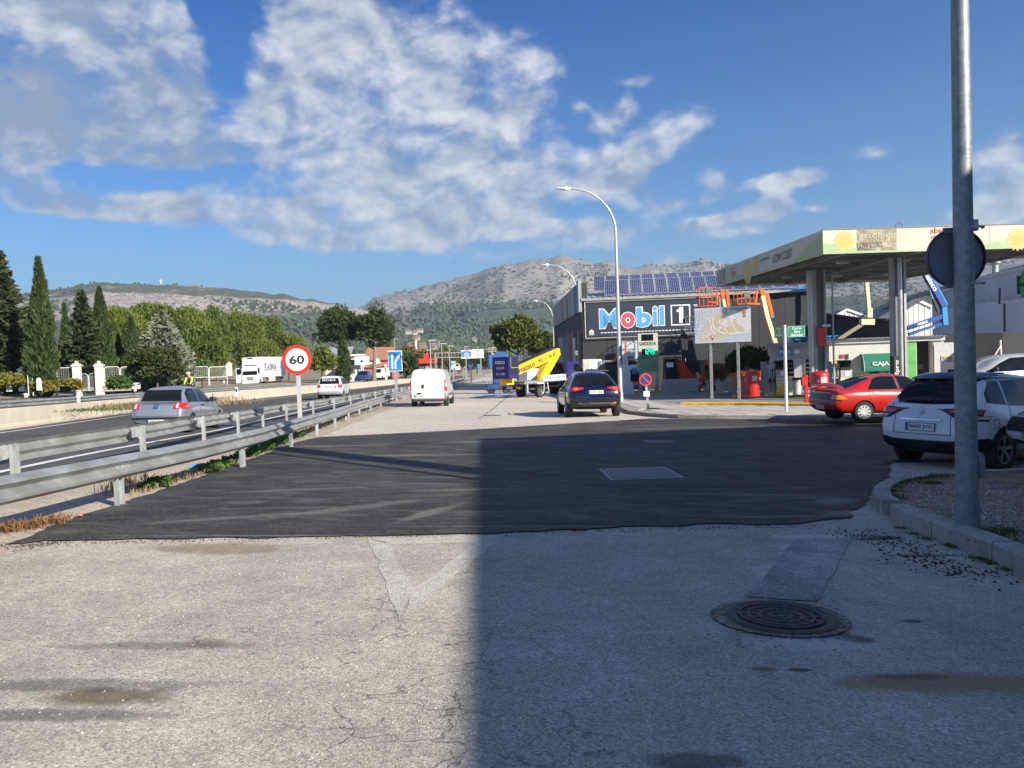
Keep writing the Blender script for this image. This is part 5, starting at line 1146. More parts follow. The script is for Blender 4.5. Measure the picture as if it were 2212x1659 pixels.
near_rail = guardrail('near_guardrail',R1,.60,gz,1,'near galvanised guardrail running from the corner of the view along the service road',0,4.,60,spacer=False,hb=.27)
R2 = rail_path([(0,956),(89,943.5),(349,909.5),(470,892),(582,875),(728,857),(849,838.5),(905,831)],.66)
R2 = [(R2[0][0]-.3,R2[0][1]-8)]+R2
endr = rail_path([(976,815.5),(1038,806)],.66); R2 += [tuple(at(976,838)[:2]),(tuple(at(1030,817)[:2]))]
guardrail('motorway_guardrail',R2,.66,gz,-1,'guardrail with bolted spacer blocks along the edge of the motorway lane',0,4.,90,spacer=True,hb=.29)
R3 = [(x-1.1,y) for x,y in wallB[:-1]]
guardrail('far_guardrail',R3,.56,terr,1,'far guardrail on the low bank behind the concrete median wall',2,4.,110,spacer=True,hb=.28)
R1b = [(R1[-3][0]+.3,R1[-3][1]),(R1[-1][0]+.5,R1[-1][1]),(edge_l[-2][0]-.1,edge_l[-2][1])]
# white reflectors on the near rail
refl = mat('white_reflector',(.75,.75,.72),.4)
for k,(px_,py_) in enumerate(((745,898),(811,862),(1,1),(845,859),(872,853))):
 if px_ == 1: px_,py_ = 744,897
def delineator(px,py,d,label,surf=gz,h=.5,stripe=orangep):
 p = col(px,d,surf); zt_ = ztop(p,py); r = empty('delineator_post',(p.x,p.y,zt_-h),label=label,cat='marker post'); b = MB(); b.box((0,0,h/2),(.13,.05,h)); b.build('post',whitep,r); b = MB(); b.box((0,-.03,h*.66),(.09,.012,h*.3)); b.build('reflector',stripe,r)
delineator(836.5,787-.0,48,'white marker post with an orange reflector behind the guardrail, beside the blue lane sign',h=.95)
delineator(171,847,36,'plain white marker post on the far guardrail near the gate',surf=terr,h=.6,stripe=whitep)
delineator(512,836,48,'bent white marker post with black band on the far guardrail below the lorry',surf=terr,h=.6,stripe=blackp)
# reflector tabs as parts of the near rail
for px_,py_ in ((745,898.5),):
 pass
def tab(px,py,off):
 p = at(px,py,off); b = at_off(near_rail); b.add([p+Vector((.05,-.14,.05)),p+Vector((.05,-.14,-.07)),p+Vector((.06,.02,-.05)),p+Vector((.06,.02,.07))],[(0,1,2,3),(3,2,1,0)]); b.build('reflector',refl,near_rail)
for px_,py_,o_ in ((744,1583/1.649*1.0-62,.45),): pass
tab(744.5/1.0,966-62,.46); tab(452,961.5,.47); tab(790,877,.46); tab(846,862,.45)
# ------------------------------------------------------------------ manholes and drain covers
iron = mat('cast_iron',(.055,.056,.06),.55,.5,.3,14,.25,60,tint=(.10,.085,.07),tscale=9.)
p = at(1687,1336); r = empty('manhole_cover',(p.x,p.y,gz(p.x,p.y)+.012),slope=True,scale=.88,label='round cast iron manhole cover with raised concentric rings in the near shaded road',cat='manhole cover')
b = MB(); b.lathe([(.30,.0),(.345,.014),(.36,.014),(.385,.006),(.40,-.03)],n=56); b.build('frame',iron,r,True)
b = MB(); pr = [(0,.012),(.03,.012),(.035,.004),(.06,.004),(.065,.013),(.085,.013),(.09,.004),(.13,.004),(.135,.013),(.155,.013),(.16,.004),(.21,.004),(.215,.014),(.235,.014),(.24,.004),(.27,.004),(.275,.016),(.292,.016),(.296,-.01)]
b.lathe([(max(r_,.001),z_) for r_,z_ in pr],n=56); b.build('lid',iron,r)
b = MB()
for k in range(14):
 a = 2*math.pi*k/14;
 for rr_ in (.11,.185,.255): b.box((rr_*math.cos(a+rr_),rr_*math.sin(a+rr_),.006),(.03,.016,.01),rz=a)
b.build('raised_pattern',iron,r)
tag(sheet('manhole_surround',jag([(p.x+.41*math.cos(t)*(1.05 if math.cos(t) < 0 else 1.),p.y+.385*math.sin(t)) for t in [i*math.pi/12 for i in range(24)]],.03,.06),.010,asphalt('crumbled_asphalt',(.16,.135,.105),(.46,.41,.34),.8,50.,(.6,.6),bumpd=.01)),kind='structure')
# rectangular grate in the black asphalt
q = [at(*t) for t in ((1291,1015),(1440,1010),(1472,1033),(1322,1039))]; cx_ = sum((Vector(t) for t in q),Vector())/4; uxg = ((q[1]-q[0])+(q[2]-q[3]))/2; uyg = ((q[0]-q[3])+(q[1]-q[2]))/2
r = empty('drain_cover',(cx_.x,cx_.y,gz(cx_.x,cx_.y)+.016),math.atan2(uxg.y,uxg.x),slope=False,label='rectangular metal service cover with a fine raised pattern set in the fresh black asphalt',cat='drain cover')
gw,gh = uxg.length,abs(Matrix.Rotation(-math.atan2(uxg.y,uxg.x),3,'Z') @ uyg).length if False else uyg.length
gm = mat('worn_steel_plate',(.22,.22,.23),.5,.4,.2,9,.2)
b = MB(); sl = lambda x,y: gz(cx_.x+x,cx_.y+y)-gz(cx_.x,cx_.y)
sh_ = (Matrix.Rotation(-math.atan2(uxg.y,uxg.x),3,'Z') @ uyg).x
def gp(u,v,z=0.): x = u*gw/2+v*sh_/2; y = v*gh/2; ca = math.atan2(uxg.y,uxg.x); X = x*math.cos(ca)-y*math.sin(ca); Y = x*math.sin(ca)+y*math.cos(ca); return (x,y,sl(X,Y)+z)
b.add([gp(-1,-1),gp(1,-1),gp(1,1),gp(-1,1)],[(0,1,2,3)]); b.build('frame',mat('plate_frame',(.36,.36,.36),.6,.1),r)
b = MB(); b.add([gp(-.94,-.90,.006),gp(.94,-.90,.006),gp(.94,.90,.006),gp(-.94,.90,.006)],[(0,1,2,3)]); b.build('plate',mat('plate_dark',(.10,.10,.11),.5,.4,.2,8),r)
b = MB()
for i in range(44):
 for j in range(16):
  u = -.92+i*1.84/44; v = -.87+j*1.74/16; e_ = .012;
  if (i+j) % 2: b.add([gp(u,v,.009),gp(u+.03,v,.009),gp(u+.03,v+.06,.012),gp(u,v+.06,.012)],[(0,1,2,3)])
o = b.build('raised_pattern',gm,r); o['kind'] = 'stuff'
# second small round cover in the black asphalt and one in the pale road
for (px_,py_,rr_,lb_) in ((1423,955,.38,'pale worn round cover at the back of the fresh black asphalt'),(1064,898,.36,'small dark round cover in the pale road near the dark blue car')):
 p = at(px_,py_); r = empty('manhole_cover',(p.x,p.y,gz(p.x,p.y)+.014),slope=True,label=lb_,cat='manhole cover'); b = MB(); b.lathe([(0.001,.006),(.22,.006),(.23,.012),(.25,.012),(.26,.006),(.32,.006),(rr_,0.004)],n=32); b.build('lid',mat('worn_iron',(.14,.14,.15),.6,.3),r)
# ------------------------------------------------------------------ vehicles
def lerpt(tab,t):
 for (a,va),(b_,vb) in zip(tab,tab[1:]):
  if t <= b_: return va+(vb-va)*max(0,(t-a))/(b_-a) if b_ > a else vb
 return tab[-1][1]
def paint(name,c,metal=.3,rough=.28): return mat(name,c,rough,metal,.03,3,coat=.9)
tyre_m = mat('tyre',(.022,.022,.023),.85,0,.2,20); rim_m = mat('alloy',(.42,.43,.44),.35,.8,.05,9); rim_d = mat('dark_alloy',(.05,.05,.055),.35,.7,.05,9)
lamp_r = mat('tail_lamp_red',(.48,.012,.01),.15,0,.25,14,coat=1); lamp_o = mat('tail_lamp_orange',(.75,.22,.02),.2,0,.1,14,coat=1); lamp_w = mat('lamp_clear',(.55,.55,.55),.15,.2,.2,14,coat=1)
plate_m = mat('plate_white',(.68,.69,.70),.4,0,.04,8); plate_b = mat('plate_blue',(.02,.06,.35),.4); seam_m = mat('panel_gap',(.02,.02,.022),.7)
under_m = mat('underbody',(.012,.012,.012),.9)
def car(name,S,label,loc,yaw,scale=1.,slope=True,cat='car',zoff=0.):
 """x forward from rear bumper (0) to nose (L); y to the left; z up. root sits under the middle of the car"""
 L_,W_ = S['L'],S['W']; hw = W_/2
 root = empty(name,loc,yaw,label=label,cat=cat,slope=slope,scale=scale)
 nt_ = 22; ts = [0,.012,.04]+[.04+(.96-.04)*i/(nt_-1) for i in range(1,nt_-1)]+[.96,.988,1.]
 tail,nose = S['tail'],S['nose']            # 9 x-offsets each
 rings = []
 for t in ts:
  zt_ = lerpt(S['top'],t); zb_ = lerpt(S['bot'],t); zsh = lerpt(S['sh'],t); zbe = lerpt(S['belt'],t); w = hw*lerpt(S['w'],t); wr = hw*lerpt(S['wr'],t); wb = hw*lerpt(S['wb'],t)
  zm = zb_+(zsh-zb_)*.52
  yz = [(0,zb_),(w*.80,zb_),(w*.955,zb_+.10),(w*1.0,zm),(w*.985,zsh),(wb,zbe),(wr,max(zbe+.012,zt_-.075)),(wr*.80,max(zbe+.02,zt_-.018)),(0,zt_+.012)]
  u = max(0.,1-t/.5)**1.6; v = max(0.,(t-.5)/.5)**1.6
  X = t*L_
  rings.append([(X+tail[i]*u-nose[i]*v,y,z) for i,(y,z) in enumerate(yz)])
 vs = []; fs = []; nr = len(rings); K = 17
 for r in rings:
  full = [(x,y,z) for x,y,z in r]+[(x,-y,z) for x,y,z in r[-2:0:-1]]      # 0..8 left, 7..1 right -> 16
  vs += full
 K = 16
 for i in range(nr-1):
  for j in range(K): a,b_ = i*K+j,i*K+(j+1) % K; fs.append((a,b_,b_+K,a+K))
 for e,sgn,pr in ((0,-1,S.get('bulge',.05)),(nr-1,1,S.get('nbulge',.09))):          # end caps with a bulged centre column
  base = e*K; cen = {}
  for j in range(1,8):
   a = Vector(vs[base+j]); c = Vector(vs[base+K-j]); m_ = (a+c)/2; m_.x += sgn*pr; cen[j] = len(vs); vs.append(tuple(m_))
  for j in range(1,7):
   q = [base+j,base+j+1,cen[j+1],cen[j]]; q2 = [cen[j],cen[j+1],base+K-j-1,base+K-j]
   if sgn > 0: q = q[::-1]; q2 = q2[::-1]
   fs += [tuple(q),tuple(q2)]
  fs.append((base,base+1,cen[1],base+K-1)[::1] if sgn < 0 else (base,base+K-1,cen[1],base+1)[::1]); fs.append((base+7,base+8,base+9,cen[7]) if sgn < 0 else (base+9,base+8,base+7,cen[7]))
 me = bpy.data.meshes.new('body'); me.from_pydata(vs,[],fs); bm = bmesh.new(); bm.from_mesh(me); bmesh.ops.recalc_face_normals(bm,faces=bm.faces)
 cl = bm.edges.layers.float.new('crease_edge')
 bm.to_mesh(me); bm.free()
 body = bpy.data.objects.new('body',me); COL.objects.link(body)
 ss = body.modifiers.new('s','SUBSURF'); ss.levels = 2; ss.render_levels = 2
 # wheel arches
 cut = MB()
 wr_ = S['wheel_r']; aw = wr_*1.14
 for ax in S['axles']:
  for s_ in (-1,1): cut.cyl((ax,s_*(hw-.30),wr_*.98),(ax,s_*(hw+.3),wr_*.98),aw,n=36)
 cuto = cut.build('cutter',under_m)
 bo = body.modifiers.new('b','BOOLEAN'); bo.object = cuto; bo.operation = 'DIFFERENCE'; bo.solver = 'EXACT'
 dg = bpy.context.evaluated_depsgraph_get(); me2 = bpy.data.meshes.new_from_object(body.evaluated_get(dg));
 # surface without holes for projecting trim
 bo.show_viewport = False; dg = bpy.context.evaluated_depsgraph_get(); me3 = bpy.data.meshes.new_from_object(body.evaluated_get(dg)); b3 = bmesh.new(); b3.from_mesh(me3); bvh = BVHTree.FromBMesh(b3)
 bpy.data.objects.remove(body); bpy.data.objects.remove(cuto)
 me2.materials.clear(); me2.materials.append(S['paint']); me2.materials.append(under_m)
 if 'paint2' in S: me2.materials.append(S['paint2'])
 for p in me2.polygons:
  c = p.center; p.use_smooth = True; p.material_index = 0
  for ax in S['axles']:
   if math.hypot(c.x-ax,c.z-wr_*.98) < aw*.993: p.material_index = 1
  if p.normal.z < -.8 and c.z < .4: p.material_index = 1
  if 'paint2' in S and S['two'](c,p.normal): p.material_index = 2
 me2.name = 'body'; ob = bpy.data.objects.new('body',me2); COL.objects.link(ob); ob.parent = root; ob.matrix_local = Matrix.Translation((-L_/2,0,0))
 if hasattr(me2,'set_sharp_from_angle'): me2.set_sharp_from_angle(angle=R(42))
 sh = Vector((-L_/2,0,0))
 def patch(pname,outline,view,m,off=.006,par=root,both=False,label_=None):
  """outline in (y,z) for rear/front views, (x,z) for the sides, (x,y) for the top; laid on the body surface"""
  bm = bmesh.new(); vv = [bm.verts.new((a,c,0)) for a,c in outline]
  try: bm.faces.new(vv)
  except ValueError: return None
  xs = [a for a,c in outline]; ys = [c for a,c in outline]; st = .045
  nx_ = int((max(xs)-min(xs))/st); ny_ = int((max(ys)-min(ys))/st)
  grid_cut(bm,[min(xs)+(i+1)*(max(xs)-min(xs))/(nx_+1) for i in range(nx_)],[min(ys)+(i+1)*(max(ys)-min(ys))/(ny_+1) for i in range(ny_)])
  dead = []
  for v in bm.verts:
   a,c = v.co.x,v.co.y
   if view == 'rear': o,d = Vector((-2,a,c)),Vector((1,0,0))
   elif view == 'front': o,d = Vector((L_+2,a,c)),Vector((-1,0,0))
   elif view == 'right': o,d = Vector((a,-3,c)),Vector((0,1,0))
   elif view == 'left': o,d = Vector((a,3,c)),Vector((0,-1,0))
   else: o,d = Vector((a,c,4)),Vector((0,0,-1))
   h,n_,idx,dist = bvh.ray_cast(o,d)
   if h is None: dead.append(v); continue
   v.co = h+n_*off+sh
  bmesh.ops.delete(bm,geom=dead,context='VERTS')
  if not bm.faces: bm.free(); return None
  ex = bmesh.ops.solidify(bm,geom=bm.faces[:],thickness=-off*.9 if False else off*.8)
  bmesh.ops.recalc_face_normals(bm,faces=bm.faces)
  me_ = bpy.data.meshes.new(pname); bm.to_mesh(me_); bm.free(); me_.materials.append(m)
  me_.polygons.foreach_set('use_smooth',[True]*len(me_.polygons))
  if hasattr(me_,'set_sharp_from_angle'): me_.set_sharp_from_angle(angle=R(50))
  o_ = bpy.data.objects.new(pname,me_); COL.objects.link(o_); o_.parent = par
  return o_
 root['_L'] = L_
 def sym(pname,outline,view,m,off=.006,par=root):
  r1 = patch(pname,outline,view,m,off,par); r2 = patch(pname,[(-a,c) for a,c in outline][::-1],view,m,off,par); return r1,r2
 def wheels(style='multi',face=rim_m):
  proto = None
  for ax in S['axles']:
   for s_ in (-1,1):
    wroot = None
    T_ = MB(); y0_,y1_ = -.11,.11
    prof = [(wr_*.66,y0_),(wr_*.94,y0_),(wr_,y0_+.035),(wr_,y1_-.035),(wr_*.94,y1_),(wr_*.66,y1_)]
    if proto is None:
     T_.lathe([(r_,z_) for r_,z_ in prof],n=36); ty = T_.build('tyre',tyre_m,None,True)
     Rm = MB(); n_ = 36; Rm.lathe([(wr_*.66,y0_+.01),(wr_*.62,y0_+.02),(wr_*.60,.03),(.03,.03)],n=n_); Rm.lathe([(wr_*.67,y0_+.004),(wr_*.63,y0_+.004),(wr_*.62,y0_+.02)],n=n_)
     bk = Rm.build('rim',rim_d,None,True)
     Sp = MB()
     ns = {'multi': 10,'five': 5,'six': 6,'steel': 0,'ten': 10}[style]
     Sp.lathe([(.075,-.09),(.06,-.10),(.001,-.10)],n=14); Sp.lathe([(wr_*.69,-.108),(wr_*.61,-.108),(wr_*.60,-.07)],n=n_)
     for k in range(ns):
      a = 2*math.pi*k/ns
      for da in ((-.09,.09) if style in ('five','multi') else (0,)):
       p_in = (math.cos(a+da*.8)*.05,math.sin(a+da*.8)*.05,-.092); p_out = (math.cos(a+da*(1.6 if style == 'five' else 1.3))*wr_*.63,math.sin(a+da*(1.6 if style == 'five' else 1.3))*wr_*.63,-.088)
       Sp.beam(p_in,p_out,.026 if style != 'ten' else .035,.03)
     if style == 'steel': Sp.lathe([(wr_*.6,-.07),(wr_*.35,-.03),(.1,-.07),(.001,-.08)],n=18)
     spk = Sp.build('spokes',face,None,False); proto = (ty,bk,spk); first = True
    else: first = False
    w_o = bpy.data.objects.new('wheel',None); w_o.empty_display_size = .1; COL.objects.link(w_o); w_o.parent = root
    w_o.matrix_local = Matrix.Translation((ax-L_/2,s_*(hw-.125),wr_)) @ Matrix.Rotation(R(90) if s_ > 0 else R(-90),4,'X') @ Matrix.Rotation(random.random()*6,4,'Z')
    if s_ > 0: pass
    for o_ in proto:
     c_ = o_ if first else o_.copy()
     if not first: COL.objects.link(c_)
     c_.parent = w_o; c_.matrix_local = Matrix.Identity(4)
 def plate(s,y,z,x=None,w=.5,h=.11,view='rear',par=root):
  sgn = 1 if view == 'rear' else -1
  o,d = (Vector((-2,y,z)),Vector((1,0,0))) if view == 'rear' else (Vector((L_+2,y,z)),Vector((-1,0,0)))
  h_,n_,i_,di = bvh.ray_cast(o,d)
  if h_ is None: return
  xx = h_.x-.02*sgn; tilt = math.atan2(n_.z,abs(n_.x))
  e = bpy.data.objects.new('number_plate',None); COL.objects.link(e); e.parent = par
  e.matrix_local = Matrix.Translation((xx-L_/2,y,z)) @ Matrix.Rotation(R(-90),4,'Z') @ Matrix.Rotation(-tilt*.6,4,'X')
  b = MB(); b.box((0,.01,0),(w,.016,h)); b.build('plate_panel',plate_m,e); b = MB(); b.box((-w/2+.025,-.001,0),(.045,.006,h*.96)); b.build('blue_band',plate_b,e)
  text('lettering',s,w*.80,h*.62,mat('plate_black',(.03,.03,.03),.5),e,(.022,-.0,0),bold=.012,ext=.003)
  b = MB(); b.box((0,.012,0),(w+.02,.012,h+.02)); b.build('plate_frame',blackp,e)
  return e
 def mirror(x,z,m=None,out_=.12):
  for s_ in (-1,1):
   h_,n_,i_,di = bvh.ray_cast(Vector((x,s_*3,z)),Vector((0,-s_,0)))
   if h_ is None: continue
   b = MB(); c = Vector((x-L_/2,h_.y+s_*out_,z+.03)); b.lathe([(0.001,-.085),(.06,-.075),(.095,-.03),(.10,.03),(.07,.08),(.001,.09)],n=10)
   o_ = b.build('mirror',m or S['paint'],root,True); o_.matrix_local = Matrix.Translation(c) @ Matrix.Diagonal((.7,1.1,.9,1))
 return root,patch,sym,wheels,plate,mirror,bvh
def rect(a0,c0,a1,c1): return [(a0,c0),(a1,c0),(a1,c1),(a0,c1)]
def ring_line(pts,w,closed=False):
 """thin outline polygons along a polyline (for panel gaps)"""
 out_ = []
 n = len(pts)
 for i in range(n if closed else n-1):
  a,b_ = Vector(pts[i]),Vector(pts[(i+1) % n]); d = (b_-a).normalized(); nn_ = Vector((-d.y,d.x))*w/2; a2 = a-d*w*.3; b2 = b_+d*w*.3
  out_.append([tuple(a2-nn_),tuple(b2-nn_),tuple(b2+nn_),tuple(a2+nn_)])
 return out_
def seams(patch,view,pts,w=.012,off=.003,closed=False,m=None,name='panel_gap',par=None):
 for q in ring_line(pts,w,closed):
  patch(name,q,view,m or seam_m,off) if par is None else patch(name,q,view,m or seam_m,off,par)
# ---- silver three-door hatchback
silver = paint('silver_paint',(.34,.37,.43),.6,.3)
S1 = dict(L=3.95,W=1.64,wheel_r=.29,axles=[.72,3.16],paint=silver,bulge=.07,
  top=[(0,1.0),(.012,1.12),(.04,1.28),(.12,1.40),(.3,1.43),(.5,1.40),(.58,1.33),(.70,1.06),(.76,.97),(.9,.84),(1,.66)],
  bot=[(0,.30),(.05,.22),(.95,.2),(1,.3)],sh=[(0,.78),(.3,.84),(.7,.80),(1,.58)],belt=[(0,.90),(.3,.93),(.7,.90),(.78,.86),(1,.63)],
  w=[(0,.86),(.04,.95),(.15,1),(.8,1),(.95,.93),(1,.82)],wr=[(0,.68),(.1,.72),(.55,.70),(.72,.72),(.9,.7),(1,.6)],wb=[(0,.86),(.1,.92),(.75,.90),(1,.74)],
  tail=[.10,.04,.0,.0,.02,.10,.42,.46,.46],nose=[.1,.03,0,.02,.10,.16,.2,.2,.2])
pL = at(345,921.); X1 = unproj(333,918,23.5);
def place(px,py,depth=None):
 p = at(px,py) if depth is None else col(px,depth); return p
def car_at(name,S,label,rear_px,depth,yaw_deg,scale=1.,**k):
 """rear_px: image column of the middle of the rear bumper; yaw: heading, degrees right of straight ahead"""
 p = col(rear_px,depth); yaw = R(90-yaw_deg); f = Vector((math.cos(yaw),math.sin(yaw),0)); c = p+f*S['L']/2*scale
 return car(name,S,label,(c.x,c.y,gz(c.x,c.y)+k.pop('zoff',0)),yaw,scale,**k)
r,patch,sym,wheels,plate,mirror,bvh = car_at('parked_car' if False else 'hatchback_car',S1,'silver three door hatchback driving on the motorway behind the guardrails',338,23.2,-2.0,1.0)
patch('rear_window',[(-.60,.97),(.60,.97),(.52,1.30),(-.52,1.30)],'rear',glassd,.006)
for s_ in (-1,1):
 l = patch('tail_light',[(s_*.80,.74),(s_*.50,.74),(s_*.50,.82),(s_*.54,.91),(s_*.80,.91)],'rear',lamp_r,.012); patch('clear_lens',rect(s_*.64,.76,s_*.57,.88),'rear',lamp_w,.016,l)
patch('bumper_trim',rect(-.79,.45,.79,.51),'rear',blackp,.015); patch('side_bumper_trim',rect(.02,.45,.45,.51),'right',blackp,.015)
seams(patch,'rear',[(-.62,.95),(-.62,.54),(.62,.54),(.62,.95)],.012)
patch('badge',rect(-.07,.76,.07,.87),'rear',chrome,.012); patch('badge_inner',rect(-.05,.78,.05,.85),'rear',mat('badge_blue',(.05,.08,.2),.3),.018)
patch('side_window',[(.50,.93),(1.36,.92),(1.40,1.34),(.86,1.34),(.60,1.20)],'right',glassd,.006); patch('side_window',[(1.45,.92),(2.62,.90),(2.25,1.16),(1.98,1.31),(1.50,1.34)],'right',glassd,.006)
patch('side_window',[(.50,.93),(1.36,.92),(1.40,1.34),(.86,1.34),(.60,1.20)],'left',glassd,.006); patch('side_window',[(1.45,.92),(2.62,.90),(2.25,1.16),(1.98,1.31),(1.50,1.34)],'left',glassd,.006)
seams(patch,'right',[(1.42,1.34),(1.40,.90),(1.36,.5),(1.42,.28),(2.5,.28),(2.62,.5),(2.62,.88)],.012)
patch('door_handle',rect(1.50,.80,1.68,.84),'right',blackp,.02); patch('windscreen',[(-.62,1.0),(.62,1.0),(.52,1.32),(-.52,1.32)],'front',glassd,.006)
wheels('six',rim_m); plate('4300 BLS',-.0,.38); mirror(2.45,.95,blackp)
# ---- white small off-roader
white1 = paint('white_paint_gloss',(.70,.71,.72),.0,.3)
S2 = dict(L=4.25,W=1.80,wheel_r=.34,axles=[.75,3.32],paint=white1,bulge=.04,
  top=[(0,1.50),(.012,1.60),(.04,1.66),(.12,1.69),(.5,1.67),(.6,1.58),(.70,1.22),(.76,1.10),(.95,1.02),(1,.9)],
  bot=[(0,.38),(.05,.26),(.95,.24),(1,.34)],sh=[(0,.98),(.7,.98),(1,.8)],belt=[(0,1.05),(.7,1.05),(.78,1.02),(1,.86)],
  w=[(0,.9),(.04,.97),(.15,1),(.85,1),(1,.88)],wr=[(0,.74),(.1,.77),(.6,.74),(.75,.8),(1,.74)],wb=[(0,.9),(.1,.94),(.8,.92),(1,.84)],
  tail=[.14,.06,.0,.0,.02,.04,.14,.16,.16],nose=[.1,.03,0,.0,.03,.05,.08,.08,.08])
r,patch,sym,wheels,plate,mirror,bvh = car_at('off_roader',S2,'boxy white small off-roader driving on the motorway beyond the 60 sign',712,55.,-3.,1.0)
patch('rear_window',[(-.70,1.12),(.70,1.12),(.62,1.52),(-.62,1.52)],'rear',glassd,.006)
for s_ in (-1,1): patch('tail_light',rect(s_*.84,.86,s_*.60,1.08),'rear',lamp_r,.012)
patch('lower_bumper',[(-.84,.40),(.84,.40),(.80,.62),(-.80,.62)],'rear',mat('bumper_grey',(.30,.31,.32),.6),.01); text('lettering','ESCUELA',.9,.14,whp,r,(-2.14+.0,-.0,1.4),rz=R(-90),rx=R(-8))
for vw in ('right','left'):
 patch('side_window',[(.40,1.10),(.80,1.10),(.84,1.52),(.52,1.50)],vw,glassd,.006); patch('side_window',[(.90,1.10),(1.68,1.10),(1.70,1.54),(.94,1.54)],vw,glassd,.006); patch('side_window',[(1.78,1.10),(2.78,1.08),(2.45,1.48),(1.80,1.54)],vw,glassd,.006)
patch('windscreen',[(-.70,1.2),(.70,1.2),(.60,1.56),(-.60,1.56)],'front',glassd,.006)
seams(patch,'right',[(1.73,1.5),(1.73,.4)],.02); wheels('five'); plate('3442 KRB',0,.93,w=.5); mirror(2.62,1.14,blackp); patch('round_badge',rect(-.5,.85,-.36,.98),'rear',mat('badge_red',(.5,.05,.06),.5),.012)
b = MB();
for s_ in (-1,1): b.beam((-1.7,s_*.58,1.72),(.3,s_*.58,1.72),.04,.04)
b.build('roof_rail',blackp,r)
# ---- white van
van_w = paint('van_white',(.78,.78,.78),0.,.35)
S3 = dict(L=4.78,W=1.90,wheel_r=.32,axles=[.95,3.98],paint=van_w,bulge=.03,
  top=[(0,1.86),(.012,1.93),(.04,1.95),(.3,1.96),(.62,1.94),(.70,1.84),(.84,1.22),(.92,1.05),(1,.9)],
  bot=[(0,.36),(.05,.26),(.95,.24),(1,.34)],sh=[(0,1.0),(.7,1.0),(1,.74)],belt=[(0,1.12),(.7,1.1),(.85,1.04),(1,.84)],
  w=[(0,.96),(.03,.985),(.1,1),(.88,1),(1,.88)],wr=[(0,.85),(.1,.86),(.66,.84),(.85,.8),(1,.7)],wb=[(0,.965),(.1,.98),(.75,.97),(1,.8)],
  tail=[.06,.03,.0,.0,.0,.01,.04,.05,.05],nose=[.1,.03,0,.03,.10,.2,.2,.2,.2])
r,patch,sym,wheels,plate,mirror,bvh = car_at('van',S3,'white panel van seen from behind, driving away on the pale service road',925,40.8,.9,1.02,cat='van')
dk = mat('bumper_dark_grey',(.10,.105,.11),.6)
for s_ in (-1,1):
 patch('tail_light',rect(s_*.93,.82,s_*.845,1.42),'rear',lamp_r,.015); patch('white_lens',rect(s_*.93,1.42,s_*.845,1.50),'rear',lamp_w,.015); patch('white_lens',rect(s_*.93,.74,s_*.845,.82),'rear',lamp_w,.015)
 patch('corner_trim',[(s_*.93,1.52),(s_*.86,1.52),(s_*.84,1.84),(s_*.90,1.8)],'rear',mat('corner_grey',(.16,.165,.17),.6),.012); patch('corner_trim',[(s_*.945,.4),(s_*.83,.4),(s_*.86,.72),(s_*.945,.72)],'rear',mat('corner_grey',()) if 0 else MATS['corner_grey'],.013)
patch('bumper',[(-.92,.30),(.92,.30),(.92,.40),(.84,.43),(-.84,.43),(-.92,.40)],'rear',dk,.02)
for s_ in (-1,1): patch('reflector',rect(s_*.72,.37,s_*.6,.41),'rear',lamp_r,.03)
seams(patch,'rear',[(0.06,.45),(0.06,1.86)],.014); seams(patch,'rear',[(-.84,1.84),(-.84,.45),(.84,.45),(.84,1.84)],.012)
seams(patch,'rear',[(-.76,1.80),(-.04,1.80),(-.04,.8),(-.76,.8)],.006,closed=True,m=mat('pressed_line',(.55,.56,.58),.5)); seams(patch,'rear',[(.13,1.80),(.76,1.80),(.76,.8),(.13,.8)],.006,closed=True,m=MATS['pressed_line'])
patch('door_handle',[(.19,.96),(.29,.96),(.29,1.16),(.19,1.16)],'rear',blackp,.03); patch('plate_lamp',rect(.32,.68,.54,.74),'rear',blackp,.03); patch('brake_lamp',rect(.12,1.88,.22,1.905),'rear',blackp,.01)
text('lettering','Renault',.3,.04,mat('grey_lettering',(.3,.3,.3),.4),r,(-2.42,.62,.98),rz=R(-90)); text('lettering','Trafic',.24,.05,MATS['grey_lettering'],r,(-2.42,-.66,.98),rz=R(-90))
plate('2316 HSC',.42,.58,w=.50,h=.12); wheels('steel',rim_d)
for vw in ('right','left'): patch('side_window',[(3.0,1.14),(3.95,1.12),(3.6,1.6),(3.05,1.68)],vw,glassd,.006)
patch('side_moulding',rect(1.4,.55,3.5,.66),'right',dk,.012); mirror(3.72,1.12,blackp,.2); patch('windscreen',[(-.74,1.15),(.74,1.15),(.68,1.78),(-.68,1.78)],'front',glassd,.006)
# ---- dark blue SUV
bluec = paint('midnight_blue_paint',(.004,.006,.032),.3,.22)
S4 = dict(L=4.73,W=1.94,wheel_r=.375,axles=[.92,3.80],paint=bluec,bulge=.10,
  top=[(0,1.12),(.012,1.22),(.04,1.40),(.09,1.53),(.18,1.60),(.35,1.65),(.5,1.61),(.58,1.52),(.70,1.18),(.76,1.09),(.92,.98),(1,.8)],
  bot=[(0,.44),(.05,.28),(.95,.26),(1,.36)],sh=[(0,.92),(.1,.98),(.7,.95),(1,.7)],belt=[(0,1.06),(.1,1.10),(.7,1.04),(.78,.98),(1,.76)],
  w=[(0,.84),(.03,.94),(.1,1),(.85,1),(.95,.95),(1,.8)],wr=[(0,.58),(.1,.65),(.55,.66),(.72,.7),(1,.6)],wb=[(0,.80),(.1,.88),(.75,.88),(1,.74)],
  tail=[.2,.10,.03,.0,.03,.10,.52,.58,.58],nose=[.1,.03,0,.02,.08,.12,.2,.2,.2])
r,patch,sym,wheels,plate,mirror,bvh = car_at('suv',S4,'dark blue SUV with lit tail lights waiting beside the pavement corner',1288,27.8,-2.2,1.02,cat='car',zoff=0)
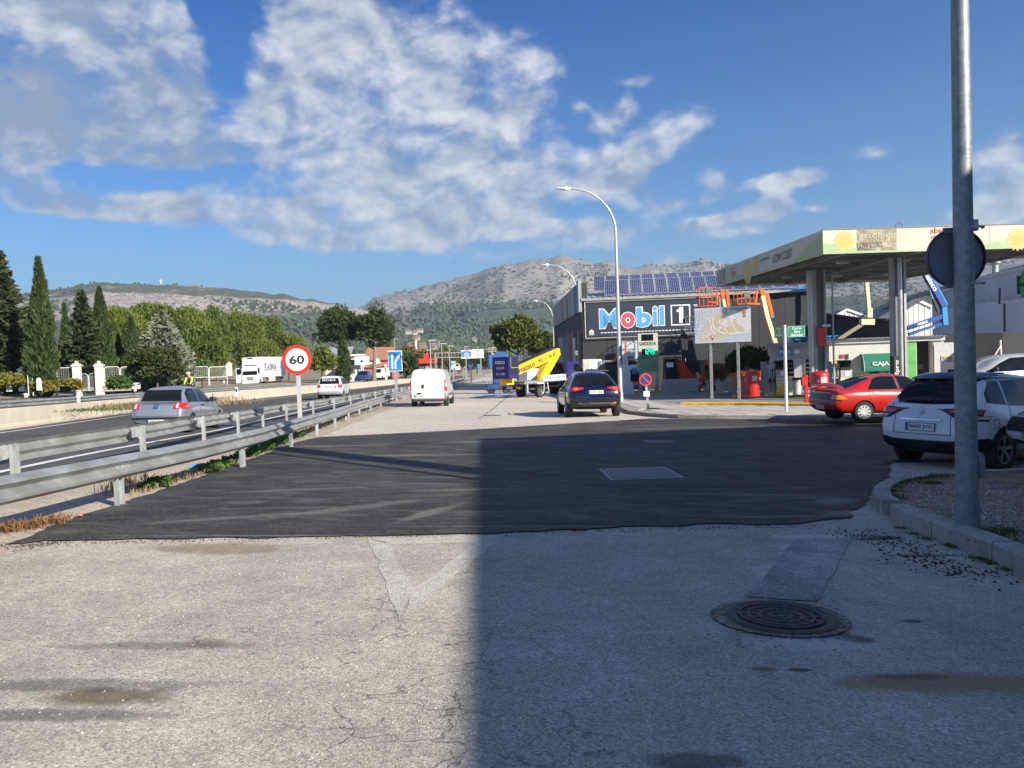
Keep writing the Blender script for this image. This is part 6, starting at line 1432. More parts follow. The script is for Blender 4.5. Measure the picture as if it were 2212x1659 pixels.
patch('rear_window',[(-.56,1.15),(.56,1.15),(.66,1.2),(.56,1.46),(-.56,1.46),(-.66,1.2)],'rear',glassd,.006)
for s_ in (-1,1):
 l = patch('tail_light',[(s_*.90,.93),(s_*.72,.94),(s_*.42,1.00),(s_*.40,1.05),(s_*.66,1.06),(s_*.88,1.05)],'rear',lamp_r,.014)
 patch('tail_light_glow',[(s_*.74,.97),(s_*.60,.98),(s_*.60,1.03),(s_*.74,1.03)],'rear',mat('lit_tail_lamp',(.6,.05,.02),.3,emit=(1.,.06,.02,1.5)),.02,l)
 patch('fog_reflector',[(s_*.70,.50),(s_*.52,.48),(s_*.50,.53),(s_*.70,.56)],'rear',lamp_o,.02)
patch('lower_bumper',[(-.84,.44),(.84,.44),(.86,.60),(.62,.56),(-.62,.56),(-.86,.60)],'rear',blackp,.014)
patch('satin_strip',[(-.62,.505),(.62,.505),(.60,.545),(-.60,.545)],'rear',mat('satin_grey',(.16,.16,.17),.4,.4),.022)
patch('trunk_crease',rect(-.70,.70,.70,.712),'rear',mat('crease_blue',(.03,.04,.12),.3),.004); seams(patch,'rear',[(-.70,1.12),(-.66,.66),(.66,.66),(.70,1.12)],.012)
plate('6724 LBZ',0,.90,w=.52,h=.12); text('lettering','JAGUAR',.24,.035,chrome,r,(-2.40,0,1.09),rz=R(-90),rx=R(-20))
for k in (0,.13): b = MB(); b.cyl((-2.52,.40-k,.50),(-2.3,.40-k,.50),.05,n=16); o = b.build('exhaust_pipe',chrome,r,True); b = MB(); b.cyl((-2.525,.40-k,.50),(-2.5,.40-k,.50),.038,n=16); b.build('exhaust_bore',blackp,o)
b = MB(); b.add([(-1.6,-.02,1.66),(-1.35,-.02,1.67),(-1.42,0,1.75),(-1.6,.02,1.66),(-1.35,.02,1.67)],[(0,1,2),(3,2,4),(0,2,3),(1,4,2)]); b.build('roof_fin',blackp,r)
for vw in ('right','left'):
 patch('side_window',[(.98,1.18),(1.62,1.12),(1.66,1.50),(1.2,1.42)],vw,glassd,.006); patch('side_window',[(1.70,1.12),(2.55,1.08),(2.55,1.52),(1.74,1.52)],vw,glassd,.006); patch('side_window',[(2.62,1.08),(3.40,1.05),(2.95,1.38),(2.66,1.50)],vw,glassd,.006)
wheels('five',rim_m); mirror(3.15,1.06); patch('windscreen',[(-.62,1.15),(.62,1.15),(.54,1.5),(-.54,1.5)],'front',glassd,.006)
b = MB();
for s_ in (-1,1): b.beam((-1.5,s_*.60,1.64),(.3,s_*.60,1.665),.035,.03)
b.build('roof_rail',chrome,r); b = MB(); b.bb((-2.1,-.65,.30),(2.0,.65,.42)); b.build('underbody',under_m,r)
# ---- red fastback
redc = paint('red_car_paint',(.42,.010,.009),.0,.32)
S5 = dict(L=4.26,W=1.70,wheel_r=.30,axles=[.86,3.36],paint=redc,bulge=.06,
  top=[(0,.90),(.012,.93),(.05,.955),(.10,.99),(.17,1.12),(.26,1.25),(.36,1.33),(.48,1.34),(.56,1.29),(.68,1.03),(.74,.93),(.9,.80),(1,.62)],
  bot=[(0,.34),(.04,.24),(.95,.2),(1,.3)],sh=[(0,.80),(.12,.86),(.7,.82),(1,.56)],belt=[(0,.86),(.1,.91),(.3,.92),(.7,.88),(.78,.84),(1,.6)],
  w=[(0,.88),(.04,.96),(.12,1),(.85,1),(.95,.94),(1,.82)],wr=[(0,.74),(.1,.70),(.3,.66),(.55,.66),(.7,.7),(1,.6)],wb=[(0,.84),(.1,.88),(.75,.88),(1,.74)],
  tail=[.18,.10,.02,.0,.10,.12,.14,.14,.14],nose=[.1,.03,0,.02,.10,.16,.2,.2,.2])
wp = Vector((0,0,0))
def car_by_wheel(name,S,label,px,depth,yaw_deg,scale=1.,side=-1,axle=0,zoff=None,py=None,**k):
 """place so that the right rear wheel stands in image column px at this depth; lift so that it touches py"""
 p = col(px,depth); yaw = R(90-yaw_deg); f = Vector((math.cos(yaw),math.sin(yaw),0)); l = Vector((-f.y,f.x,0))
 c = p+f*(S['L']/2-S['axles'][axle])*scale - l*side*(S['W']/2-.1)*scale
 z = gz(c.x,c.y) if zoff is None else gz(c.x,c.y)+zoff
 if py is not None: z += unproj(px,py,depth).z-gz(p.x,p.y)
 return car(name,S,label,(c.x,c.y,z),yaw,scale,**k)
r,patch,sym,wheels,plate,mirror,bvh = car_by_wheel('fastback_car',S5,'red five door fastback with a rear spoiler parked between the pavement and the white car',1864,22.0,83,1.0,py=913)
dkl = mat('smoked_lamp',(.03,.010,.010),.3,0,.2,14)
l = patch('tail_light',[(-.80,.64),(.80,.64),(.78,.80),(-.78,.80)],'rear',dkl,.012)
for s_ in (-1,1): patch('indicator_lens',[(s_*.80,.66),(s_*.58,.66),(s_*.56,.78),(s_*.78,.78)],'rear',lamp_o,.018,l)
patch('indicator_lens',[(.06,.65),(.36,.67),(.22,.78),(.10,.79)],'right',lamp_o,.014)
patch('bumper_scrape',rect(-.5,.52,.7,.56),'rear',mat('scraped_red',(.30,.04,.03),.6,0,.4,20),.012); seams(patch,'rear',[(-.84,.60),(.84,.60)],.014); seams(patch,'right',[(.02,.60),(.52,.60)],.012)
plate('A 5623 DC',0,.42,w=.5,h=.11)
patch('rear_window',[(.34,-.50),(1.22,-.46),(1.22,.46),(.34,.50)],'top',glassd,.006)
wv = [[(1.02,.93),(1.90,.92),(1.88,1.26),(1.50,1.27),(1.28,1.20)],[(1.98,.92),(2.92,.89),(2.62,1.06),(2.34,1.24),(1.97,1.27)]]
for vw in ('right','left'):
 for w_ in wv:
  patch('window_frame',[(a+(a-1.5 if w_ is wv[0] else a-2.4)*.05,c+(c-1.08)*.10) for a,c in w_],vw,blackp,.004); patch('side_window',w_,vw,glassd,.009)
seams(patch,'right',[(1.0,.90),(1.06,.60),(1.30,.50),(1.36,.27),(1.94,.27),(1.94,1.26)],.012); seams(patch,'right',[(1.94,.27),(2.90,.27),(2.96,.86)],.012)
patch('door_handle',rect(1.12,.80,1.30,.85),'right',mat('handle_red',(.4,.01,.01),.4),.022); patch('side_moulding',rect(1.35,.52,2.9,.58),'right',redc,.014)
b = MB(); pf = [(-.62,.93),(-.36,.955),(-.34,.985),(-.62,.965),(-.66,.95)]
sp = [(0.0,-.80),(-.06,-.3),(-.08,0),(-.06,.3),(0.0,.80)]
vs = [];
for j in range(9):
 y = -.80+1.6*j/8; lift = .10*(1-abs(j-4)/4)**.4 if j not in (0,8) else 0; xo = -2.09+.05*abs(j-4)/4
 for dx,dz_ in ((0,0),(.20,.03),(.20,.055),(0,.035),(-.02,.018)): vs.append((xo+dx,y*.96,.935+lift+dz_))
b.add(vs,[(j*5+k,j*5+(k+1) % 5,(j+1)*5+(k+1) % 5,(j+1)*5+k) for j in range(8) for k in range(5)]+[(0,1,2,3,4),(44,43,42,41,40)]); b.build('spoiler',redc,r,True)
wheels('multi',mat('bright_alloy',(.62,.62,.62),.35,.4)); mirror(2.75,.94)
# ---- white and dark-roofed people carrier
S6 = dict(L=4.40,W=1.86,wheel_r=.355,axles=[.86,3.59],paint=paint('scenic_white',(.68,.71,.74),.0,.25),paint2=paint('dark_roof_paint',(.012,.013,.03),.2,.2),two=lambda c,n: c.z > 1.50 and n.z > .25,bulge=.09,
  top=[(0,1.22),(.012,1.34),(.04,1.50),(.08,1.585),(.16,1.63),(.35,1.66),(.52,1.62),(.60,1.52),(.74,1.12),(.80,1.02),(.93,.88),(1,.7)],
  bot=[(0,.36),(.05,.26),(.95,.22),(1,.3)],sh=[(0,.96),(.15,1.0),(.7,.92),(1,.62)],belt=[(0,1.12),(.1,1.14),(.25,1.10),(.7,1.02),(.8,.96),(1,.68)],
  w=[(0,.82),(.03,.93),(.1,1),(.85,1),(.95,.93),(1,.78)],wr=[(0,.62),(.1,.68),(.5,.68),(.72,.7),(1,.6)],wb=[(0,.80),(.1,.88),(.75,.88),(1,.72)],
  tail=[.16,.06,.0,.0,.04,.12,.34,.36,.36],nose=[.1,.03,0,.04,.14,.2,.25,.25,.25])
r,patch,sym,wheels,plate,mirror,bvh = car_by_wheel('people_carrier',S6,'white people carrier with dark roof and glossy dark rear window, partly behind the near pole',2160,13.2,61,1.0,py=1016)
patch('rear_window',[(-.55,1.12),(0,1.10),(.55,1.12),(.68,1.22),(.58,1.50),(-.58,1.50),(-.68,1.22)],'rear',glassd,.006)
patch('rear_spoiler',[(-.60,1.50),(.60,1.50),(.58,1.60),(-.58,1.60)],'rear',S6['paint2'],.03)
for s_ in (-1,1):
 l = patch('tail_light',[(s_*.90,.84),(s_*.62,.86),(s_*.36,1.00),(s_*.36,1.03),(s_*.66,1.05),(s_*.90,1.02)],'rear',blackp,.008)
 patch('red_lens',[(s_*.90,.95),(s_*.60,.945),(s_*.42,1.0),(s_*.64,1.03),(s_*.90,1.01)],'rear',lamp_r,.012,l); patch('clear_lens',[(s_*.90,.87),(s_*.66,.88),(s_*.60,.92),(s_*.90,.915)],'rear',lamp_w,.012,l)
for vw in ('right','left'):
 l = patch('tail_light',[(.03,.86),(.30,.93),(.36,1.0),(.28,1.03),(.03,1.03)],vw,blackp,.008); patch('red_lens',[(.03,.94),(.26,.96),(.32,1.0),(.26,1.02),(.03,1.02)],vw,lamp_r,.012,l)
 patch('side_window',[(.50,1.14),(1.02,1.10),(1.06,1.50),(.80,1.49),(.56,1.30)],vw,glassd,.007); patch('side_window',[(1.10,1.09),(2.08,1.06),(2.08,1.54),(1.14,1.51)],vw,glassd,.007); patch('side_window',[(2.16,1.06),(3.25,1.00),(2.92,1.24),(2.55,1.48),(2.16,1.54)],vw,glassd,.007)
 patch('chrome_strip',[(.50,1.545),(1.1,1.565),(2.5,1.545),(2.5,1.56),(1.1,1.58),(.50,1.56)],vw,chrome,.012)
patch('lower_bumper',[(-.84,.36),(.84,.36),(.90,.46),(.90,.56),(.5,.50),(-.5,.50),(-.90,.56),(-.90,.46)],'rear',blackp,.012); patch('side_lower_bumper',[(.03,.36),(.44,.34),(.42,.46),(.03,.56)],'right',blackp,.012)
patch('chrome_bar',rect(-.36,.825,.36,.86),'rear',chrome,.02); plate('8630 JVG',0,.72,w=.52,h=.12)
seams(patch,'rear',[(-.62,1.10),(-.50,.88),(-.52,.60),(.52,.60),(.50,.88),(.62,1.10)],.010)
patch('badge',[(0,.92),(.035,.98),(0,1.05),(-.035,.98)],'rear',chrome,.02); text('lettering','SCENIC',.22,.03,chrome,r,(-2.23,.0,.885),rz=R(-90)); b = MB()
patch('wiper',[(-.05,1.13),(.42,1.14),(.42,1.165),(-.05,1.16)],'rear',blackp,.02)
seams(patch,'right',[(1.08,1.5),(1.06,1.05),(1.0,.80),(1.22,.62),(1.34,.34),(2.12,.34)],.010); seams(patch,'right',[(2.12,1.5),(2.12,.34),(3.1,.34),(3.2,.98)],.010)
for x in (1.25,2.3): patch('door_handle',rect(x,.86,x+.22,.895),'right',S6['paint'],.025)
seams(patch,'right',[(.52,.86),(.66,.88),(.68,.74),(.54,.72)],.008,closed=True)
b = MB(); b.box((-1.35,0,1.68),(.22,.06,.05)); b.build('roof_aerial',blackp,r,bevel=.015)
wheels('five',rim_m); mirror(3.05,1.08)
b = MB(); b.bb((-2.0,-.60,.26),(1.9,.60,.42)); b.build('underbody',under_m,r)
patch('windscreen',[(-.66,1.05),(.66,1.05),(.56,1.5),(-.56,1.5)],'front',glassd,.006)
# ---- car nose entering at the right edge
S7 = dict(S4); S7['paint'] = paint('pearl_white',(.66,.68,.70),0.,.3); S7['L'] = 4.3; S7['W'] = 1.8; S7['wheel_r'] = .33; S7['axles'] = [.8,3.45]; S7['top'] = [(a,b_*.93) for a,b_ in S4['top']]
p = unproj(2288,1020,11.9); yaw = R(180+8); f = Vector((math.cos(yaw),math.sin(yaw),0)); cc = Vector((p.x,p.y,0))-f*2.05
r,patch,sym,wheels,plate,mirror,bvh = car('city_car',S7,'nose of a white car with black grille at the edge of the view',(cc.x,cc.y+.3,gz(p.x,p.y)+.12),yaw,1.,slope=False)
patch('front_grille',[(-.76,.52),(.76,.52),(.70,.74),(-.70,.74)],'front',blackp,.01)
for vw in ('right','left'): patch('black_trim',[(3.95,.50),(4.26,.50),(4.2,.74),(4.0,.72)],vw,blackp,.01)
for s_ in (-1,1): patch('fog_lamp',[(s_*.74+.07*math.cos(a),.48+.06*math.sin(a)) for a in [i*math.pi/6 for i in range(12)]],'front',lamp_w,.02); patch('headlight',[(s_*.80,.78),(s_*.5,.76),(s_*.52,.86),(s_*.8,.9)],'front',lamp_w,.012)
wheels('five'); plate('1204 KTM',0,.50,view='front')
for vw in ('right','left'): patch('side_window',[(1.2,1.05),(3.1,1.0),(2.6,1.36),(1.3,1.36)],vw,glassd,.006)
# ---- silver hatchback upper right, facing left
S8 = dict(S1); S8['paint'] = paint('pale_silver_paint',(.48,.50,.50),.3,.3); S8['L'] = 4.25; S8['W'] = 1.78; S8['axles'] = [.8,3.4]; S8['wheel_r'] = .32
S8['top'] = [(a,b_*1.05) for a,b_ in S1['top']]
pz = unproj(2170,764,25.5); yaw = R(180);
r,patch,sym,wheels,plate,mirror,bvh = car('silver_car',S8,'pale silver hatchback parked on the higher lot in front of the cream wall',(unproj(2155,800,25.5).x,pz.y,pz.z-1.50),yaw,1.,slope=False)
for vw in ('right','left'):
 patch('side_window',[(.62,1.0),(1.5,.97),(1.52,1.38),(.95,1.37),(.7,1.22)],vw,glassd,.006); patch('side_window',[(1.58,.97),(2.9,.95),(2.45,1.22),(2.1,1.37),(1.6,1.39)],vw,glassd,.006)
 patch('tail_light',[(.02,.80),(.3,.86),(.26,.95),(.02,.93)],vw,lamp_r,.012)
wheels('five'); mirror(2.7,1.0,blackp)
lotz = pz.z-1.50
b = at_off(r);
q = unproj(2155,800,25.5)
platf = mesh_obj('raised_lot',[(q.x-2.3,23.6,lotz),(q.x+12,23.6,lotz),(q.x+12,28,lotz),(q.x-2.3,28,lotz),(q.x-2.3,23.6,-3),(q.x+12,23.6,-3),(q.x+12,28,-3),(q.x-2.3,28,-3)],[(0,1,2,3),(4,5,1,0),(7,4,0,3)],lot_m); tag(platf,kind='structure')
# ------------------------------------------------------------------ trees and plants
rng = np.random.default_rng(11)
def leaf_mat(name,c,var=.35,tr=.25):
 m = bpy.data.materials.new(name); m.use_nodes = True; nt = m.node_tree; b = nt.nodes['Principled BSDF']; L = nt.links.new
 g = nn(nt,'ShaderNodeNewGeometry'); tc = nn(nt,'ShaderNodeTexCoord'); n = nn(nt,'ShaderNodeTexNoise',i_Scale=.9,i_Detail=3.); L(tc.outputs['Object'],n.inputs[0])
 cr = nn(nt,'ShaderNodeValToRGB'); e = cr.color_ramp.elements
 e[0].color = tuple(x*(1-var) for x in c)+(1,); e[1].color = (min(1,c[0]*(1+var*1.5)),min(1,c[1]*(1+var)),c[2]*(1+var*.5),1)
 L(math_n(nt,'ADD',math_n(nt,'MULTIPLY',g.outputs['Random Per Island'],.6),math_n(nt,'MULTIPLY',math_n(nt,'SUBTRACT',n.outputs[0],.3),1.)),cr.inputs[0])
 L(cr.outputs[0],b.inputs['Base Color']); b.inputs['Roughness'].default_value = .65; b.inputs['Specular IOR Level'].default_value = .25
 if tr:
  t = nn(nt,'ShaderNodeBsdfTranslucent'); L(cr.outputs[0],t.inputs[0]); mx = nn(nt,'ShaderNodeMixShader',i_0=tr); L(b.outputs[0],mx.inputs[1]); L(t.outputs[0],mx.inputs[2]); L(mx.outputs[0],nt.nodes['Material Output'].inputs[0])
 return m
lf_cyp = leaf_mat('cypress_leaf',(.050,.085,.030)); lf_fir = leaf_mat('fir_leaf',(.052,.075,.036)); lf_pine = leaf_mat('pine_needle',(.125,.170,.036)); lf_grey = leaf_mat('grey_conifer_leaf',(.20,.235,.185))
lf_oak = leaf_mat('dark_bush_leaf',(.055,.075,.028)); lf_plane = leaf_mat('street_tree_leaf',(.10,.13,.028),.45); lf_yel = leaf_mat('yellow_leaf',(.15,.155,.035),.5); lf_dpine = leaf_mat('dark_pine_needle',(.045,.078,.028))
lf_pine2 = leaf_mat('mid_pine_needle',(.098,.140,.034)); lf_brown = leaf_mat('autumn_leaf',(.16,.13,.05),.4); lf_weed = leaf_mat('weed_leaf',(.07,.14,.035),.4); lf_dry = leaf_mat('dry_grass',(.22,.185,.11),.4); lf_olive = leaf_mat('olive_leaf',(.10,.13,.04),.4)  # second pine tone is a deeper green, alternated from tree to tree
bark = mat('bark',(.12,.09,.065),.95,0,.3,6,.5,30); bark_p = mat('pale_bark',(.22,.18,.15),.95,0,.3,6,.5,30)
def quads_mesh(name,c,ax,up,m,parent):
 """c centres (N,3), ax/up half axes (N,3): pointed four-corner leaves"""
 N = len(c); v = np.empty((N,4,3)); v[:,0] = c-up; v[:,1] = c+ax; v[:,2] = c+up; v[:,3] = c-ax
 me = bpy.data.meshes.new(name); me.vertices.add(4*N); me.vertices.foreach_set('co',v.reshape(-1).astype(np.float32))
 me.loops.add(4*N); me.loops.foreach_set('vertex_index',np.arange(4*N,dtype=np.int32)); me.polygons.add(N); me.polygons.foreach_set('loop_start',np.arange(0,4*N,4,dtype=np.int32)); me.polygons.foreach_set('loop_total',np.full(N,4,dtype=np.int32))
 me.update(calc_edges=True); me.materials.append(m); o = bpy.data.objects.new(name,me); COL.objects.link(o); o.parent = parent; return o
def unit(a): return a/np.maximum(1e-9,np.linalg.norm(a,axis=1,keepdims=True))
def leaves(centres,dirs,length,width,jitter=.6):
 n = len(centres); d = unit(dirs+rng.normal(0,jitter,(n,3))); s = unit(np.cross(d,rng.normal(0,1,(n,3))))
 l = length*rng.uniform(.6,1.3,(n,1)); w = width*rng.uniform(.6,1.3,(n,1)); return centres,s*w,d*l
def clump_points(cl,rad,per,squash=.8):
 """points on the shells of little clumps; returns centres and outward directions"""
 k = len(cl); d = unit(rng.normal(0,1,(k*per,3))); r = rng.uniform(.55,1.05,(k*per,1)); R_ = np.repeat(rad,per)[:,None]; d2 = d.copy(); d2[:,2] *= squash
 return np.repeat(cl,per,0)+d2*r*R_,d
def trunk(root,h,r,m=bark,lean=(0,0),limbs=0,spread=1.,z0=.4):
 b = MB(); b.tube([(0,0,-.2),(lean[0]*.3,lean[1]*.3,h*.35),(lean[0]*.7,lean[1]*.7,h*.7),(lean[0],lean[1],h)],[r*1.15,r*.85,r*.6,r*.25],8)
 for i in range(limbs):
  a = i*2.4+rng.uniform(0,1); z = h*(z0+(.9-z0)*i/max(1,limbs)); e = spread*rng.uniform(.7,1.1)
  b.tube([(lean[0]*z/h,lean[1]*z/h,z),(math.cos(a)*e*.5,math.sin(a)*e*.5,z+e*.25),(math.cos(a)*e,math.sin(a)*e,z+e*.55)],[r*.4,r*.25,r*.08],5)
 b.build('trunk',m,root,True)
def tree_root(name,px,d,label,surf,group=None,py=None,cat='tree'):
 p = col(px,d,surf); z = p.z if py is None else unproj(px,py,d).z
 return empty(name,(p.x,p.y,z),label=label,cat=cat,group=group),FOC/d
def cypress(px,d,top,wpx,label,surf=terr,m=None,base=None,name='cypress_tree',n=9000,tips=1,group='cypress trees behind the fence'):
 r,ppm = tree_root(name,px,d,label,surf,group,base); h = ztop(r.location,top)-r.location.z; w = wpx/ppm/2
 trunk(r,h*.8,.12+w*.08)
 allc = []; alld = []
 for k in range(tips):
  off = np.array([(-.55*w if k else .12*w),0,0]) if tips > 1 else np.zeros(3); hh = h*(1-.22*k); ww = w*(.85 if tips > 1 else 1)
  t = rng.uniform(0,1,n//tips)**.9; prof = np.interp(t,[0,.05,.25,.6,.85,1],[.35,.7,1.,.72,.33,.02])*ww
  a = rng.uniform(0,6.28,len(t)); lump = 1+.16*np.sin(a*3+t*23)+.12*np.sin(a*5-t*41)+.1*np.sin(t*70)
  rr = prof*lump*rng.uniform(.72,1.05,len(t)); c = np.stack([np.cos(a)*rr,np.sin(a)*rr,t*hh+h*.02],1)+off*(1-t[:,None]*.5); dd = np.stack([np.cos(a)*.45,np.sin(a)*.45,np.ones(len(t))*1.1],1); allc.append(c); alld.append(dd)
 c = np.concatenate(allc); dd = np.concatenate(alld); c,s,u = leaves(c,dd,.26,.09,.35); quads_mesh('crown',c,s,u,m or lf_cyp,r); return r
def fir(px,d,top,wpx,label,surf=terr,m=None,name='fir_tree',n=11000,ragged=.3,group=None,bulge=1.):
 r,ppm = tree_root(name,px,d,label,surf,group); h = ztop(r.location,top)-r.location.z; w = wpx/ppm/2; trunk(r,h*.96,.16)
 nb = 90; cs = []; ds = []
 for i in range(nb):
  t = (i/nb)**.95; a = i*2.39996+rng.uniform(-.3,.3); L_ = w*np.interp(t,[0,.15,.45,.75,.92,1],[.8,1,.85*bulge,.45,.2,.03])*rng.uniform(1-ragged,1+ragged*.5); z0 = h*(.03+.95*t)
  k = max(16,int(n/nb*(.35+L_/w))); s = rng.uniform(.15,1,k); sp = .10*w+.30*L_*(1-s*.6);
  x = np.cos(a)*L_*s+rng.normal(0,1,k)*sp*.40; y = np.sin(a)*L_*s+rng.normal(0,1,k)*sp*.40; z = z0-L_*s*.10+L_*s*s*.22+rng.normal(0,.10,k)*(.8+w*.2)
  cs.append(np.stack([x,y,z],1)); ds.append(np.stack([np.cos(a)*np.ones(k),np.sin(a)*np.ones(k),.25*np.ones(k)],1))
 c,s,u = leaves(np.concatenate(cs),np.concatenate(ds),.26,.10,.45); quads_mesh('crown',c,s,u,m or lf_fir,r); return r
def crown_tree(name,px,d,top,wpx,hpx,label,surf=terr,m=lf_pine,tr=.2,lean=(0,0),nclump=150,per=70,leaf=(.22,.09),clr=.85,updir=.6,group=None,base=None,barkm=bark,shell=.55,cat='tree',irr=.22,flat=1.0,cmin=.35):
 """ellipsoid crown of leaf clumps: top/height/width given in image pixels at depth d"""
 r,ppm = tree_root(name,px,d,label,surf,group,base,cat); h = ztop(r.location,top)-r.location.z; W_ = wpx/ppm/2; H_ = hpx/ppm/2; cz = h-H_
 if tr: trunk(r,max(.5,cz),tr,barkm,lean,6,W_*.7,.6)
 k = nclump; dd = unit(rng.normal(0,1,(k,3))); dd[:,2] = np.where(dd[:,2] < -.35,-dd[:,2]*cmin,dd[:,2]); rad = rng.uniform(shell,1,(k,1))
 irrv = 1+irr*np.sin(dd[:,:1]*5+px)*np.cos(dd[:,1:2]*4+px*.3)+irr*.5*np.sin(dd[:,2:]*9+px)
 ce = dd*rad*irrv*np.array([W_*.9,W_*.9,H_*.9*flat])+np.array([lean[0],lean[1],cz]); cr = clr*rng.uniform(.6,1.25,k)
 c,o = clump_points(ce,cr,per,.8); o[:,2] += updir; c,s,u = leaves(c,o,leaf[0],leaf[1],.5); quads_mesh('crown',c,s,u,m,r); return r
# -- left group behind the fence
fir(14,58,541,128,'tall dark ragged conifer at the very left behind the fence',n=15000,ragged=.3)
fir(-75,60,600,110,'dark conifer just outside the left edge',n=5000)
cypress(97,53,566,56,'tallest slender cypress with twin tips in front of the fence, left of the gate',n=15000,tips=2)
cypress(148,70,661,26,'small pointed cypress half seen between the tall cypress and the dark fir',n=4500,tips=2)
fir(187,62,626,74,'dark fir with a thin ragged tip behind the gate',n=12000,ragged=.25)
cypress(226,63,628,48,'slim dark cypress just right of the gate, behind the fence',n=9000)
cypress(256,66,702,34,'low yellowish cypress in the middle of the hedge behind the fence',n=5000,m=lf_olive)
cypress(291,64,690,38,'low cypress touching the grey conifer',n=5000)
cypress(273,67,715,34,'lowest cypress in the hedge right of the gate',n=4000)
crown_tree('broadleaf_tree',135,68,735,60,95,'loose yellow green tree in the gap right of the tallest cypress',m=lf_olive,nclump=80,per=60)
fir(356,57,674,122,'silvery grey green conifer with upright shoots beside the far fence',m=lf_grey,n=14000,ragged=.12,bulge=1.12)
crown_tree('bush',342,53,752,112,84,'big dark green bush at the foot of the silvery conifer',m=lf_oak,tr=.08,nclump=130,per=80,leaf=(.16,.09),clr=.5,updir=.2,cat='bush',cmin=1.)
# -- umbrella pines
PN = 'umbrella pines behind the motorway'
for i,(px,top,w,hh,dd_,lb_) in enumerate(((268,668,90,110,84,'umbrella pine at the left end of the pine belt, behind the hedge'),(322,655,100,120,90,'highest umbrella pine, showing above the silvery conifer'),(415,672,95,105,92,'umbrella pine right of the silvery conifer'),
 (470,666,110,130,142,'broad umbrella pine above the open lorry door'),(530,670,105,120,146,'umbrella pine rising over the lorry trailer'),(585,690,90,110,150,'umbrella pine behind the round 60 sign'),(625,722,60,80,150,'small umbrella pine at the sloping right end of the pine belt'),
 (440,715,110,110,82,'low branching umbrella pine in front of the belt, left of the lorry'),(560,735,100,80,144,'umbrella pine filling the belt above the trailer roof'))):
 crown_tree('umbrella_pine',px,dd_,top,w*.92,hh,lb_,m=(lf_pine,lf_pine2)[i % 2],nclump=210,per=75,leaf=(.30,.10),clr=(1.5 if dd_ > 120 else 1.0),updir=1.1,tr=.22,group=PN,irr=.24,cmin=.9)
crown_tree('umbrella_pine',360,86,690,90,120,'umbrella pine hidden low behind the silvery conifer',m=lf_dpine,nclump=120,per=60,leaf=(.3,.1),clr=1.05,updir=1.,tr=.25,group=PN)
# -- pair of pines in the middle
crown_tree('pine_tree',739,125,671,84,86,'large dark pine, left one of the pair above the low shops',m=lf_dpine,surf=gz,nclump=190,per=70,leaf=(.34,.12),clr=1.2,updir=.7,tr=.35,barkm=bark_p,irr=.3,cmin=1.05)
crown_tree('pine_tree',808,122,674,66,80,'dark pine with a pale leaning trunk, right one of the pair',m=lf_dpine,surf=gz,nclump=120,per=70,leaf=(.34,.12),clr=1.25,updir=.7,tr=.35,barkm=bark_p,irr=.34,lean=(.6,0),cmin=1.05)
cypress(744,118,722,32,'small dark cypress standing between the two big pines',surf=gz,n=3500,group=None)
crown_tree('pine_tree',697,100,753,44,62,'small bushy pine right behind the 60 sign, left of the shops',m=lf_pine,surf=terr,nclump=70,per=60,leaf=(.28,.1),clr=.9,updir=.8,tr=.18,base=818)
# -- tree beside the workshop row
crown_tree('street_tree',1122,112,683,104,100,'rounded yellow green street tree at the end of the workshop row',m=lf_plane,surf=gz,nclump=230,per=80,leaf=(.30,.20),clr=.95,updir=.1,tr=.3,irr=.16,cmin=.9)
crown_tree('street_tree',1175,122,720,60,60,'darker tree squeezed between the street tree and the workshop row',m=lf_oak,surf=gz,nclump=80,per=70,leaf=(.28,.18),clr=.9,updir=.1,tr=.25)
# -- shrubs on the verge
SH = [(487,112,768,50,58,lf_yel,'bright yellow bush left of the lorry door',817),(430,66,778,60,52,lf_weed,'green shrub right of the dark bush behind the cyclist',826),(460,76,785,34,40,lf_olive,'olive green shrub between the cyclist and the yellow bush',822),(258,50,818,46,24,lf_weed,'low green creeper in front of the right fence panels',836),
      (18,45,812,60,26,lf_yel,'yellowing vine leaves over the bank at the left edge',840),(150,52,824,80,18,lf_yel,'yellowish low growth in front of the left fence panel',842),(95,48,830,60,14,lf_yel,'straggling yellow vine on top of the bank under the tall cypress',842)]
for px,dd_,top,w,hh,m_,lb_,bs in SH:
 crown_tree('shrub',px,dd_,top,w,hh,lb_,m=m_,tr=0,nclump=50,per=60,leaf=(.11,.075),clr=.30 if hh < 40 else .5,updir=.2,cat='shrub',base=bs,cmin=1.)
crown_tree('shrub',1612,52,749,88,74,'dense bush with orange flowers behind the concrete barrier',surf=gz,m=lf_oak,tr=.05,nclump=110,per=80,leaf=(.12,.07),clr=.42,updir=.1,cat='shrub',cmin=1.)
rb = [o for o in COL.objects if o.get('label','').startswith('dense bush')][0]
fl = mat('orange_blossom',(.80,.20,.02),.6,0,.2,9); c_ = rng.normal(0,1,(260,3))*np.array([.18,.15,.16])
cc_ = np.array([(-.6,-1.25,1.25),(-.75,-1.2,1.0),(-1.15,-1.1,.75),(1.2,-1.1,1.5),(-.45,-1.3,1.4)])[rng.integers(0,5,260)]; c,s,u = leaves(c_+cc_,rng.normal(0,1,(260,3)),.06,.05); quads_mesh('flowers',c,s,u,fl,rb)['kind'] = 'stuff'
crown_tree('shrub',1548,50,790,34,40,'dry reddish brown shrub left of the flowering bush',surf=gz,m=lf_brown,tr=0,nclump=30,per=60,leaf=(.13,.04),clr=.4,updir=.8,cat='shrub',cmin=1.)
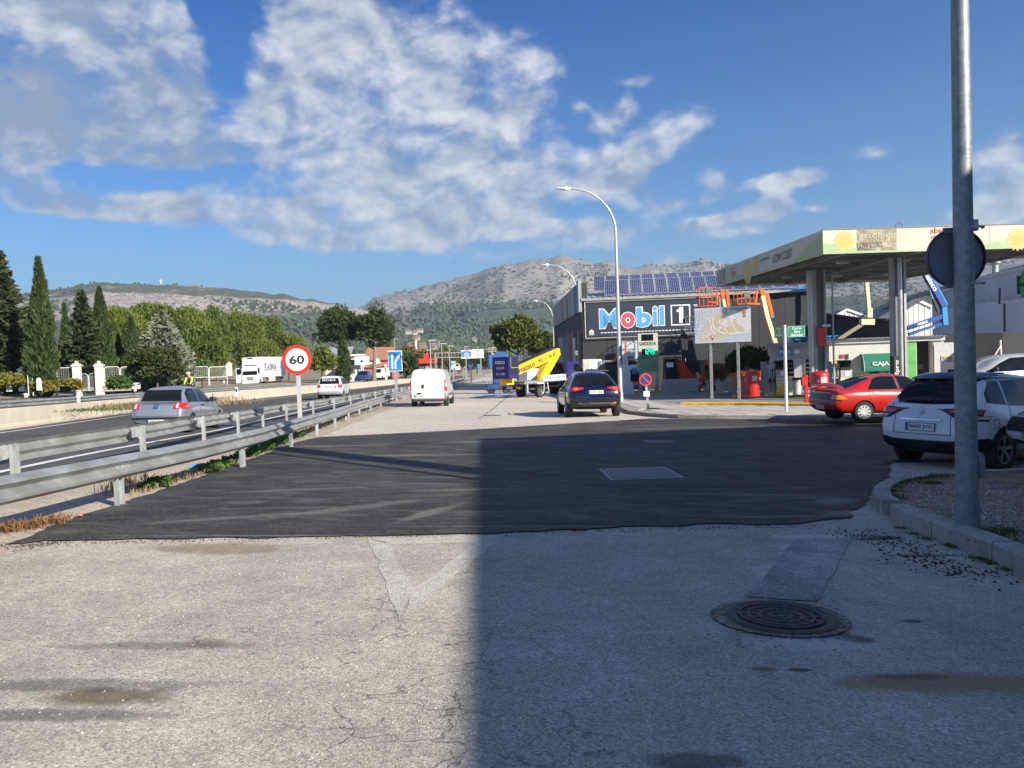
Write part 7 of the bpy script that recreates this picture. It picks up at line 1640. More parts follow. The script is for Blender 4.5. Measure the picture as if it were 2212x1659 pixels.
# -- dry grass on the bank, weeds along the near guardrail
def scatter_blades(name,pts,n,h,w,m,surf,spread,kind='stuff',up=1.2,off=0.,lab=None):
 base = np.array([(p[0],p[1]) for p in pts]); i = rng.integers(0,len(base),n); xy = base[i]+rng.normal(0,spread,(n,2)); z = np.array([surf(a,c) for a,c in xy])+off; hh = h*rng.uniform(.4,1.2,n)
 c = np.column_stack([xy,z+hh*.45]); d = np.tile(np.array([[0,0,up]]),(n,1)); d = unit(d+rng.normal(0,.45,(n,3))); s = unit(np.cross(d,rng.normal(0,1,(n,3))))*w; o = quads_mesh(name,c,s,d*hh[:,None]*.55,m,None); o['kind'] = kind; return o
bank = [tuple(col(px,dd_,terr)[:2]) for px in range(0,470,12) for dd_ in (38,42,46)]
scatter_blades('dry_grass',bank,7000,.22,.02,lf_dry,terr,1.2)
bank2 = [tuple(col(px,dd_,terr)[:2]) for px in range(-40,300,14) for dd_ in (34,40)]
scatter_blades('dry_grass',bank2,3000,.12,.02,lf_olive,terr,1.)
def weed_line(pxs,n,h,w,m,sp,hz=1.0,name='weeds'):
 pts = []
 for (a,b_),(c,d_) in zip(pxs,pxs[1:]):
  for k in range(12): pts.append(tuple(at(a+(c-a)*k/12,b_+(d_-b_)*k/12)[:2]))
 return scatter_blades(name,pts,n,h,w,m,gz,sp,up=hz)
weed_line([(298,1066),(345,1046),(400,1034),(440,1018),(500,1000),(560,978),(615,955)],700,.10,.012,lf_dry,.09,1.3)
weed_line([(655,938),(700,918),(760,900),(850,876)],700,.14,.014,lf_dry,.18,1.)
weed_line([(5,1150),(40,1146),(90,1135),(140,1128)],500,.12,.006,leaf_mat('russet_weed',(.20,.12,.06)),.09,.7)
weed_line([(232,1075),(262,1058),(290,1048),(315,1045)],160,.30,.006,lf_dry,.10,2.0)
def leafy(px,py,n,rad,hgt,m,label,size=.035):
 p = at(px,py); r = empty('weed_plant',(p.x,p.y,p.z),label=label,cat='weed',group='leafy weeds along the guardrail foot'); a = rng.uniform(0,6.28,n); q = rad*np.sqrt(rng.uniform(0,1,n)); c = np.column_stack([np.cos(a)*q,np.sin(a)*q,hgt*rng.uniform(.25,1,n)]); d = np.column_stack([np.cos(a),np.sin(a),np.ones(n)*.3]); c,s,u = leaves(c,d,size,size*.8,.5); o = quads_mesh('foliage',c,s,u,m,r)
for px,py,n,rad,hg,lb_ in ((345,1052,260,.17,.14,'first leafy green weed at the asphalt edge, nearest the view'),(318,1058,120,.1,.1,'tiny green weed beside the first leafy one'),(455,1022,300,.20,.15,'leafy weed just right of the second guardrail post'),(478,1010,240,.18,.13,'leafy weed next along from the second guardrail post'),
     (505,1000,240,.2,.13,'leafy weed halfway between two guardrail posts'),(535,986,240,.22,.13,'leafy weed just before the third guardrail post'),(566,976,280,.26,.2,'taller leafy weed around the third guardrail post'),(598,962,280,.3,.18,'leafy weed beyond the third guardrail post'),(628,950,280,.35,.18,'last leafy weed where the rail bends')):
 leafy(px,py,n,rad,hg,lf_weed,lb_)
# island: grass tufts, pebbles
ip = [tuple(at(px,py,.13)[:2]) for px,py in ((1925,1052),(1940,1046),(1955,1040),(1975,1035),(2000,1032),(2030,1030),(1918,1062),(1915,1072),(2130,1150),(2150,1158),(2180,1150),(2010,1045),(2190,1175),(2210,1185),(1935,1078))]
isl_s = lambda x,y: gz(x,y)+.13
scatter_blades('island_grass',ip,2600,.04,.005,lf_weed,isl_s,.07)
scatter_blades('island_grass',ip[4:13],900,.035,.005,lf_dry,isl_s,.16)
kb = [tuple(at(px,py)[:2]) for px,py in ((1945,1142),(1975,1155),(2000,1165),(2050,1180),(2060,1184),(2120,1210),(2140,1218),(2100,1206),(2170,1232))]
scatter_blades('kerb_grass',kb,700,.03,.004,lf_olive,gz,.035)
def pebbles(name,pts,n,size,m,surf,spread):
 base = np.array(pts); i = rng.integers(0,len(base),n); xy = base[i]+rng.normal(0,spread,(n,2)); b = MB()
 for x,y in xy:
  z = surf(x,y); s_ = size*random.uniform(.4,1.4); a = random.random()*6
  vs = [(x+s_*math.cos(a+k*2.1)*random.uniform(.7,1),y+s_*math.sin(a+k*2.1)*random.uniform(.7,1),z) for k in range(3)]+[(x+random.uniform(-.3,.3)*s_,y+random.uniform(-.3,.3)*s_,z+s_*random.uniform(.4,.9))]
  b.add(vs,[(0,1,3),(1,2,3),(2,0,3)])
 o = b.build(name,m,None); o['kind'] = 'stuff'; return o
stone_m = mat('pebble',(.34,.31,.27),.9,0,.5,30,island=.5)
gp_ = [tuple(at(px,py,.13)[:2]) for px in range(1935,2215,18) for py in range(1035,1190,14) if (py-1035) > (px-2100)*0+0 and py < 1060+(px-1890)*.42]
pebbles('gravel',gp_,3800,.018,stone_m,isl_s,.12)
pebbles('gravel',[tuple(at(px,py)[:2]) for px,py in ((1870,1150),(1900,1165),(1940,1175),(1980,1190),(2010,1205),(1850,1160),(2060,1225),(1990,1215),(2100,1240))],500,.016,mat('dark_debris',(.05,.045,.04),.9),gz,.16)
pebbles('gravel',[tuple(at(px,py)[:2]) for px,py in ((100,1172),(160,1140),(250,1110),(300,1085),(400,1045),(60,1180),(20,1178))],700,.014,mat('dark_debris',(.05,.045,.04)),gz,.08)
pebbles('gravel',[tuple(at(px,1178-(px-10)*.0245)[:2]) for px in range(20,1760,12)],900,.011,mat('dark_debris',(.05,.045,.04)),gz,.06)
pebbles('gravel',[tuple(at(px,py)[:2]) for px in range(100,2100,60) for py in range(1250,1640,50)],1500,.007,stone_m,gz,.3)
pebbles('gravel',[tuple(at(px,py)[:2]) for px in range(1560,1830,25) for py in (1310,1368,1385)],260,.012,stone_m,gz,.1)
# ------------------------------------------------------------------ far trees on the slopes: one mass of small crowns
def forest(name,region,n,m,hmin,hmax,label=None):
 """region: list of (px0,px1,py0,py1,depth0,depth1); small crowns standing on the hill surface"""
 dg = bpy.context.evaluated_depsgraph_get(); hills_ = [o for o in COL.objects if o.name.startswith(('hill','mountain','valley'))]; bv = [BVHTree.FromObject(o,dg) for o in hills_]
 V = []; F = []; ico = [(0,0,1),(.8,0,.35),(.25,.76,.35),(-.65,.47,.35),(-.65,-.47,.35),(.25,-.76,.35),(.6,.44,-.3),(-.25,.76,-.3),(-.8,0,-.3),(-.25,-.76,-.3),(.6,-.44,-.3)]
 IF = [(0,1,2),(0,2,3),(0,3,4),(0,4,5),(0,5,1),(1,6,2),(2,7,3),(3,8,4),(4,9,5),(5,10,1),(6,7,2),(7,8,3),(8,9,4),(9,10,5),(10,6,1)]
 tries = 0; cnt = 0
 while cnt < n and tries < n*3:
  tries += 1; rg = region[random.randrange(len(region))]; px = random.uniform(rg[0],rg[1]); py = random.uniform(rg[2],rg[3]); d = ray(px,py); best = None
  for b_ in bv:
   h,nn_,i_,di = b_.ray_cast(CAMP,d)
   if h is not None and (best is None or di < best[1]): best = (h,di)
  if best is None: continue
  P = best[0]
  if noise.noise(P*.004+Vector((3,1,0))) < rg[4] if len(rg) > 4 else False: continue
  s_ = random.uniform(hmin,hmax)*max(.6,best[1]/1400); base = len(V); a = random.random()*6; ca,sa = math.cos(a),math.sin(a)
  for x,y,z in ico: j = random.uniform(.75,1.25); V.append((P.x+(x*ca-y*sa)*s_*.5*j,P.y+(x*sa+y*ca)*s_*.5*j,P.z+s_*.35+z*s_*.55*j))
  F += [tuple(base+k for k in f) for f in IF]; cnt += 1
 o = mesh_obj(name,V,F,m); o['kind'] = 'stuff'; return o
lf_far = mat('far_pine',(.06,.08,.048),.9,0,.3,.02,island=.45)
forest('distant_forest',[(420,1250,690,812),(640,1250,735,812),(900,1200,660,760,.1)],7000,lf_far,5,10)
forest('distant_scrub',[(-50,800,612,680,.12),(780,1580,555,700,.14),(1500,2212,560,700,.1),(0,640,640,760,.2)],3800,mat('far_scrub',(.055,.07,.038),.95,island=.3),3,5.5)
# ------------------------------------------------------------------ fence, gate and small things beyond the motorway
fence_w = mat('fence_white_metal',(.55,.56,.56),.5,.3); mesh_m = mat('fence_mesh',(.30,.32,.31),.6,.3)
def Z1(x,y): return .2559*x,515.5+.2559*y
def fence_panel(px0,px1,d0,d1,top,bot,label):
 a = unproj(px0,(top+bot)/2,d0); c = unproj(px1,(top+bot)/2,d1); r = empty('fence_panel',(a.x,a.y,unproj(px0,bot,d0).z),math.atan2(c.y-a.y,c.x-a.x),label=label,cat='fence',group='framed mesh fence panels beyond the motorway'); w = math.hypot(c.x-a.x,c.y-a.y); h = unproj(px0,top,d0).z-r.location.z
 b = MB(); b.tube([(0,0,-.6),(0,0,h-.15),(.05,0,h-.03),(.18,0,h),(w-.18,0,h),(w-.05,0,h-.03),(w,0,h-.15),(w,0,-.6)],.035,6); b.beam((0,0,.03),(w,0,.03),.04,.04); b.build('frame',fence_w,r)
 b = MB(); n = int(w/.14)
 for i in range(1,n): b.beam((w*i/n,0,.03),(w*i/n,0,h-.02),.012,.012)
 for i in range(1,9): b.beam((0,0,h*i/9),(w,0,h*i/9),.012,.012)
 b.build('wire_mesh',mesh_m,r)
for px0,px1,top,bot,lb_ in ((112,119.5,796,836,'narrow fence panel right beside the tall cypress'),(123,163,795,836,'wide fence panel just left of the gate'),(226,258,793,824,'first fence panel right of the gate'),(261,292,793,824,'second fence panel right of the gate'),(295,325,793,822,'fence panel half hidden by the dark bush'),(408,450,793,817,'far fence panel behind the green shrub'),(452,490,793,816,'far fence panel behind the yellow bush'),(60,70,797,836,'fence panel between the conifer and the cypress')):
 fence_panel(px0,px1,55+(px0-200)*.02,55+(px1-200)*.02,top,bot,lb_)
pier_m = mat('white_pier',(.68,.65,.58),.8,0,.08,3)
def pier(px,d,top,bot,w,label,ball=True):
 p = unproj(px,bot,d); r = empty('gate_pier',p,label=label,cat='pier',group=None); h = unproj(px,top,d).z-p.z; b = MB(); b.box((0,0,h*.42-.15),(w,w,h*.84+.3)); b.build('shaft',pier_m,r)
 b = MB(); b.box((0,0,h*.86),(w*1.25,w*1.25,h*.05)); b.box((0,0,h*.90),(w*.9,w*.9,h*.04)); b.build('cap',pier_m,r)
 if ball: b = MB(); b.lathe([(.001,h*.90),(.09,h*.91),(.13,h*.94),(.13,h*.97),(.08,h*1.0),(.001,h*1.01)],n=14); b.build('ball',pier_m,r,True)
pier(168.5,54,780,848,.42,'white gate pier with a ball finial, left of the arched gate'); pier(217,54,780,850,.42,'white gate pier with a ball finial, right of the arched gate'); pier(50,55,792,836,.4,'white pier half hidden behind the left conifer'); pier(388,60,790,822,.35,'slim white pier behind the dark bush',True); pier(495,84,782,806,.5,'small pale pier in the yellow bush')
a = unproj(176,846,54); c = unproj(209,848,54); r = empty('arched_gate',a,math.atan2(c.y-a.y,c.x-a.x),label='grey metal double gate with two arched leaves between the white piers',cat='gate'); w = (c-a).length; h = unproj(176,808,54).z-a.z
for k in (0,1):
 b = MB(); x0_ = k*w/2+.03; x1_ = x0_+w/2-.06; cx_ = (x0_+x1_)/2; pts = [(x0_,0,.05),(x0_,0,h*.85)]+[(cx_-math.cos(t)*(x1_-x0_)/2,0,h*.85+math.sin(t)*h*.16) for t in [i*math.pi/8 for i in range(1,8)]]+[(x1_,0,h*.85),(x1_,0,.05),(x0_,0,.05)]; b.tube(pts,.03,6); lf = b.build('gate_leaf',fence_w,r); b = MB()
 for i in range(1,8): b.beam((x0_+(x1_-x0_)*i/8,0,.3),(x0_+(x1_-x0_)*i/8,0,h*.9),.012,.012)
 for i in range(1,7): b.beam((x0_,0,.3+i*h*.1),(x1_,0,.3+i*h*.1),.012,.012)
 b.box((cx_,0,.17),(x1_-x0_,.03,.26)); b.build('gate_mesh',mesh_m,lf)
p = unproj(294,839.5,52); r = empty('meter_box',p,label='small white concrete meter box at the end of the low stone wall',cat='utility box'); b = MB(); b.box((0,0,.18),(.46,.3,.42)); b.build('cabinet',whitep,r,bevel=.02); b = MB(); b.box((-.02,-.155,.27),(.08,.01,.06)); b.build('badge',blackp,r)
# stone wall
a = unproj(224,846,52); c = unproj(287,841,52); r = empty('stone_wall',a,label='low wall of pale irregular stones in front of the fence',cat='wall'); stm = mat('pale_stone',(.50,.44,.35),.9,0,.2,3,island=.3)
d_ = (c-a); n = 13
for row in range(3):
 for i in range(n):
  q = d_*((i+.5*(row % 2))/n); w_ = d_.length/n*random.uniform(.8,.96); b = MB(); b.box((q.x,q.y,.05+row*.12),(w_,.2,.11),rm=Matrix.Rotation(random.uniform(-.06,.06),3,'Y')); b.build('stone',stm,r,bevel=.02)
for px,py,d,lb_ in ((85,836,47,'short pale leaning stone post on the bank, right one'),(20,838,45,'short pale leaning stone post on the bank, left one')):
 p = unproj(px,py,d); r = tag(MB().prism([(-.12,-.2),(.12,-.2),(.07,.5),(-.02,.55),(-.10,.45)],'y',-.1,.1).build('stone_post',pier_m,None),lb_,'post'); r.location = p
for px,py,d,lb_ in ((56,884-30,33,'little white reflector box on the far guardrail, left one'),(292,842,44,'little white reflector box on the far guardrail beside the meter box'),(484,825,52,'little white reflector box on the far guardrail near the bent marker')):
 p = unproj(px,py,d); r = empty('reflector_box',p,label=lb_,cat='reflector'); MB().box((0,0,0),(.12,.06,.18)).build('housing',whitep,r); MB().box((0,-.035,0),(.08,.01,.13)).build('lens',mat('dull_lens',(.45,.43,.38),.4),r)
# litter
p = at(146,906,.05); r = tag(mesh_obj('torn_paper',[(0,0,.16),(.1,0,.02),(.28,.02,0),(.16,.04,.12),(.05,.05,.2)],[(0,1,3),(1,2,3),(0,3,4)],whp),'white torn scrap lying against the foot of the median wall','litter'); r.location = (p.x,p.y,gz(p.x,p.y)+.02)
p = at(386,1031); r = tag(mesh_obj('torn_paper',[(0,0,0),(.12,.02,.02),(.16,.1,.01),(.05,.12,.03),(.07,.06,.04)],[(0,1,4),(1,2,4),(2,3,4),(3,0,4)],whp),'crumpled white wrapper at the edge of the weeds','litter'); r.location = p+Vector((0,0,.02))
p = at(423,1013); r = empty('plastic_bottle',p+Vector((0,0,.06)),label='crushed blue plastic bottle lying under the guardrail',cat='bottle'); b = MB(); b.cyl((-.08,0,-.02),(.10,.07,.0),.032,.028,10); b.build('bottle_body',mat('blue_plastic',(.05,.25,.6),.3),r,True); b = MB(); b.cyl((.10,.07,0),(.125,.08,.0),.012,n=8); b.build('cap',whp,r)
for px,py,lb_ in ((297,1055,'fallen orange leaf beside the first weed'),(407,1024,'fallen orange leaf beside the white wrapper'),(160,1120,'fallen orange leaf by the first rail post')):
 p = at(px,py); o = tag(mesh_obj('fallen_leaf',[(0,0,0),(.05,-.03,.02),(.1,0,.01),(.05,.05,.03)],[(0,1,3),(1,2,3)],mat('leaf_orange',(.55,.25,.07),.7)),lb_,'leaf'); o.location = p+Vector((0,0,.015))
# ------------------------------------------------------------------ lorry (nose towards us)
lw = mat('lorry_white',(.76,.76,.76),.4,0,.04,1)
D_ = 118.; p = unproj(541,829,D_); r = empty('lorry',(p.x,p.y,p.z-.3),R(2),label='white articulated lorry facing us on the far carriageway with its cab door open',cat='lorry')
h = unproj(541,772,D_).z-p.z+.3
b = MB(); b.prism([(0,.5),(0,1.6),(.12,2.6),(.35,h-.35),(.8,h-.02),(2.2,h),(2.2,.5)],'x',-1.22,1.22); cab = b.build('cab',lw,r,bevel=.06)
def lbox(name,a,c,m,par=None,bev=0): b = MB(); b.bb(a,c); return b.build(name,m,par or r,bevel=bev)
b = MB(); b.add([(-1.08,-.03,1.62),(1.08,-.03,1.62),(1.02,.16,2.7),(-1.02,.16,2.7)],[(0,1,2,3)]); b.build('windscreen',glassd,r)
lbox('sun_visor',(-1.05,.0,2.72),(1.05,.3,2.85),lw); lbox('visor_panel',(-1.02,.18,2.86),(1.02,.4,3.1),mat('lorry_navy',(.02,.03,.10),.4)); lbox('roof_hatch',(-.45,.45,h-.22),(.35,.6,h-.04),blackp)
lbox('grille',(-.5,-.04,.95),(.5,.02,1.35),mat('grille_grey',(.35,.35,.36),.5));
for k in range(4): lbox('grille_slat',(-.5,-.06,.72+k*.16),(.5,-.02,.76+k*.16),blackp)
lbox('bumper',(-1.22,-.08,.35),(1.22,.1,.68),lw,bev=.03)
for s_ in (-1,1): lbox('headlight',(s_*.80,-.10,.55),(s_*1.12,-.02,.9),lamp_w); lbox('side_mirror',(s_*1.3,-.1,1.9),(s_*1.42,.15,2.7),blackp)
b = MB(); b.box((-1.75,.3,1.55),(1.0,.06,2.3),rz=R(-12)); dr = b.build('open_door',lw,r,bevel=.03); b = MB(); b.box((-1.75,.25,2.15),(.6,.04,.8),rz=R(-12)); b.build('door_window',glassd,dr)
lbox('trailer_body',(-1.28,2.8,1.15),(1.28,15.8,h+.05),lw,bev=.03); lbox('chassis',(-1.0,1.5,.6),(1.0,15.6,1.0),blackp); lbox('red_fuel_tank',(.98,5.2,.55),(1.2,5.9,1.1),redp); lbox('pallet_box',(.9,6.2,.45),(1.26,9.4,1.12),lw); lbox('side_tank',(.9,2.6,.5),(1.25,4.2,1.0),mat('tank_grey',(.2,.2,.21),.5))
for y in (1.0,4.6,10.4,11.7,13.0):
 for s_ in (-1,1): wq = MB(); wq.cyl((s_*.95,y,.5),(s_*1.24,y,.5),.5,n=20); w_ = wq.build('wheel',tyre_m,r,True); wq = MB(); wq.cyl((s_*1.2,y,.5),(s_*1.25,y,.5),.28,n=14); wq.build('rim',rim_m,w_)
text('lettering','LA ESPADA',5.6,.9,mat('lorry_print',(.05,.06,.20),.5),r,(1.30,7.4,2.7),rz=R(90),bold=.02); text('lettering','E',.8,1.0,mat('lorry_print_red',(.4,.04,.05),.5),r,(1.30,4.0,2.7),rz=R(90))
b = MB()
for a_,c_ in (((1.3,3.3,2.1),(1.3,10.6,2.1)),((1.3,3.3,3.3),(1.3,10.6,3.3)),((1.3,3.3,2.1),(1.3,3.3,3.3)),((1.3,10.6,2.1),(1.3,10.6,3.3))): b.beam(a_,c_,.03,.05)
b.build('print_border',MATS['lorry_print'],r)
# ------------------------------------------------------------------ cyclist
p = unproj(412,838,50); cyr = empty('bicycle',(p.x,p.y,p.z-.75),R(-8),label='orange racing bicycle ridden towards us behind the far guardrail',cat='bicycle')
b = MB(); b.tube([(math.cos(t)*0+.0,math.cos(t)*.33-.5,.34+math.sin(t)*.33) for t in [i*math.pi/12 for i in range(25)]],.016,6); w_ = b.build('wheel',tyre_m,cyr); b = MB(); b.tube([(0,math.cos(t)*.33+.5,.34+math.sin(t)*.33) for t in [i*math.pi/12 for i in range(25)]],.016,6); b.build('wheel',tyre_m,cyr)
b = MB(); b.tube([(0,-.5,.34),(0,-.38,.85),(0,.15,.85),(0,.05,.3),(0,.5,.34),(0,.15,.85)],.02,6); b.tube([(0,-.36,.78),(0,.05,.3)],.022,6); b.build('frame',orangep,cyr)
b = MB(); b.tube([(-.21,-.55,.92),(-.2,-.42,.95),(.2,-.42,.95),(.21,-.55,.92)],.014,6); b.build('handlebar',blackp,cyr); b = MB(); b.box((0,.2,.93),(.14,.26,.05)); b.build('saddle',blackp,cyr,bevel=.02)
def person(name,loc,rz,joints,edges,radii,m,label):
 r = empty(name,loc,rz,label=label,cat='person'); me = bpy.data.meshes.new('body'); me.from_pydata(joints,edges,[]); o = bpy.data.objects.new('body',me); COL.objects.link(o)
 sk = o.modifiers.new('skin','SKIN'); su = o.modifiers.new('s','SUBSURF'); su.levels = 1
 for v,q in zip(me.skin_vertices[0].data,radii): v.radius = (q,q)
 me.skin_vertices[0].data[0].use_root = True
 dg = bpy.context.evaluated_depsgraph_get(); m2 = bpy.data.meshes.new_from_object(o.evaluated_get(dg)); bpy.data.objects.remove(o); m2.materials.clear(); m2.materials.append(m); m2.polygons.foreach_set('use_smooth',[True]*len(m2.polygons)); ob = bpy.data.objects.new('body',m2); COL.objects.link(ob); ob.parent = r; return r
J = [(0,.18,1.0),(0,.05,1.25),(0,-.10,1.42),(0,-.17,1.50),(0,-.24,1.62),(-.18,-.10,1.40),(-.22,-.25,1.15),(-.2,-.42,.98),(.18,-.10,1.40),(.22,-.25,1.15),(.2,-.42,.98),(-.09,.15,.95),(-.12,-.15,.80),(-.1,.0,.42),(-.1,-.1,.36),(.09,.15,.95),(.12,-.02,.62),(.1,.08,.20),(.1,-.04,.15)]
E_ = [(0,1),(1,2),(2,3),(3,4),(2,5),(5,6),(6,7),(2,8),(8,9),(9,10),(0,11),(11,12),(12,13),(13,14),(0,15),(15,16),(16,17),(17,18)]
skin_ = mat('skin',(.45,.25,.16),.6)
pr_ = person('person',cyr.location.copy(),R(-8),J,E_,[.14,.14,.13,.06,.10,.07,.05,.04,.07,.05,.04,.10,.075,.045,.04,.10,.075,.045,.04],skin_,'cyclist in white helmet and dark jersey with bright yellow sleeves riding towards us')
b = MB(); b.lathe([(.125,0),(.125,.05),(.10,.11),(.001,.14)],(0,-.22,1.64),14); b.build('helmet',whp,pr_,True)
b = MB(); b.tube([(0,.20,.95),(0,.07,1.25),(0,-.08,1.44)],[.17,.17,.15],10); b.build('jersey',mat('navy_jersey',(.02,.04,.10),.7),pr_,True)
for s_ in (-1,1): b = MB(); b.tube([(s_*.17,-.09,1.42),(s_*.225,-.24,1.17),(s_*.2,-.38,1.02)],[.085,.07,.05],8); b.build('sleeve',mat('hi_vis_yellow',(.38,.46,.07),.6),pr_,True)
b = MB(); b.tube([(-.09,.17,.96),(-.12,-.13,.81)],[.115,.09],8); b.tube([(.09,.17,.96),(.12,0,.65)],[.115,.09],8); b.build('shorts',blackp,pr_,True)
# ------------------------------------------------------------------ yellow boom truck beside the road
p = at(1146,861); p2 = col(1146,52.5); sc = .98
r = empty('boom_truck',(p2.x,p2.y,p2.z),R(45),label='yellow boom lift truck with purple cab and purple basket, standing across the road edge',cat='truck',slope=False)
pur = mat('purple_blue_paint',(.022,.02,.15),.4,0,.08,2); yel = mat('boom_yellow',(.80,.48,.02),.4,0,.05,2)
def tb(name,a,c,m,par=None,bev=.01): b = MB(); b.bb(a,c); return b.build(name,m,par or r,bevel=bev)
# origin under the rear axle; x forward
tb('chassis',(-1.7,-.35,.62),(4.6,.35,.85),blackp); tb('flatbed',(-1.5,-.98,1.0),(2.4,.98,1.12),mat('bed_grey',(.22,.23,.24),.6)); tb('side_board',(.2,-1.02,1.05),(2.5,-.98,1.45),mat('board_white',(.55,.56,.58),.5)); tb('side_rail',(-1.6,-1.0,.95),(.2,-.96,1.05),galv)
tb('rear_bumper',(-1.95,-1.0,.62),(-1.8,1.0,.82),blackp)
for s_ in (-1,1): tb('tail_light',(-1.98,s_*.65,.64),(-1.95,s_*.95,.80),lamp_o)
e = bpy.data.objects.new('number_plate',None); COL.objects.link(e); e.parent = r; e.matrix_local = Matrix.Translation((-1.97,0,.73)) @ Matrix.Rotation(R(-90),4,'Z'); MB().box((0,.005,0),(.5,.01,.14)).build('plate_panel',plate_m,e); text('lettering','1284 JBR',.42,.08,MATS['plate_black'],e,(0,-.003,0))
for x in (0,3.3):
 for s_ in (-1,1): wq = MB(); wq.cyl((x,s_*.72,.39),(x,s_*.98,.39),.39,n=24); w_ = wq.build('wheel',tyre_m,r,True); wq = MB(); wq.lathe([(.24,0),(.22,.03),(.12,-.04),(.1,.05),(.001,.05)],n=20); o = wq.build('rim',rim_m,w_); o.matrix_local = Matrix.Translation((x,s_*.97,.39)) @ Matrix.Rotation(R(-90*s_),4,'X')
for s_ in (-1,1): tb('mudguard',(-.5,s_*.7,.84),(.5,s_*.99,.88),blackp)
b = MB(); b.prism([(2.6,.75),(2.6,2.25),(4.0,2.28),(4.5,1.55),(4.75,1.4),(4.8,.65),(3.85,.65),(3.85,.9),(2.8,.9)],'y',-.98,.98); b.build('cab',pur,r,bevel=.06)
for s_ in (-1,1): b = MB(); b.prism([(3.35,1.5),(3.35,2.1),(3.95,2.1),(4.35,1.5)],'y',s_*.985,s_*.995); b.build('cab_window',glassd,r)
b = MB(); b.add([(2.585,-.7,1.55),(2.585,.7,1.55),(2.585,.7,2.1),(2.585,-.7,2.1)],[(0,1,2,3)]); b.build('rear_window',glassd,r)
# lower arm, elbow, upper boom, basket  (in the truck's local frame)
b = MB(); b.cyl((1.1,0,1.12),(1.1,0,1.4),.42,n=18); b.build('turret',yel,r)
def armpoly(name,pts,y0_,y1_,m,par=None): b = MB(); b.prism(pts,'y',y0_,y1_); return b.build(name,m,par or r,bevel=.02)
armpoly('lower_arm',[(.70,1.3),(1.5,1.3),(2.75,2.65),(2.6,2.98),(2.2,2.85),(1.25,1.95)],-.28,.28,yel)
armpoly('upper_boom',[(2.85,2.75),(2.75,3.22),(2.4,3.18),(-1.8,2.02),(-2.0,1.55),(-1.8,1.42),(1.9,2.42)],-.30,-.04,yel); armpoly('boom_cover',[(2.4,3.24),(-1.7,2.10),(-1.7,2.2),(2.35,3.34)],-.26,.02,blackp)
b = MB(); b.cyl((1.0,.12,1.5),(1.7,.12,2.2),.09,n=10); b.build('hydraulic_ram',blackp,r,True); b = MB(); b.cyl((1.65,.12,2.1),(1.95,.12,2.7),.05,n=10); b.build('ram_rod',chrome,r,True)
text('lettering','mateco',1.6,.34,mat('boom_print',(.03,.03,.04),.5),r,(-.55,-.31,2.02),ry=R(-15.7),bold=.02); text('lettering','902 11 96 82',1.9,.28,MATS['boom_print'],r,(1.45,-.31,2.62),ry=R(-15.7),bold=.01)
text('lettering','ALQUILER SIN CONDUCTOR',2.1,.16,mat('blue_print',(.03,.08,.35),.5),r,(1.35,-1.025,1.25),bold=.01)
bq = empty('x',(0,0,0)); bpy.data.objects.remove(bq)
tb('basket',(-2.9,-.95,1.35),(-1.95,.55,2.75),pur,bev=.03); b = MB(); b.bb((-2.7,-.965,1.65),(-2.1,-.955,2.6)); b.build('basket_opening',blackp,r); b = MB(); b.beam((-2.75,-.99,2.05),(-2.05,-.99,2.05),.04,.04); b.beam((-2.75,-.99,2.05),(-2.75,-.99,2.7),.04,.04); b.build('basket_rail',galv,r)
for k,(s,w_,h_) in enumerate((('mateco',.85,.24),('ALQUILER',.75,.16),('902 11 96 82',.78,.13))): text('lettering',s,w_,h_,whp,r,(-2.915,-.2,2.42-k*.38),rz=R(-90),bold=.015)
tb('basket_mount',(-2.5,-.3,.95),(-1.8,.3,1.35),yel); b = MB(); b.tube([(.3,-1.0,.9),(.1,-1.12,.35),(.45,-1.15,.25),(.6,-1.12,.4),(.62,-1.0,.95)],.03,8); b.beam((.12,-1.1,.6),(.58,-1.1,.6),.03,.03); b.build('step_ladder',galv,r)
for x in (-1.4,2.5):
 for s_ in (-1,1): tb('outrigger',(x,s_*.9,.35),(x+.14,s_*1.05,1.1),galv_dull)
# machines behind it
def simple_box_vehicle(): pass
S9 = dict(S1); S9['paint'] = paint('grey_silver_paint',(.42,.44,.47),.4,.3)
rr9,patch,sym,wheels,plate,mirror,bvh = car_at('estate_car',S9,'silver estate car parked behind the boom truck',1145,60.,62,1.0)
for vw in ('right',): patch('side_window',[(.50,.93),(1.36,.92),(1.40,1.34),(.70,1.30)],vw,lamp_w,.006); patch('side_window',[(1.45,.92),(2.62,.90),(2.25,1.16),(1.98,1.31),(1.50,1.34)],vw,glassd,.006); patch('tail_light',rect(.0,.74,.25,.84),vw,lamp_r,.01)
wheels('five')
S10 = dict(S3); rr10,patch,sym,wheels,plate,mirror,bvh = car_at('van',S10,'white high van parked behind the silver estate car',1130,65.,70,1.0,cat='van'); wheels('steel',rim_d)
p = col(1075,62.); r = empty('scissor_lift',p,R(10),label='blue lifting platform with mesh basket parked beyond the boom truck',cat='lifting machine')
bm_ = mat('machine_blue',(.012,.055,.20),.5,0,.1,2); b = MB(); b.bb((-.9,-.7,.3),(.9,.7,.8)); b.build('base',bm_,r,bevel=.03); b = MB(); b.bb((-.3,-.4,.8),(.45,.4,2.2)); b.build('mast',bm_,r,bevel=.03)
b = MB()
for z in (.05,.5,1.0):
 for (x0_,y0_,x1_,y1_) in ((-1.1,-1.0,1.1,-1.0),(1.1,-1.0,1.1,.6),(-1.1,-1.0,-1.1,.6)): b.beam((x0_,y0_,z),(x1_,y1_,z),.05,.05)
for k in range(9): b.beam((-1.1+k*.275,-1.0,.05),(-1.1+k*.275,-1.0,1.0),.03,.03)
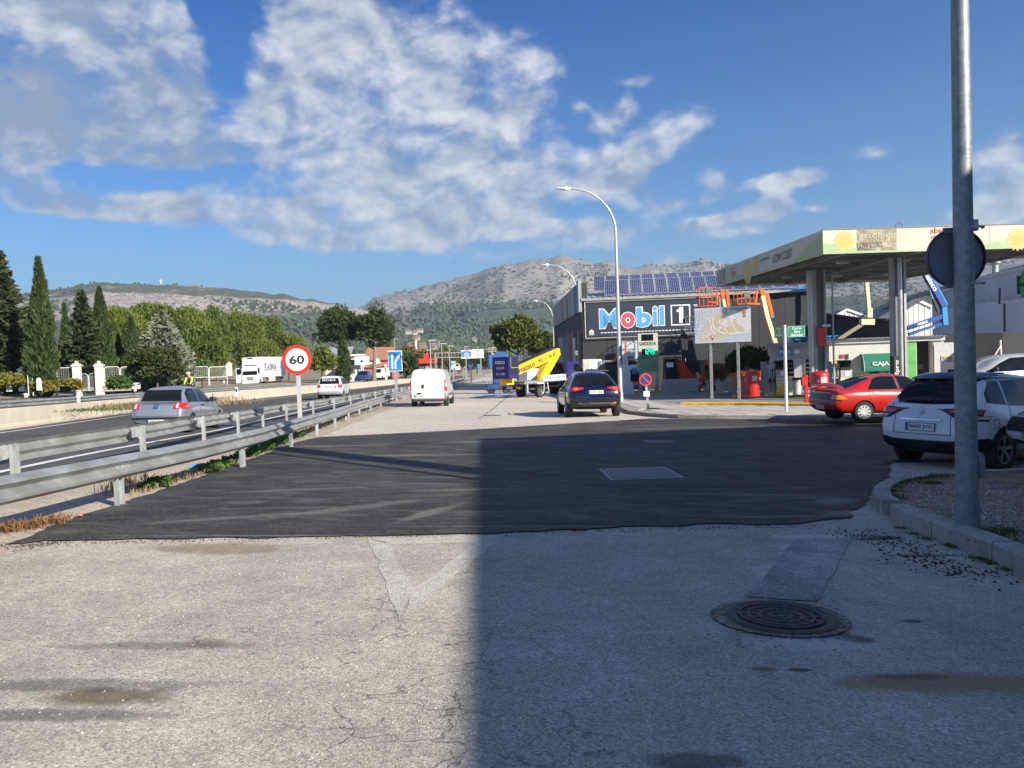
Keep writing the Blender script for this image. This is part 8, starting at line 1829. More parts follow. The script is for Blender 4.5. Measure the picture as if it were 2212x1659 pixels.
b.build('basket',bm_,r); b = MB(); b.bb((-.7,-.5,2.2),(.8,.5,3.1)); b.bb((-.1,-.3,3.1),(.7,.3,3.3)); b.build('upper_basket',mat('machine_light_blue',(.015,.09,.28),.5),r,bevel=.02)
for s_ in (-1,1): b = MB(); b.cyl((s_*.6,-.75,.3),(s_*.6,-.5,.3),.3,n=16); b.build('wheel',tyre_m,r,True)
# ------------------------------------------------------------------ yard in front of the workshop
def D22(X,Y): return 1334+.1097*X,697.4+.1097*Y
def barrier(px0,px1,d0,d1,ytop,label,m=concrete,h=.85,t=.55):
 a = col(px0,d0); c = col(px1,d1); r = empty('concrete_barrier',(a.x,a.y,gz(a.x,a.y)),math.atan2(c.y-a.y,c.x-a.x),label=label,cat='barrier',group='concrete barrier blocks'); w = math.hypot(c.x-a.x,c.y-a.y); h = ztop(a,ytop)-r.location.z
 prf = [(-t/2,0),(-t/2,.12),(-t*.30,h*.95),(-t*.24,h),(t*.24,h),(t*.30,h*.95),(t/2,.12),(t/2,0)]
 b = MB(); cuts = [0,w*.24,w*.24+.35,w*.70,w*.70+.35,w]
 for i,(x0_,x1_) in enumerate(zip(cuts,cuts[1:])):
  pf = prf if i % 2 == 0 else [(p_[0],max(p_[1],.10)) for p_ in prf if p_[1] != 0]
  b.prism(pf,'x',x0_,x1_)
 b.build('block',m,r); return r
pale_c = mat('pale_concrete',(.50,.48,.43),.9,0,.12,2,.2,20)
barrier(1430,1509,55,54.5,820,'grey concrete barrier block with two lifting slots, in front of the red crawler lift',mat('grey_concrete',(.33,.33,.31),.9,0,.12,2,.2,20))
br = barrier(1547,1608,54,53.7,815,'pale concrete barrier block with faint green numbers behind the map sign',pale_c); text('lettering','24424',1.0,.2,mat('chalk_green',(.25,.45,.38),.8),br,(.75,-.24,.40))
barrier(1610,1650,55,54.8,826,'low concrete block behind the red drum bin',pale_c); barrier(1505,1536,60,60,832,'low pale concrete block between the two barriers',pale_c)
p = col(1353,55.); r = empty('white_cabinet',p,label='plain white cabinet block with wider foot beside the lamp post',cat='cabinet'); z_ = ztop(p,790)-p.z; b = MB(); b.bb((-.42,-.3,0),(.28,.3,z_)); b.build('upper_block',whitep,r,bevel=.02); b = MB(); b.bb((-.40,-.45,0),(.45,.35,z_*.42)); b.build('foot_block',whitep,r,bevel=.03)
p = unproj(1361,775,65.3); r = empty('roller_door',p,ang,label='white roller door panel in the front wall of the workshop under the advertisement',cat='door'); b = MB(); b.bb((-.65,-.12,-.6),(.75,0,1.5)); b.build('door_leaf',mat('door_pale',(.48,.52,.58),.6),r); b = MB(); b.box((.0,-.14,.10),(.6,.02,.22)); b.build('green_sign',mat('small_green_sign',(.1,.2,.15),.6),r); b = MB(); b.bb((-.68,-.11,1.52),(.8,0,1.95)); b.build('louvre',dark_wall,r)
for k,(px_,w_) in enumerate(((1357,.9),(1377,.9),(1420,.8))):
 p = col(px_-4,56); r = tag(MB().bb((-w_/2,-.15,0),(w_/2,.15,.2)).build('yellow_block',yellowp,None,bevel=.02),('short yellow kerb block beside the white cabinet','second yellow kerb block, under the price sign','yellow kerb block at the right leg of the price sign')[k],'kerb'); r.location = p
# forklifts
def forklift(px,d,label,hgt,wide,word):
 p = col(px,d); r = empty('forklift',p,label=label,cat='forklift'); b = MB(); b.bb((-wide/2,-.4,.35),(wide/2,.6,.85)); b.build('counterweight',mat('forklift_orange',(.55,.10,.02),.45),r,bevel=.05)
 b = MB()
 for s_ in (-1,1): b.beam((s_*wide*.38,-.2,.8),(s_*wide*.34,0,hgt),.08,.1); b.beam((s_*wide*.38,.9,.8),(s_*wide*.34,.8,hgt),.08,.1)
 b.bb((-wide*.38,-.1,hgt-.08),(wide*.38,.9,hgt)); b.build('cage',blackp,r); b = MB(); b.bb((-wide*.25,.1,.85),(wide*.25,.5,1.3)); b.build('seat',blackp,r,bevel=.05)
 b = MB(); b.box((-wide*.18,-.12,hgt-.55),(.5,.03,.35)); b.build('paper_sheet',whp,r); b = MB(); b.cyl((wide*.1,0,hgt),(wide*.1,0,hgt+.15),.06,n=8); b.build('beacon',orangep,r)
 for s_ in (-1,1): b = MB(); b.cyl((s_*wide*.5-.12,.1,.3),(s_*wide*.5+.12,.1,.3),.3,n=16); b.build('wheel',tyre_m,r,True)
 b = MB(); b.bb((-wide*.3,.85,.2),(wide*.3,1.0,hgt*.95)); b.build('mast',mat('mast_dark',(.03,.03,.032),.5),r); text('lettering',word,wide*.6,.16,whp,r,(0,-.41,.66),bold=.02); return r
forklift(1456,58,'orange and black forklift with white paper sheet, behind the grey barrier',2.55,1.5,'DOOSAN'); forklift(1376,59,'forklift with a blue lit screen right of the white roller door',2.45,1.25,'DOOSAN')
rf = [o for o in COL.objects if o.get('label','').startswith('forklift with')][0]; b = MB(); b.box((-.15,-.16,1.6),(.38,.03,.42)); b.build('blue_screen',mat('screen_blue',(.05,.35,.7),.3),rf)
# red crawler spider lift
p = col(1490,58); r = empty('crawler_lift',p,label='red and black crawler lift with folded black mast and a basket by the workshop wall',cat='lifting machine')
rl = mat('lift_red',(.62,.05,.015),.4,0,.08,3)
b = MB(); b.bb((-.3,-.5,.35),(1.1,.5,.95)); b.build('chassis',rl,r,bevel=.06); text('lettering','MANITOU',.9,.2,whp,r,(.35,-.51,.62),bold=.03); b = MB(); b.cyl((1.2,-.5,.4),(1.2,-.25,.4),.38,n=18); b.build('wheel',mat('pale_wheel',(.5,.48,.42),.6),r,True)
b = MB(); b.prism([(-.75,1.0),(-.1,.85),(.35,1.1),(.0,1.5),(-.3,1.9),(-.45,2.3),(-.75,2.35),(-.85,1.8)],'y',-.45,.45); b.build('turret',rl,r,bevel=.06); b = MB(); b.bb((-.2,-.3,1.4),(.7,.4,2.3)); b.build('engine_block',blackp,r,bevel=.04); b = MB(); b.bb((.72,-.35,1.3),(1.1,.3,2.3)); b.build('grey_panel',mat('panel_brownish',(.16,.14,.13),.5),r,bevel=.02)
for k,(a_,c_) in enumerate((((-.35,0,1.7),(-.45,0,4.6)),((-.1,.1,2.0),(-.2,.1,4.4)))): b = MB(); b.beam(a_,c_,.2,.22); b.build('mast_arm',blackp,r,bevel=.01)
b = MB(); b.cyl((-.25,-.15,1.7),(-.28,-.15,2.5),.05,n=8); b.build('ram_rod',chrome,r)
gb_ = MB()
for z in (4.35,4.75,5.1,5.5):
 gb_.beam((-.3,-.5,z),(.42,-.5,z),.035,.035); gb_.beam((-.3,-.5,z),(-.3,.1,z),.035,.035); gb_.beam((.42,-.5,z),(.42,.1,z),.035,.035)
for x in (-.3,.06,.42): gb_.beam((x,-.5,4.35),(x,-.5,5.5),.035,.035)
gb_.bb((-.32,-.52,4.25),(.44,.1,4.35)); gb_.build('basket',mat('basket_grey',(.16,.17,.17),.5),r)
b = MB(); b.box((-.3,-.3,5.2),(.25,.3,.35)); b.build('control_box',blackp,r,bevel=.03)
p = col(1523,59); r = empty('orange_machine',p,label='edge of an orange machine with a dark window left of the map sign leg',cat='machine'); b = MB(); b.prism([(-.35,.9),(.35,.8),(.35,2.3),(.1,2.4),(-.25,2.3),(-.4,1.6)],'y',-.5,.5); b.build('body',orangep,r,bevel=.05); b = MB(); b.box((.05,-.51,1.65),(.45,.02,.6)); b.build('window',glassd,r)
p = col(1540,56); r = empty('notice_board',p,label='little yellow and black notice on a post beside the flowering bush',cat='sign'); zc_ = ztop(p,758)-p.z; b = MB(); b.box((.95,0,zc_),(.42,.03,.48)); b.build('sign_panel',mat('notice_yellow',(.6,.55,.25),.5),r); b = MB(); b.beam((.95,.03,0),(.95,.03,zc_),.05,.05); b.build('post',galv_dull,r)
p = col(1534,57); r = empty('timber_shelter',p,label='small lean-to shelter with a pale plank roof beside the dark wall',cat='shelter'); b = MB(); b.beam((0,0,0),(0,0,3.0),.1,.1); b.beam((1.2,0,0),(1.2,0,2.6),.1,.1); b.build('post',mat('shelter_wood',(.18,.14,.10),.8),r); b = MB(); b.beam((-.15,0,3.1),(1.5,-.1,2.65),.9,.08); b.build('roof',beigep,r)
# white blocks and a caged liquid tank near the lamp post
for k,(px_,w_,m_,lb_) in enumerate(((1268,.6,pale_c,'grey block with a brown stripe at the left of the yard stack'),(1281,.55,whitep,'first tall white block stacked at the workshop corner'),(1294,.55,whitep,'second tall white block, beside the caged tank'))):
 p = col(px_,63.5); zt_ = ztop(p,776)-p.z; r = tag(MB().bb((-w_/2,-.3,0),(w_/2,.3,zt_)).build('white_block',m_,None,bevel=.03),lb_,'block'); r.location = p
p = col(1307,62); r = empty('caged_tank',p,label='square white liquid tank in a steel cage raised beside the lamp post',cat='tank'); z_ = ztop(p,779)-p.z
b = MB(); b.bb((-.5,-.45,.3),(.5,.45,z_-.05)); b.build('tank',mat('tank_white',(.5,.47,.42),.5),r,bevel=.06); b = MB()
for k in range(6): b.beam((-.55+k*.22,-.5,.15),(-.55+k*.22,-.5,z_),.03,.03)
for k in range(5): b.beam((-.55,-.5,.2+k*(z_-.2)/4),(.55,-.5,.2+k*(z_-.2)/4),.03,.03)
b.bb((-.55,-.5,0),(.55,.5,.14)); b.build('cage',galv_dull,r)
for k,px_ in enumerate((1322,1332)):
 p = col(px_,61); z_ = ztop(p,782)-p.z; r = empty('rubbish_container',p,label=('dark container left of the lamp post, behind the blue car','dark container directly behind the lamp post')[k],cat='container'); b = MB(); b.bb((-.45,-.4,.1),(.45,.4,z_-.12)); b.build('container_body',mat('container_dark',(.04,.04,.042),.6),r,bevel=.03); b = MB(); b.bb((-.5,-.45,z_-.12),(.5,.45,z_)); b.build('lid',blackp,r,bevel=.03)
# ------------------------------------------------------------------ boom lifts behind the station
def boomlift(name,d,px_base,parts,label,paint_m,text_=None,basket=None):
 """parts: (name, [(px,py),(px,py)], width px, material)"""
 p = col(px_base,d); r = empty(name,p,label=label,cat='boom lift'); off = r.matrix_world.translation; ppm = FOC/d
 b = MB(); b.bb((-1.3,-1.,.45),(1.3,1.,1.1)); b.build('chassis',paint_m,r,bevel=.05); b = MB(); b.bb((-.9,-.8,1.1),(.9,.8,1.9)); b.build('turntable',paint_m,r,bevel=.05)
 for sx in (-1,1):
  for sy in (-1,1): b = MB(); b.cyl((sx*1.0,sy*.95,.45),(sx*1.0,sy*1.2,.45),.45,n=16); b.build('wheel',tyre_m,r,True)
 for nm,pts,w,m in parts:
  P_ = [unproj(px_,py_,d) for px_,py_ in pts]; b = MB(); b.off = off
  for a,c in zip(P_,P_[1:]): dv = (c-a).normalized()*w/ppm*.2; b.beam(a-dv,c+dv,w*.85/ppm,w*.8/ppm,up=(0,1,0))
  b.build(nm,m,r,bevel=.012)
 if basket:
  x0_,y0_,x1_,y1_,m = basket; a = unproj(x0_,y1_,d); c = unproj(x1_,y0_,d); b = MB(); b.off = off; dp = 1.0; t_ = .04
  for f in (0,.5,1):
   z = a.z+(c.z-a.z)*f
   b.beam((a.x,a.y,z),(c.x,a.y,z),t_,t_); b.beam((a.x,a.y+dp,z),(c.x,a.y+dp,z),t_,t_); b.beam((a.x,a.y,z),(a.x,a.y+dp,z),t_,t_); b.beam((c.x,a.y,z),(c.x,a.y+dp,z),t_,t_)
  for f in (0,.25,.5,.75,1):
   x = a.x+(c.x-a.x)*f; b.beam((x,a.y,a.z),(x,a.y,c.z),t_,t_)
   if f in (0,1): b.beam((x,a.y+dp,a.z),(x,a.y+dp,c.z),t_,t_)
  b.bb((a.x,a.y,a.z-.05),(c.x,a.y+dp,a.z+.02)); b.build('basket',m,r)
  b = MB(); b.off = off; b.box(((a.x+c.x)/2+.1,a.y+.1,c.z-.25),(.5,.25,.4)); b.build('control_box',mat('control_grey',(.12,.14,.14),.5),r,bevel=.02)
 return r
def Z7(x,y): return (2450+.3013*x)/1.649,(1000+.3013*y)/1.649
org = mat('lift_orange',(.62,.13,.015),.4,0,.06,3); crm = mat('boom_cream',(.66,.57,.36),.5,0,.05,3); lbl = mat('lift_blue',(.01,.22,.60),.4,0,.05,3); dbl = mat('lift_dark_blue',(.01,.06,.26),.4,0,.05,3)
boomlift('boom_lift',59,1580,[('jib',[Z7(350,140),Z7(345,290)],4.5,org),('main_boom',[Z7(400,130),Z7(440,330),Z7(480,700)],8,crm),('boom_sleeve',[Z7(400,110),Z7(415,210)],9,org),('upper_jib',[Z7(460,120),Z7(480,300)],8,org),('basket_arm',[Z7(240,250),Z7(345,260)],4,org)],'orange boom lift whose basket shows above the map board, left of the canopy corner',org,basket=Z7(140,75)+Z7(330,300)+(org,))
boomlift('boom_lift',60,1660,[('main_boom',[Z7(885,190),Z7(935,420),Z7(1035,745),Z7(1060,900)],11,crm),('boom_sleeve',[Z7(865,110),Z7(890,180)],11,org),('upper_jib',[Z7(930,150),Z7(990,390)],9,org),('jib_end',[Z7(985,385),Z7(1000,430)],8,mat('hinge_grey',(.2,.2,.2),.5)),('jib',[Z7(820,110),Z7(800,270)],5,org),('basket_arm',[Z7(700,270),Z7(850,275)],5,org)],'orange boom lift with long cream telescopic boom sloping down behind the street name sign',org,basket=Z7(590,130)+Z7(780,275)+(org,))
boomlift('boom_lift',63,1735,[('main_boom',[Z7(1425,75),Z7(1442,250),Z7(1440,640)],6,lbl),('lattice',[Z7(1410,120),Z7(1440,520)],3,dbl),('jib',[Z7(1110,100),Z7(1420,88)],5,dbl),('basket_arm',[Z7(1300,85),Z7(1350,80)],6,lbl)],'light blue boom lift standing nearly upright behind the left canopy column',lbl)
rbm = boomlift('boom_lift',56,1840,[('main_boom',[Z8(632,560),Z8(656,830)],9.5,crm),('hinge',[Z8(595,878),Z8(680,878)],15,crm),('lower_boom',[Z8(600,895),Z8(420,1010),Z8(360,1060)],9,mat('boom_khaki',(.22,.19,.11),.6)),('boom_plate',[Z8(655,780),Z8(655,835)],13,crm)],'cream boom lift folded like an elbow above the container kiosk',crm)
rb2 = boomlift('boom_lift',54,1960,[('upper_boom',[Z8(1060,430),Z8(1240,755)],14,dbl),('boom_top',[Z8(1115,475),Z8(1262,740)],7,lbl),('elbow',[Z8(1240,765),Z8(1250,895)],13,lbl),('lower_boom',[Z8(1225,835),Z8(960,925)],11,dbl),('lower_link',[Z8(1240,890),Z8(970,975)],8,dbl),('ram',[Z8(1160,700),Z8(1200,800)],6,blackp),('ram_rod',[Z8(1115,580),Z8(1165,710)],2.5,chrome)],'big blue boom lift with white lettering folded beside the round sign',lbl)
def rtext(s,x,y,w,h,rot,d,r,m=whp): p = unproj(*Z8(x,y),d); ppm = FOC/d; text('lettering',s,w*.2741/ppm,h*.2741/ppm,m,r,p-r.location-Vector((0,.30,0)),ry=R(rot),bold=.015)
rtext('mateco',1120,560,170,36,61,53.8,rb2); rtext('mateco',1058,885,80,22,-16,53.8,rb2); rtext('ALQUILER 902 11 96 82',1080,948,150,14,-17,53.8,rb2)
# scissor platforms with blue rails above the vending kiosk
for k,(x0_,y0_,x1_,y1_,lb_) in enumerate(((1190,660,1460,735,'low blue scissor platform whose rails show above the vending kiosk'),(1640,650,1830,735,'low blue scissor platform whose rails show above the container kiosk'))):
 d = 60; a = unproj(*Z7(x0_,y1_),d); c = unproj(*Z7(x1_,y0_),d); g = gz(a.x,a.y); r = empty('scissor_platform',((a.x+c.x)/2,a.y,g),label=lb_,cat='lifting machine'); off = r.matrix_world.translation; b = MB(); b.off = off
 for f in (0,.55,1): z = a.z+(c.z-a.z)*f; b.beam((a.x,a.y,z),(c.x,a.y,z),.07,.07)
 for f in (0,.2,.5,.8,1): b.beam((a.x+(c.x-a.x)*f,a.y,a.z),(a.x+(c.x-a.x)*f,a.y,c.z),.07,.07)
 b.build('guard_rail',lbl,r); b = MB(); b.off = off; b.bb((a.x,a.y-.1,a.z-.35),(c.x,a.y+1.2,a.z)); b.build('deck',dbl,r); b = MB(); b.off = off; w_ = c.x-a.x
 for z0_,z1_ in ((g+.9,(g+.9+a.z-.35)/2),((g+.9+a.z-.35)/2,a.z-.35)): b.beam((a.x+.2,a.y,z0_),(c.x-.2,a.y,z1_),.1,.12); b.beam((c.x-.2,a.y+.1,z0_),(a.x+.2,a.y+.1,z1_),.1,.12)
 b.build('scissor_arms',dbl,r); b = MB(); b.off = off; b.bb((a.x,a.y-.4,g+.25),(c.x,a.y+1.,g+.9)); b.build('base',dbl,r)
# ------------------------------------------------------------------ far end of the road
def D4(X,Y): return 818.7+.1371*X,697.4+.1371*Y
def D3(X,Y): return 485+.1645*X,636.8+.1645*Y
def far_house(name,x0_,y0_,x1_,y1_,d,mw_,mr2,label,roof=.35,depth=9.,windows=(),D=D3,cat='building',wm=whitep):
 a = unproj(*D(x0_,y1_),d); c = unproj(*D(x1_,y0_),d); r = empty(name,(a.x,a.y,a.z-2.5),label=label,cat=cat); off = r.location; w = c.x-a.x; h = c.z-a.z+2.5
 b = MB(); b.bb((0,0,0),(w,depth,h)); b.build('wall',mw_,r)
 b = MB(); b.prism([(-.5,h),(depth/2,h+roof*depth/2),(depth+.5,h),(depth+.4,h-.12),(depth/2,h+roof*depth/2-.15),(-.4,h-.12)],'x',-.4,w+.4) if roof else b.bb((-.2,-.2,h),(w+.2,depth,h+.3)); b.build('roof',mr2,r)
 for (wx,wy,ww,wh) in windows:
  p = unproj(*D(wx,wy),d); ppm = FOC/d; s_ = .1645 if D is D3 else .1371
  b = MB(); b.box((p.x-off.x,-.03,p.z-off.z),(ww*s_/ppm,.08,wh*s_/ppm)); b.build('window',wm,r)
 return r
salmon = mat('salmon_render',(.46,.15,.12),.85,0,.08,.5); tile_r = mat('clay_tile_roof',(.36,.17,.11),.85,0,.15,.8); wht = mat('far_white_wall',(.62,.62,.60),.8)
far_house('house',1850,850,2170,1035,150,salmon,tile_r,'salmon pink house with clay tiled roof left of the blue lane sign',.42,12,((1915,905,38,55),(1990,905,36,55),(2040,900,20,30)))
far_house('house',1780,940,2180,1030,146,mat('house_base',(.42,.12,.10),.85),tile_r,'low front wing of the salmon house with a clay tiled lean-to',.3,4,())
p = unproj(*D3(2005,862),145); r = empty('satellite_dish',p,label='white satellite dish on the front of the salmon house',cat='satellite dish'); b = MB(); b.lathe([(.001,0),(.4,.06),(.6,.18)],n=18); o = b.build('dish',whp,r,True); o.rotation_euler = (R(100),0,0); b = MB(); b.beam((0,.1,-.1),(0,.9,-.5),.06,.06); b.build('bracket',galv_dull,r)
far_house('shop_building',1325,880,1600,1030,150,mat('shop_cream',(.55,.53,.47),.8),mat('shop_grey_roof',(.26,.28,.30),.7),'low pale workshop with a grey sheet roof behind the white off-roader',.5,12,((1440,930,40,80),),wm=mat('shop_window',(.12,.10,.09),.4))
far_house('shop',1600,800,1770,1040,142,wht,whitep,'narrow white shop front covered with black and white advertising',0,5,())
r = [o for o in COL.objects if o.get('label','').startswith('narrow white shop')][0]
for (x0_,y0_,x1_,y1_) in ((1625,808,1765,832),(1625,850,1660,910),(1668,850,1720,912),(1728,850,1765,912),(1630,925,1650,1010),(1690,960,1712,1030)):
 a = unproj(*D3(x0_,y1_),141.9); c = unproj(*D3(x1_,y0_),141.9); b = MB(); b.off = r.location; b.bb((a.x,a.y-.1,a.z),(c.x,a.y,c.z)); b.build('poster',mat('poster_grey',(.12,.12,.13),.5,0,.8,.9),r)
p = unproj(*D3(1522,930),140); r = empty('shop_sign',p,label='small black shop sign standing in front of the grey roofed workshop',cat='sign'); b = MB(); b.box((0,0,0),(3.2,.3,2.4)); b.build('sign_panel',mat('sign_dark',(.05,.05,.055),.5),r); text('lettering','TALLER\nSERVICE',2.2,1.2,whp,r,(0,-.16,.1)); b = MB(); b.beam((0,0,-1.2),(0,0,-5),.3,.3); b.build('post',galv_dull,r)
p = unproj(*D3(1805,865),141); r = empty('shop_sign',p,label='small white shop sign with a triangle between shop and salmon house',cat='sign'); b = MB(); b.box((0,0,0),(2.6,.2,1.5)); b.build('sign_panel',whp,r); b = MB(); b.add([(-.3,-.12,-.3),(.3,-.12,-.3),(0,-.12,.3)],[(0,1,2)]); b.build('triangle',blackp,r); b = MB(); b.beam((0,0,-.7),(0,0,-5),.15,.15); b.build('post',galv_dull,r)
# far fuel station
a = unproj(*D4(512,640),210); c = unproj(*D4(880,600),210); r = empty('far_canopy',(a.x,a.y,a.z-4.5),label='small red canopy of a distant petrol station down the road',cat='canopy'); w_ = c.x-a.x
b = MB(); b.bb((0,0,4.4),(w_,8,5.7)); b.build('fascia',mat('far_red',(.60,.05,.02),.45),r); b = MB(); b.bb((w_*.5,2,5.7),(w_*.68,4,7.)); b.build('emblem_board',MATS['far_red'],r); b = MB()
for f in (.15,.75): b.beam((w_*f,3,-2),(w_*f,3,4.4),.5,.5)
b.build('column',galv_dull,r); b = MB(); b.bb((w_*.1,6,-2),(w_*.5,9,3)); b.build('shop',wht,r)
# lamp masts
for k,(X,y0_,y1_,d,lb_) in enumerate(((820,275,770,150,'tall street light mast just left of the van, nearest of the far row'),(1000,328,770,175,'street light mast above the roof of the van'),(1118,362,770,205,'street light mast right of the van above the 200 metre sign'),(1365,375,760,260,'street light mast beside the overhead direction signs'),(1797,390,700,290,'street light mast far down the road near the tree'),(770,425,760,220,'short street light mast beside the far red canopy'),(250,258,445,260,'street light mast on the wooded slope left of the van'),(692,430,700,240,'plain mast in front of the autumn trees'))):
 p = unproj(*D4(X,y1_),d); q = unproj(*D4(X,y0_),d); r = empty('street_light',p,label=lb_,cat='street light',group='street lights down the road'); h = q.z-p.z; b = MB(); b.cyl((0,0,-3),(0,0,h),.14,.09,8); b.build('mast',galv,r,True); b = MB(); b.box((.5,0,h),(1.4,.3,.18)); b.build('lamp_head',mat('lamp_head',()) if 0 else MATS['lamp_head'],r)
# overhead signs
d = 215; a = unproj(*D4(1300,565),d); c = unproj(*D4(1645,420),d); r = empty('overhead_signs',(a.x,a.y,a.z-6),label='overhead direction signs, one blue and one white, far down the road',cat='road sign'); off = r.location; w_ = c.x-a.x; h = c.z-a.z
b = MB(); b.bb((0,0,6),(w_*.47,.25,6+h)); b.build('sign_board',whp,r); b = MB(); b.bb((w_*.485,0,6),(w_,.25,6+h*1.06)); b.build('sign_board',whp,r); b = MB(); b.bb((w_*.03,-.06,6+h*.22),(w_*.44,0,6+h*.86)); b.build('blue_panel',tblue,r)
b = MB(); b.bb((w_*.63,-.06,6+h*.82),(w_*.80,0,6+h*.95)); b.bb((w_*.15,-.06,6+h*.88),(w_*.33,0,6+h*.97)); b.build('orange_patch',orangep,r)
text('lettering','A-7\nValencia\nAlacant\nAlicante',w_*.28,h*.52,whp,r,(w_*.235,-.09,6+h*.54),bold=.02); text('lettering','MURO DE ALCOY\nAGRES',w_*.42,h*.34,mat('sign_black_text',(.05,.05,.05),.5),r,(w_*.74,-.03,6+h*.52),bold=.01)
for x_ in (.24,.74): b = MB(); b.add([(w_*x_-.3,-.05,6+h*.16),(w_*x_+.3,-.05,6+h*.16),(w_*x_,-.05,6+h*.03)],[(0,1,2)]); b.build('arrow',MATS['sign_black_text'],r)
b = MB()
for x_ in (.2,.86): b.beam((w_*x_,.3,-3),(w_*x_,.3,6+h),.3,.3)
b.build('post',galv,r)
d = 195; r = empty('gantry',unproj(*D4(885,760),d),label='empty steel lattice gantry over the motorway beyond the van',cat='gantry'); off = r.location; b = MB(); b.off = off
A_,B_ = unproj(*D4(885,475),d),unproj(*D4(1300,468),d); A2,B2 = unproj(*D4(885,548),d),unproj(*D4(1300,545),d); b.beam(A_,B_,.22,.22); b.beam(A2,B2,.22,.22); n = 8
for i in range(n+1): b.beam(A_.lerp(B_,i/n),A2.lerp(B2,i/n),.12,.12)
b.build('lattice_beam',galv,r); b = MB(); b.off = off; b.beam(A_,A_-Vector((0,0,14)),.4,.4,up=(0,1,0)); b.build('post',galv,r)
def far_sign(x0_,y0_,x1_,y1_,d,m,label,extra=None,name='traffic_sign',round_=False):
 a = unproj(*D4(x0_,y1_),d); c = unproj(*D4(x1_,y0_),d); g = gz(a.x,a.y); r = empty(name,((a.x+c.x)/2,a.y,min(g,a.z-1)),label=label,cat='traffic sign'); w_ = c.x-a.x; h_ = c.z-a.z; zc = (a.z+c.z)/2-r.location.z
 b = MB(); b.box((0,.1,zc/2),(.14,.14,zc)); b.build('post',galv,r)
 if round_: b = MB(); b.cyl((0,0,zc),(0,-.05,zc),w_/2,n=20); b.build('sign_disc',m,r); return r,w_,h_,zc
 b = MB(); b.box((0,0,zc),(w_,.06,h_)); b.build('white_border',whp,r); b = MB(); b.box((0,-.04,zc),(w_*.9,.03,h_*.93)); b.build('sign_panel',m,r); return r,w_,h_,zc
r,w_,h_,zc = far_sign(1133,600,1206,745,88,tblue,'blue 200 metre countdown sign with diagonal white bars right of the van'); text('lettering','200',w_*.72,h_*.17,whp,r,(0,-.06,zc+h_*.34),bold=.02); text('lettering','m',w_*.2,h_*.06,whp,r,(0,-.06,zc+h_*.2))
for k in range(3): b = MB(); b.beam((-w_*.42,-.06,zc-h_*.40+k*h_*.17),(w_*.42,-.06,zc-h_*.22+k*h_*.17),.01,h_*.09,up=(-.4,0,1)); b.build('diagonal_bar',whp,r)
r,w_,h_,zc_ = far_sign(1410,638,1484,746,120,tblue,'second blue merging lane sign, smaller, far along the guardrail'); zc = zc_; arrow([(-w_*.2,-h_*.38),(-w_*.2,h_*.22)],.13,.25,y=-.07); arrow([(w_*.05,-h_*.38),(w_*.02,-h_*.02),(w_*.24,h_*.2)],.13,.25,y=-.07)
far_sign(1550,655,1590,735,150,tblue,'smallest blue countdown sign at the far end of the guardrail')
far_sign(1315,690,1342,718,150,MATS['traffic_red'] if 'traffic_red' in MATS else redp,'round red no entry sign in the distance',round_=True); far_sign(1345,684,1368,712,150,mat('far_sign_back',(.3,.31,.32),.5),'grey back of a round sign beside the distant no entry sign',round_=True)
far_sign(730,676,795,750,95,MATS['far_sign_back'],'grey back of a large round sign above the van roof',round_=True)
far_sign(1716,508,1800,560,230,mat('brown_sign',(.18,.05,.03),.5),'small brown direction sign far down the road by the tree')
r,w_,h_,zc = far_sign(1735,615,1795,665,200,wht,'small white totem sign at the far end of the road',name='totem_sign')
# green and glass glints, parked cars far away
for k,(X,Y,d,S_,lb_,yw) in enumerate(((1825,1108,105,S8,'dark blue car on the far carriageway right of the off-roader',180),(2045,1085,130,S3,'small white van parked in front of the salmon house',170))):
 S_ = dict(S_); S_['paint'] = paint('far_blue_paint',(.03,.06,.16),.3) if k == 0 else van_w; p = unproj(*D3(X,Y),d)
 rr,patch,sym,wheels,plate,mirror,bvh = car('van' if k else 'hatchback_car',S_,lb_,(p.x,p.y,p.z-.35),R(90+yw),1.,slope=False,cat='van' if k else 'car'); patch('windscreen',[(-.68,1.15 if k else .95),(.68,1.15 if k else .95),(.6,1.75 if k else 1.32),(-.6,1.75 if k else 1.32)],'front',glassd,.006); wheels('steel',rim_d)
p = unproj(*D4(1215,765),130); S_ = dict(S1); S_['paint'] = white1; rr,patch,sym,wheels,plate,mirror,bvh = car('hatchback_car',S_,'small white car far away behind the 200 metre sign',(p.x,p.y,p.z-.1),R(90),1.,slope=False); patch('rear_window',[(-.60,.97),(.60,.97),(.52,1.30),(-.52,1.30)],'rear',glassd,.006); wheels('steel',rim_d)
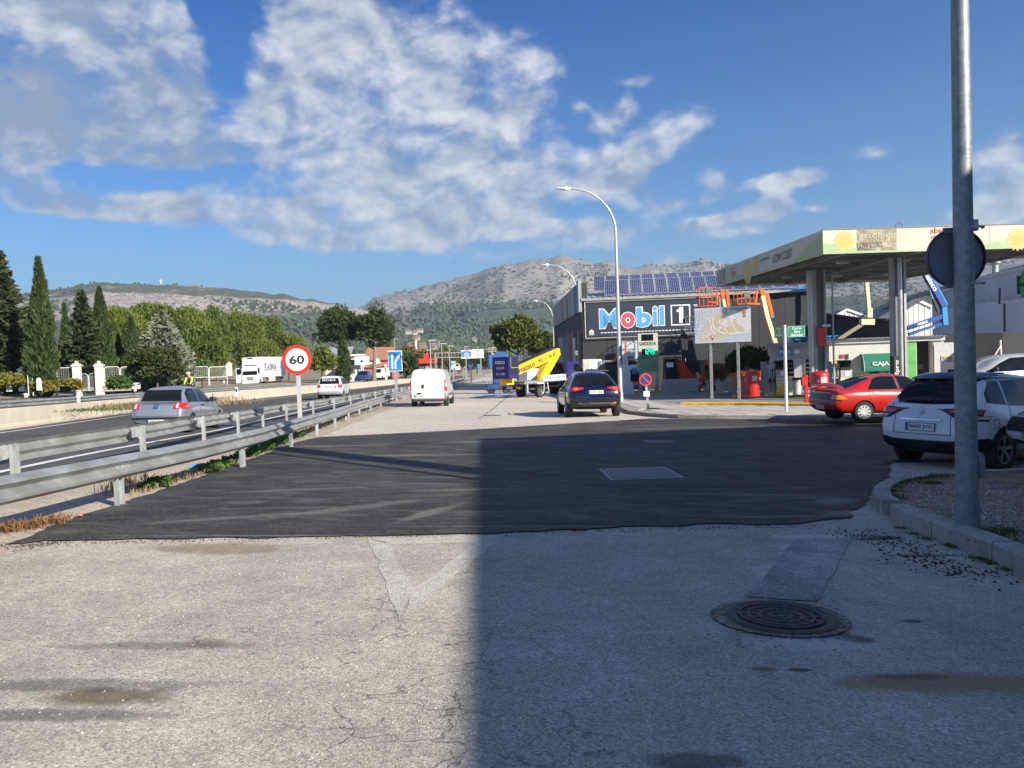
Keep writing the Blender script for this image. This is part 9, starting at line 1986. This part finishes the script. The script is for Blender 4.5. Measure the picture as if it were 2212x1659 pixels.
# autumn plane trees and dark trees at the far end
for (X,top,W_,H_,d,m_,lb_) in ((470,395,180,160,260,lf_brown,'orange brown autumn tree above the salmon house'),(590,470,200,260,230,lf_brown,'autumn plane tree left of the far red canopy'),(760,455,190,260,228,lf_brown,'autumn plane tree behind the far red canopy'),(960,455,200,280,225,lf_brown,'autumn plane tree behind the street light masts'),(1110,480,190,260,230,lf_olive,'olive toned plane tree right of the masts'),(1060,395,160,150,300,lf_pine,'green pine crown above the gantry'),(1260,520,170,230,240,lf_oak,'dark tree behind the overhead direction signs'),(1420,570,200,180,250,lf_oak,'dark tree under the overhead direction signs'),(1560,560,220,190,260,lf_brown,'brownish tree beyond the overhead direction signs'),(460,560,130,240,140,lf_oak,'dark bushy tree right of the salmon house'),(395,545,90,200,142,lf_weed,'green tree touching the salmon house'),(30,160,160,300,170,lf_dpine,'pine crown at the left behind the big pine pair'),(150,420,150,150,220,lf_dpine,'dark pine above the salmon house roof'),(1700,500,120,200,250,lf_olive,'pale green tree near the brown direction sign')):
 px_,tp = D4(X,top); crown_tree('broadleaf_tree',px_,d,tp,W_*.1371,H_*.1371,lb_,surf=gz,m=m_,nclump=60,per=45,leaf=(.5,.35),clr=1.5,updir=.2,tr=.35,base=D4(0,top+H_*1.15)[1],cmin=.9)
# small houses among the trees of the valley
for k,(X,Y,W_,H_,d,lb_) in enumerate(((455,125,80,26,900,'long white house high on the wooded slope'),(560,135,60,20,920,'white terrace of houses beside the long white one'),(640,105,90,18,980,'row of pale houses climbing the slope'),(600,215,70,24,800,'cream house below the row on the slope'),(500,345,90,34,520,'beige farmhouse left of the pale tower'),(680,345,80,30,540,'beige farmhouse right of the pale tower'),(700,415,90,44,480,'ochre house with a rounded gable under the tower'),(860,350,60,26,560,'small pale house on the slope above the masts'),(1840,285,70,26,900,'small pale house on the slope by the tree'),(1780,430,120,40,480,'pale rock cut building near the brown sign'),(1010,300,60,20,800,'tiny white house above the gantry'),(1500,250,60,20,850,'tiny white house high behind the overhead signs'))):
 p = unproj(*D4(X,Y),d); ppm = FOC/d; w_,h_ = W_*.1371/ppm,max(2.8,H_*.1371/ppm); r = empty('house',(p.x,p.y,p.z-h_),label=lb_,cat='house'); mw_ = (mat('far_offwhite',(.50,.49,.46),.8),mat('far_beige',(.46,.40,.30),.85),mat('far_ochre',(.42,.30,.16),.85))[0 if k < 3 or k > 9 else (1 if k != 6 else 2)]
 b = MB(); b.bb((-w_/2,0,-1.2),(w_/2,9,h_)); b.build('wall',mw_,r); b = MB(); b.prism([(-.5,h_),(4.5,h_+1.8),(9.5,h_)],'x',-w_/2-.4,w_/2+.4); b.build('roof',mat('far_roof',(.25,.18,.14),.9),r); b = MB()
 nw = max(2,int(w_/4))
 for i in range(nw): b = MB(); b.box((-w_/2+w_*(i+.5)/nw,-.04,h_*.5),(1.,.08,1.3)); b.build('window',blackp,r)
p = unproj(*D4(580,425),520); r = empty('tower',(p.x,p.y,p.z-4),label='slim pale chimney tower among the houses in the valley',cat='tower'); h = unproj(*D4(580,300),520).z-p.z+4; b = MB(); b.cyl((0,0,0),(0,0,h),1.3,.9,12); b.build('shaft',mat('tower_pale',(.62,.55,.45),.8),r,True); b = MB(); b.cyl((0,0,h),(0,0,h+.8),1.15,n=12); b.build('cap',MATS['tower_pale'],r)
p = unproj(*D4(945,470),330); r = empty('pylon',p-Vector((0,0,6)),label='lattice power pylon with cross arms beyond the gantry',cat='pylon'); h = unproj(*D4(945,285),330).z-p.z+6; b = MB()
for s_ in (-1,1):
 for t_ in (-1,1): b.beam((s_*.9,t_*.9,0),(s_*.25,t_*.25,h),.14,.14)
for i in range(9): z0_ = h*i/9; z1_ = h*(i+1)/9; f0 = .9-.65*i/9; f1 = .9-.65*(i+1)/9; b.beam((-f0,-f0,z0_),(f1,-f1,z1_),.08,.08); b.beam((f0,-f0,z0_),(-f1,-f1,z1_),.08,.08)
b.build('tower_frame',galv_dull,r); b = MB()
for z in (h*.8,h*.9,h): b.beam((-2.6,0,z),(2.6,0,z),.14,.14)
b.build('cross_arm',galv_dull,r)
b = MB()
for k,zf in enumerate((.8,.9,1.)):
 P0 = r.location+Vector((2.5,0,h*zf)); P1 = unproj(*D4(1900,355+k*16-30),420)
 b.tube([P0.lerp(P1,t)-Vector((0,0,6*4*t*(1-t)*.5)) for t in [i/14 for i in range(15)]],.05,4)
tag(b.build('power_line',galv_dull,None),'sagging power lines running right from the pylon','power line')
p = unproj(347,602+7,1490); r = empty('water_tower',p-Vector((0,0,4)),label='tiny white radar dome on the crest of the left hill',cat='tower'); b = MB(); b.lathe([(1,0),(1,3),(2.4,5),(2.4,6.4),(1.4,7.8),(.01,8)],n=14); b.build('dome',whp,r,True)
# ------------------------------------------------------------------ air
hz = MB(); hz.bb((-3400,-80,-260),(3400,6200,900)); ho = hz.build('haze',None,None) if False else None
me = bpy.data.meshes.new('haze'); bm = bmesh.new(); bmesh.ops.create_cube(bm,size=1);
for v in bm.verts: v.co = Vector((v.co.x*9000,v.co.y*6400+3100,v.co.z*760+(-260+500)/2))
bm.to_mesh(me); bm.free(); hm = bpy.data.materials.new('haze_air'); hm.use_nodes = True; hn = hm.node_tree; hn.nodes.clear(); ho_ = hn.nodes.new('ShaderNodeOutputMaterial'); pv = hn.nodes.new('ShaderNodeVolumePrincipled'); pv.inputs['Color'].default_value = (.60,.80,1.,1); pv.inputs['Density'].default_value = HAZE; pv.inputs['Anisotropy'].default_value = .2; hn.links.new(pv.outputs[0],ho_.inputs['Volume'])
hm.cycles.homogeneous_volume = True if hasattr(hm.cycles,'homogeneous_volume') else None
me.materials.append(hm); o = bpy.data.objects.new('haze',me); COL.objects.link(o); o['kind'] = 'stuff'
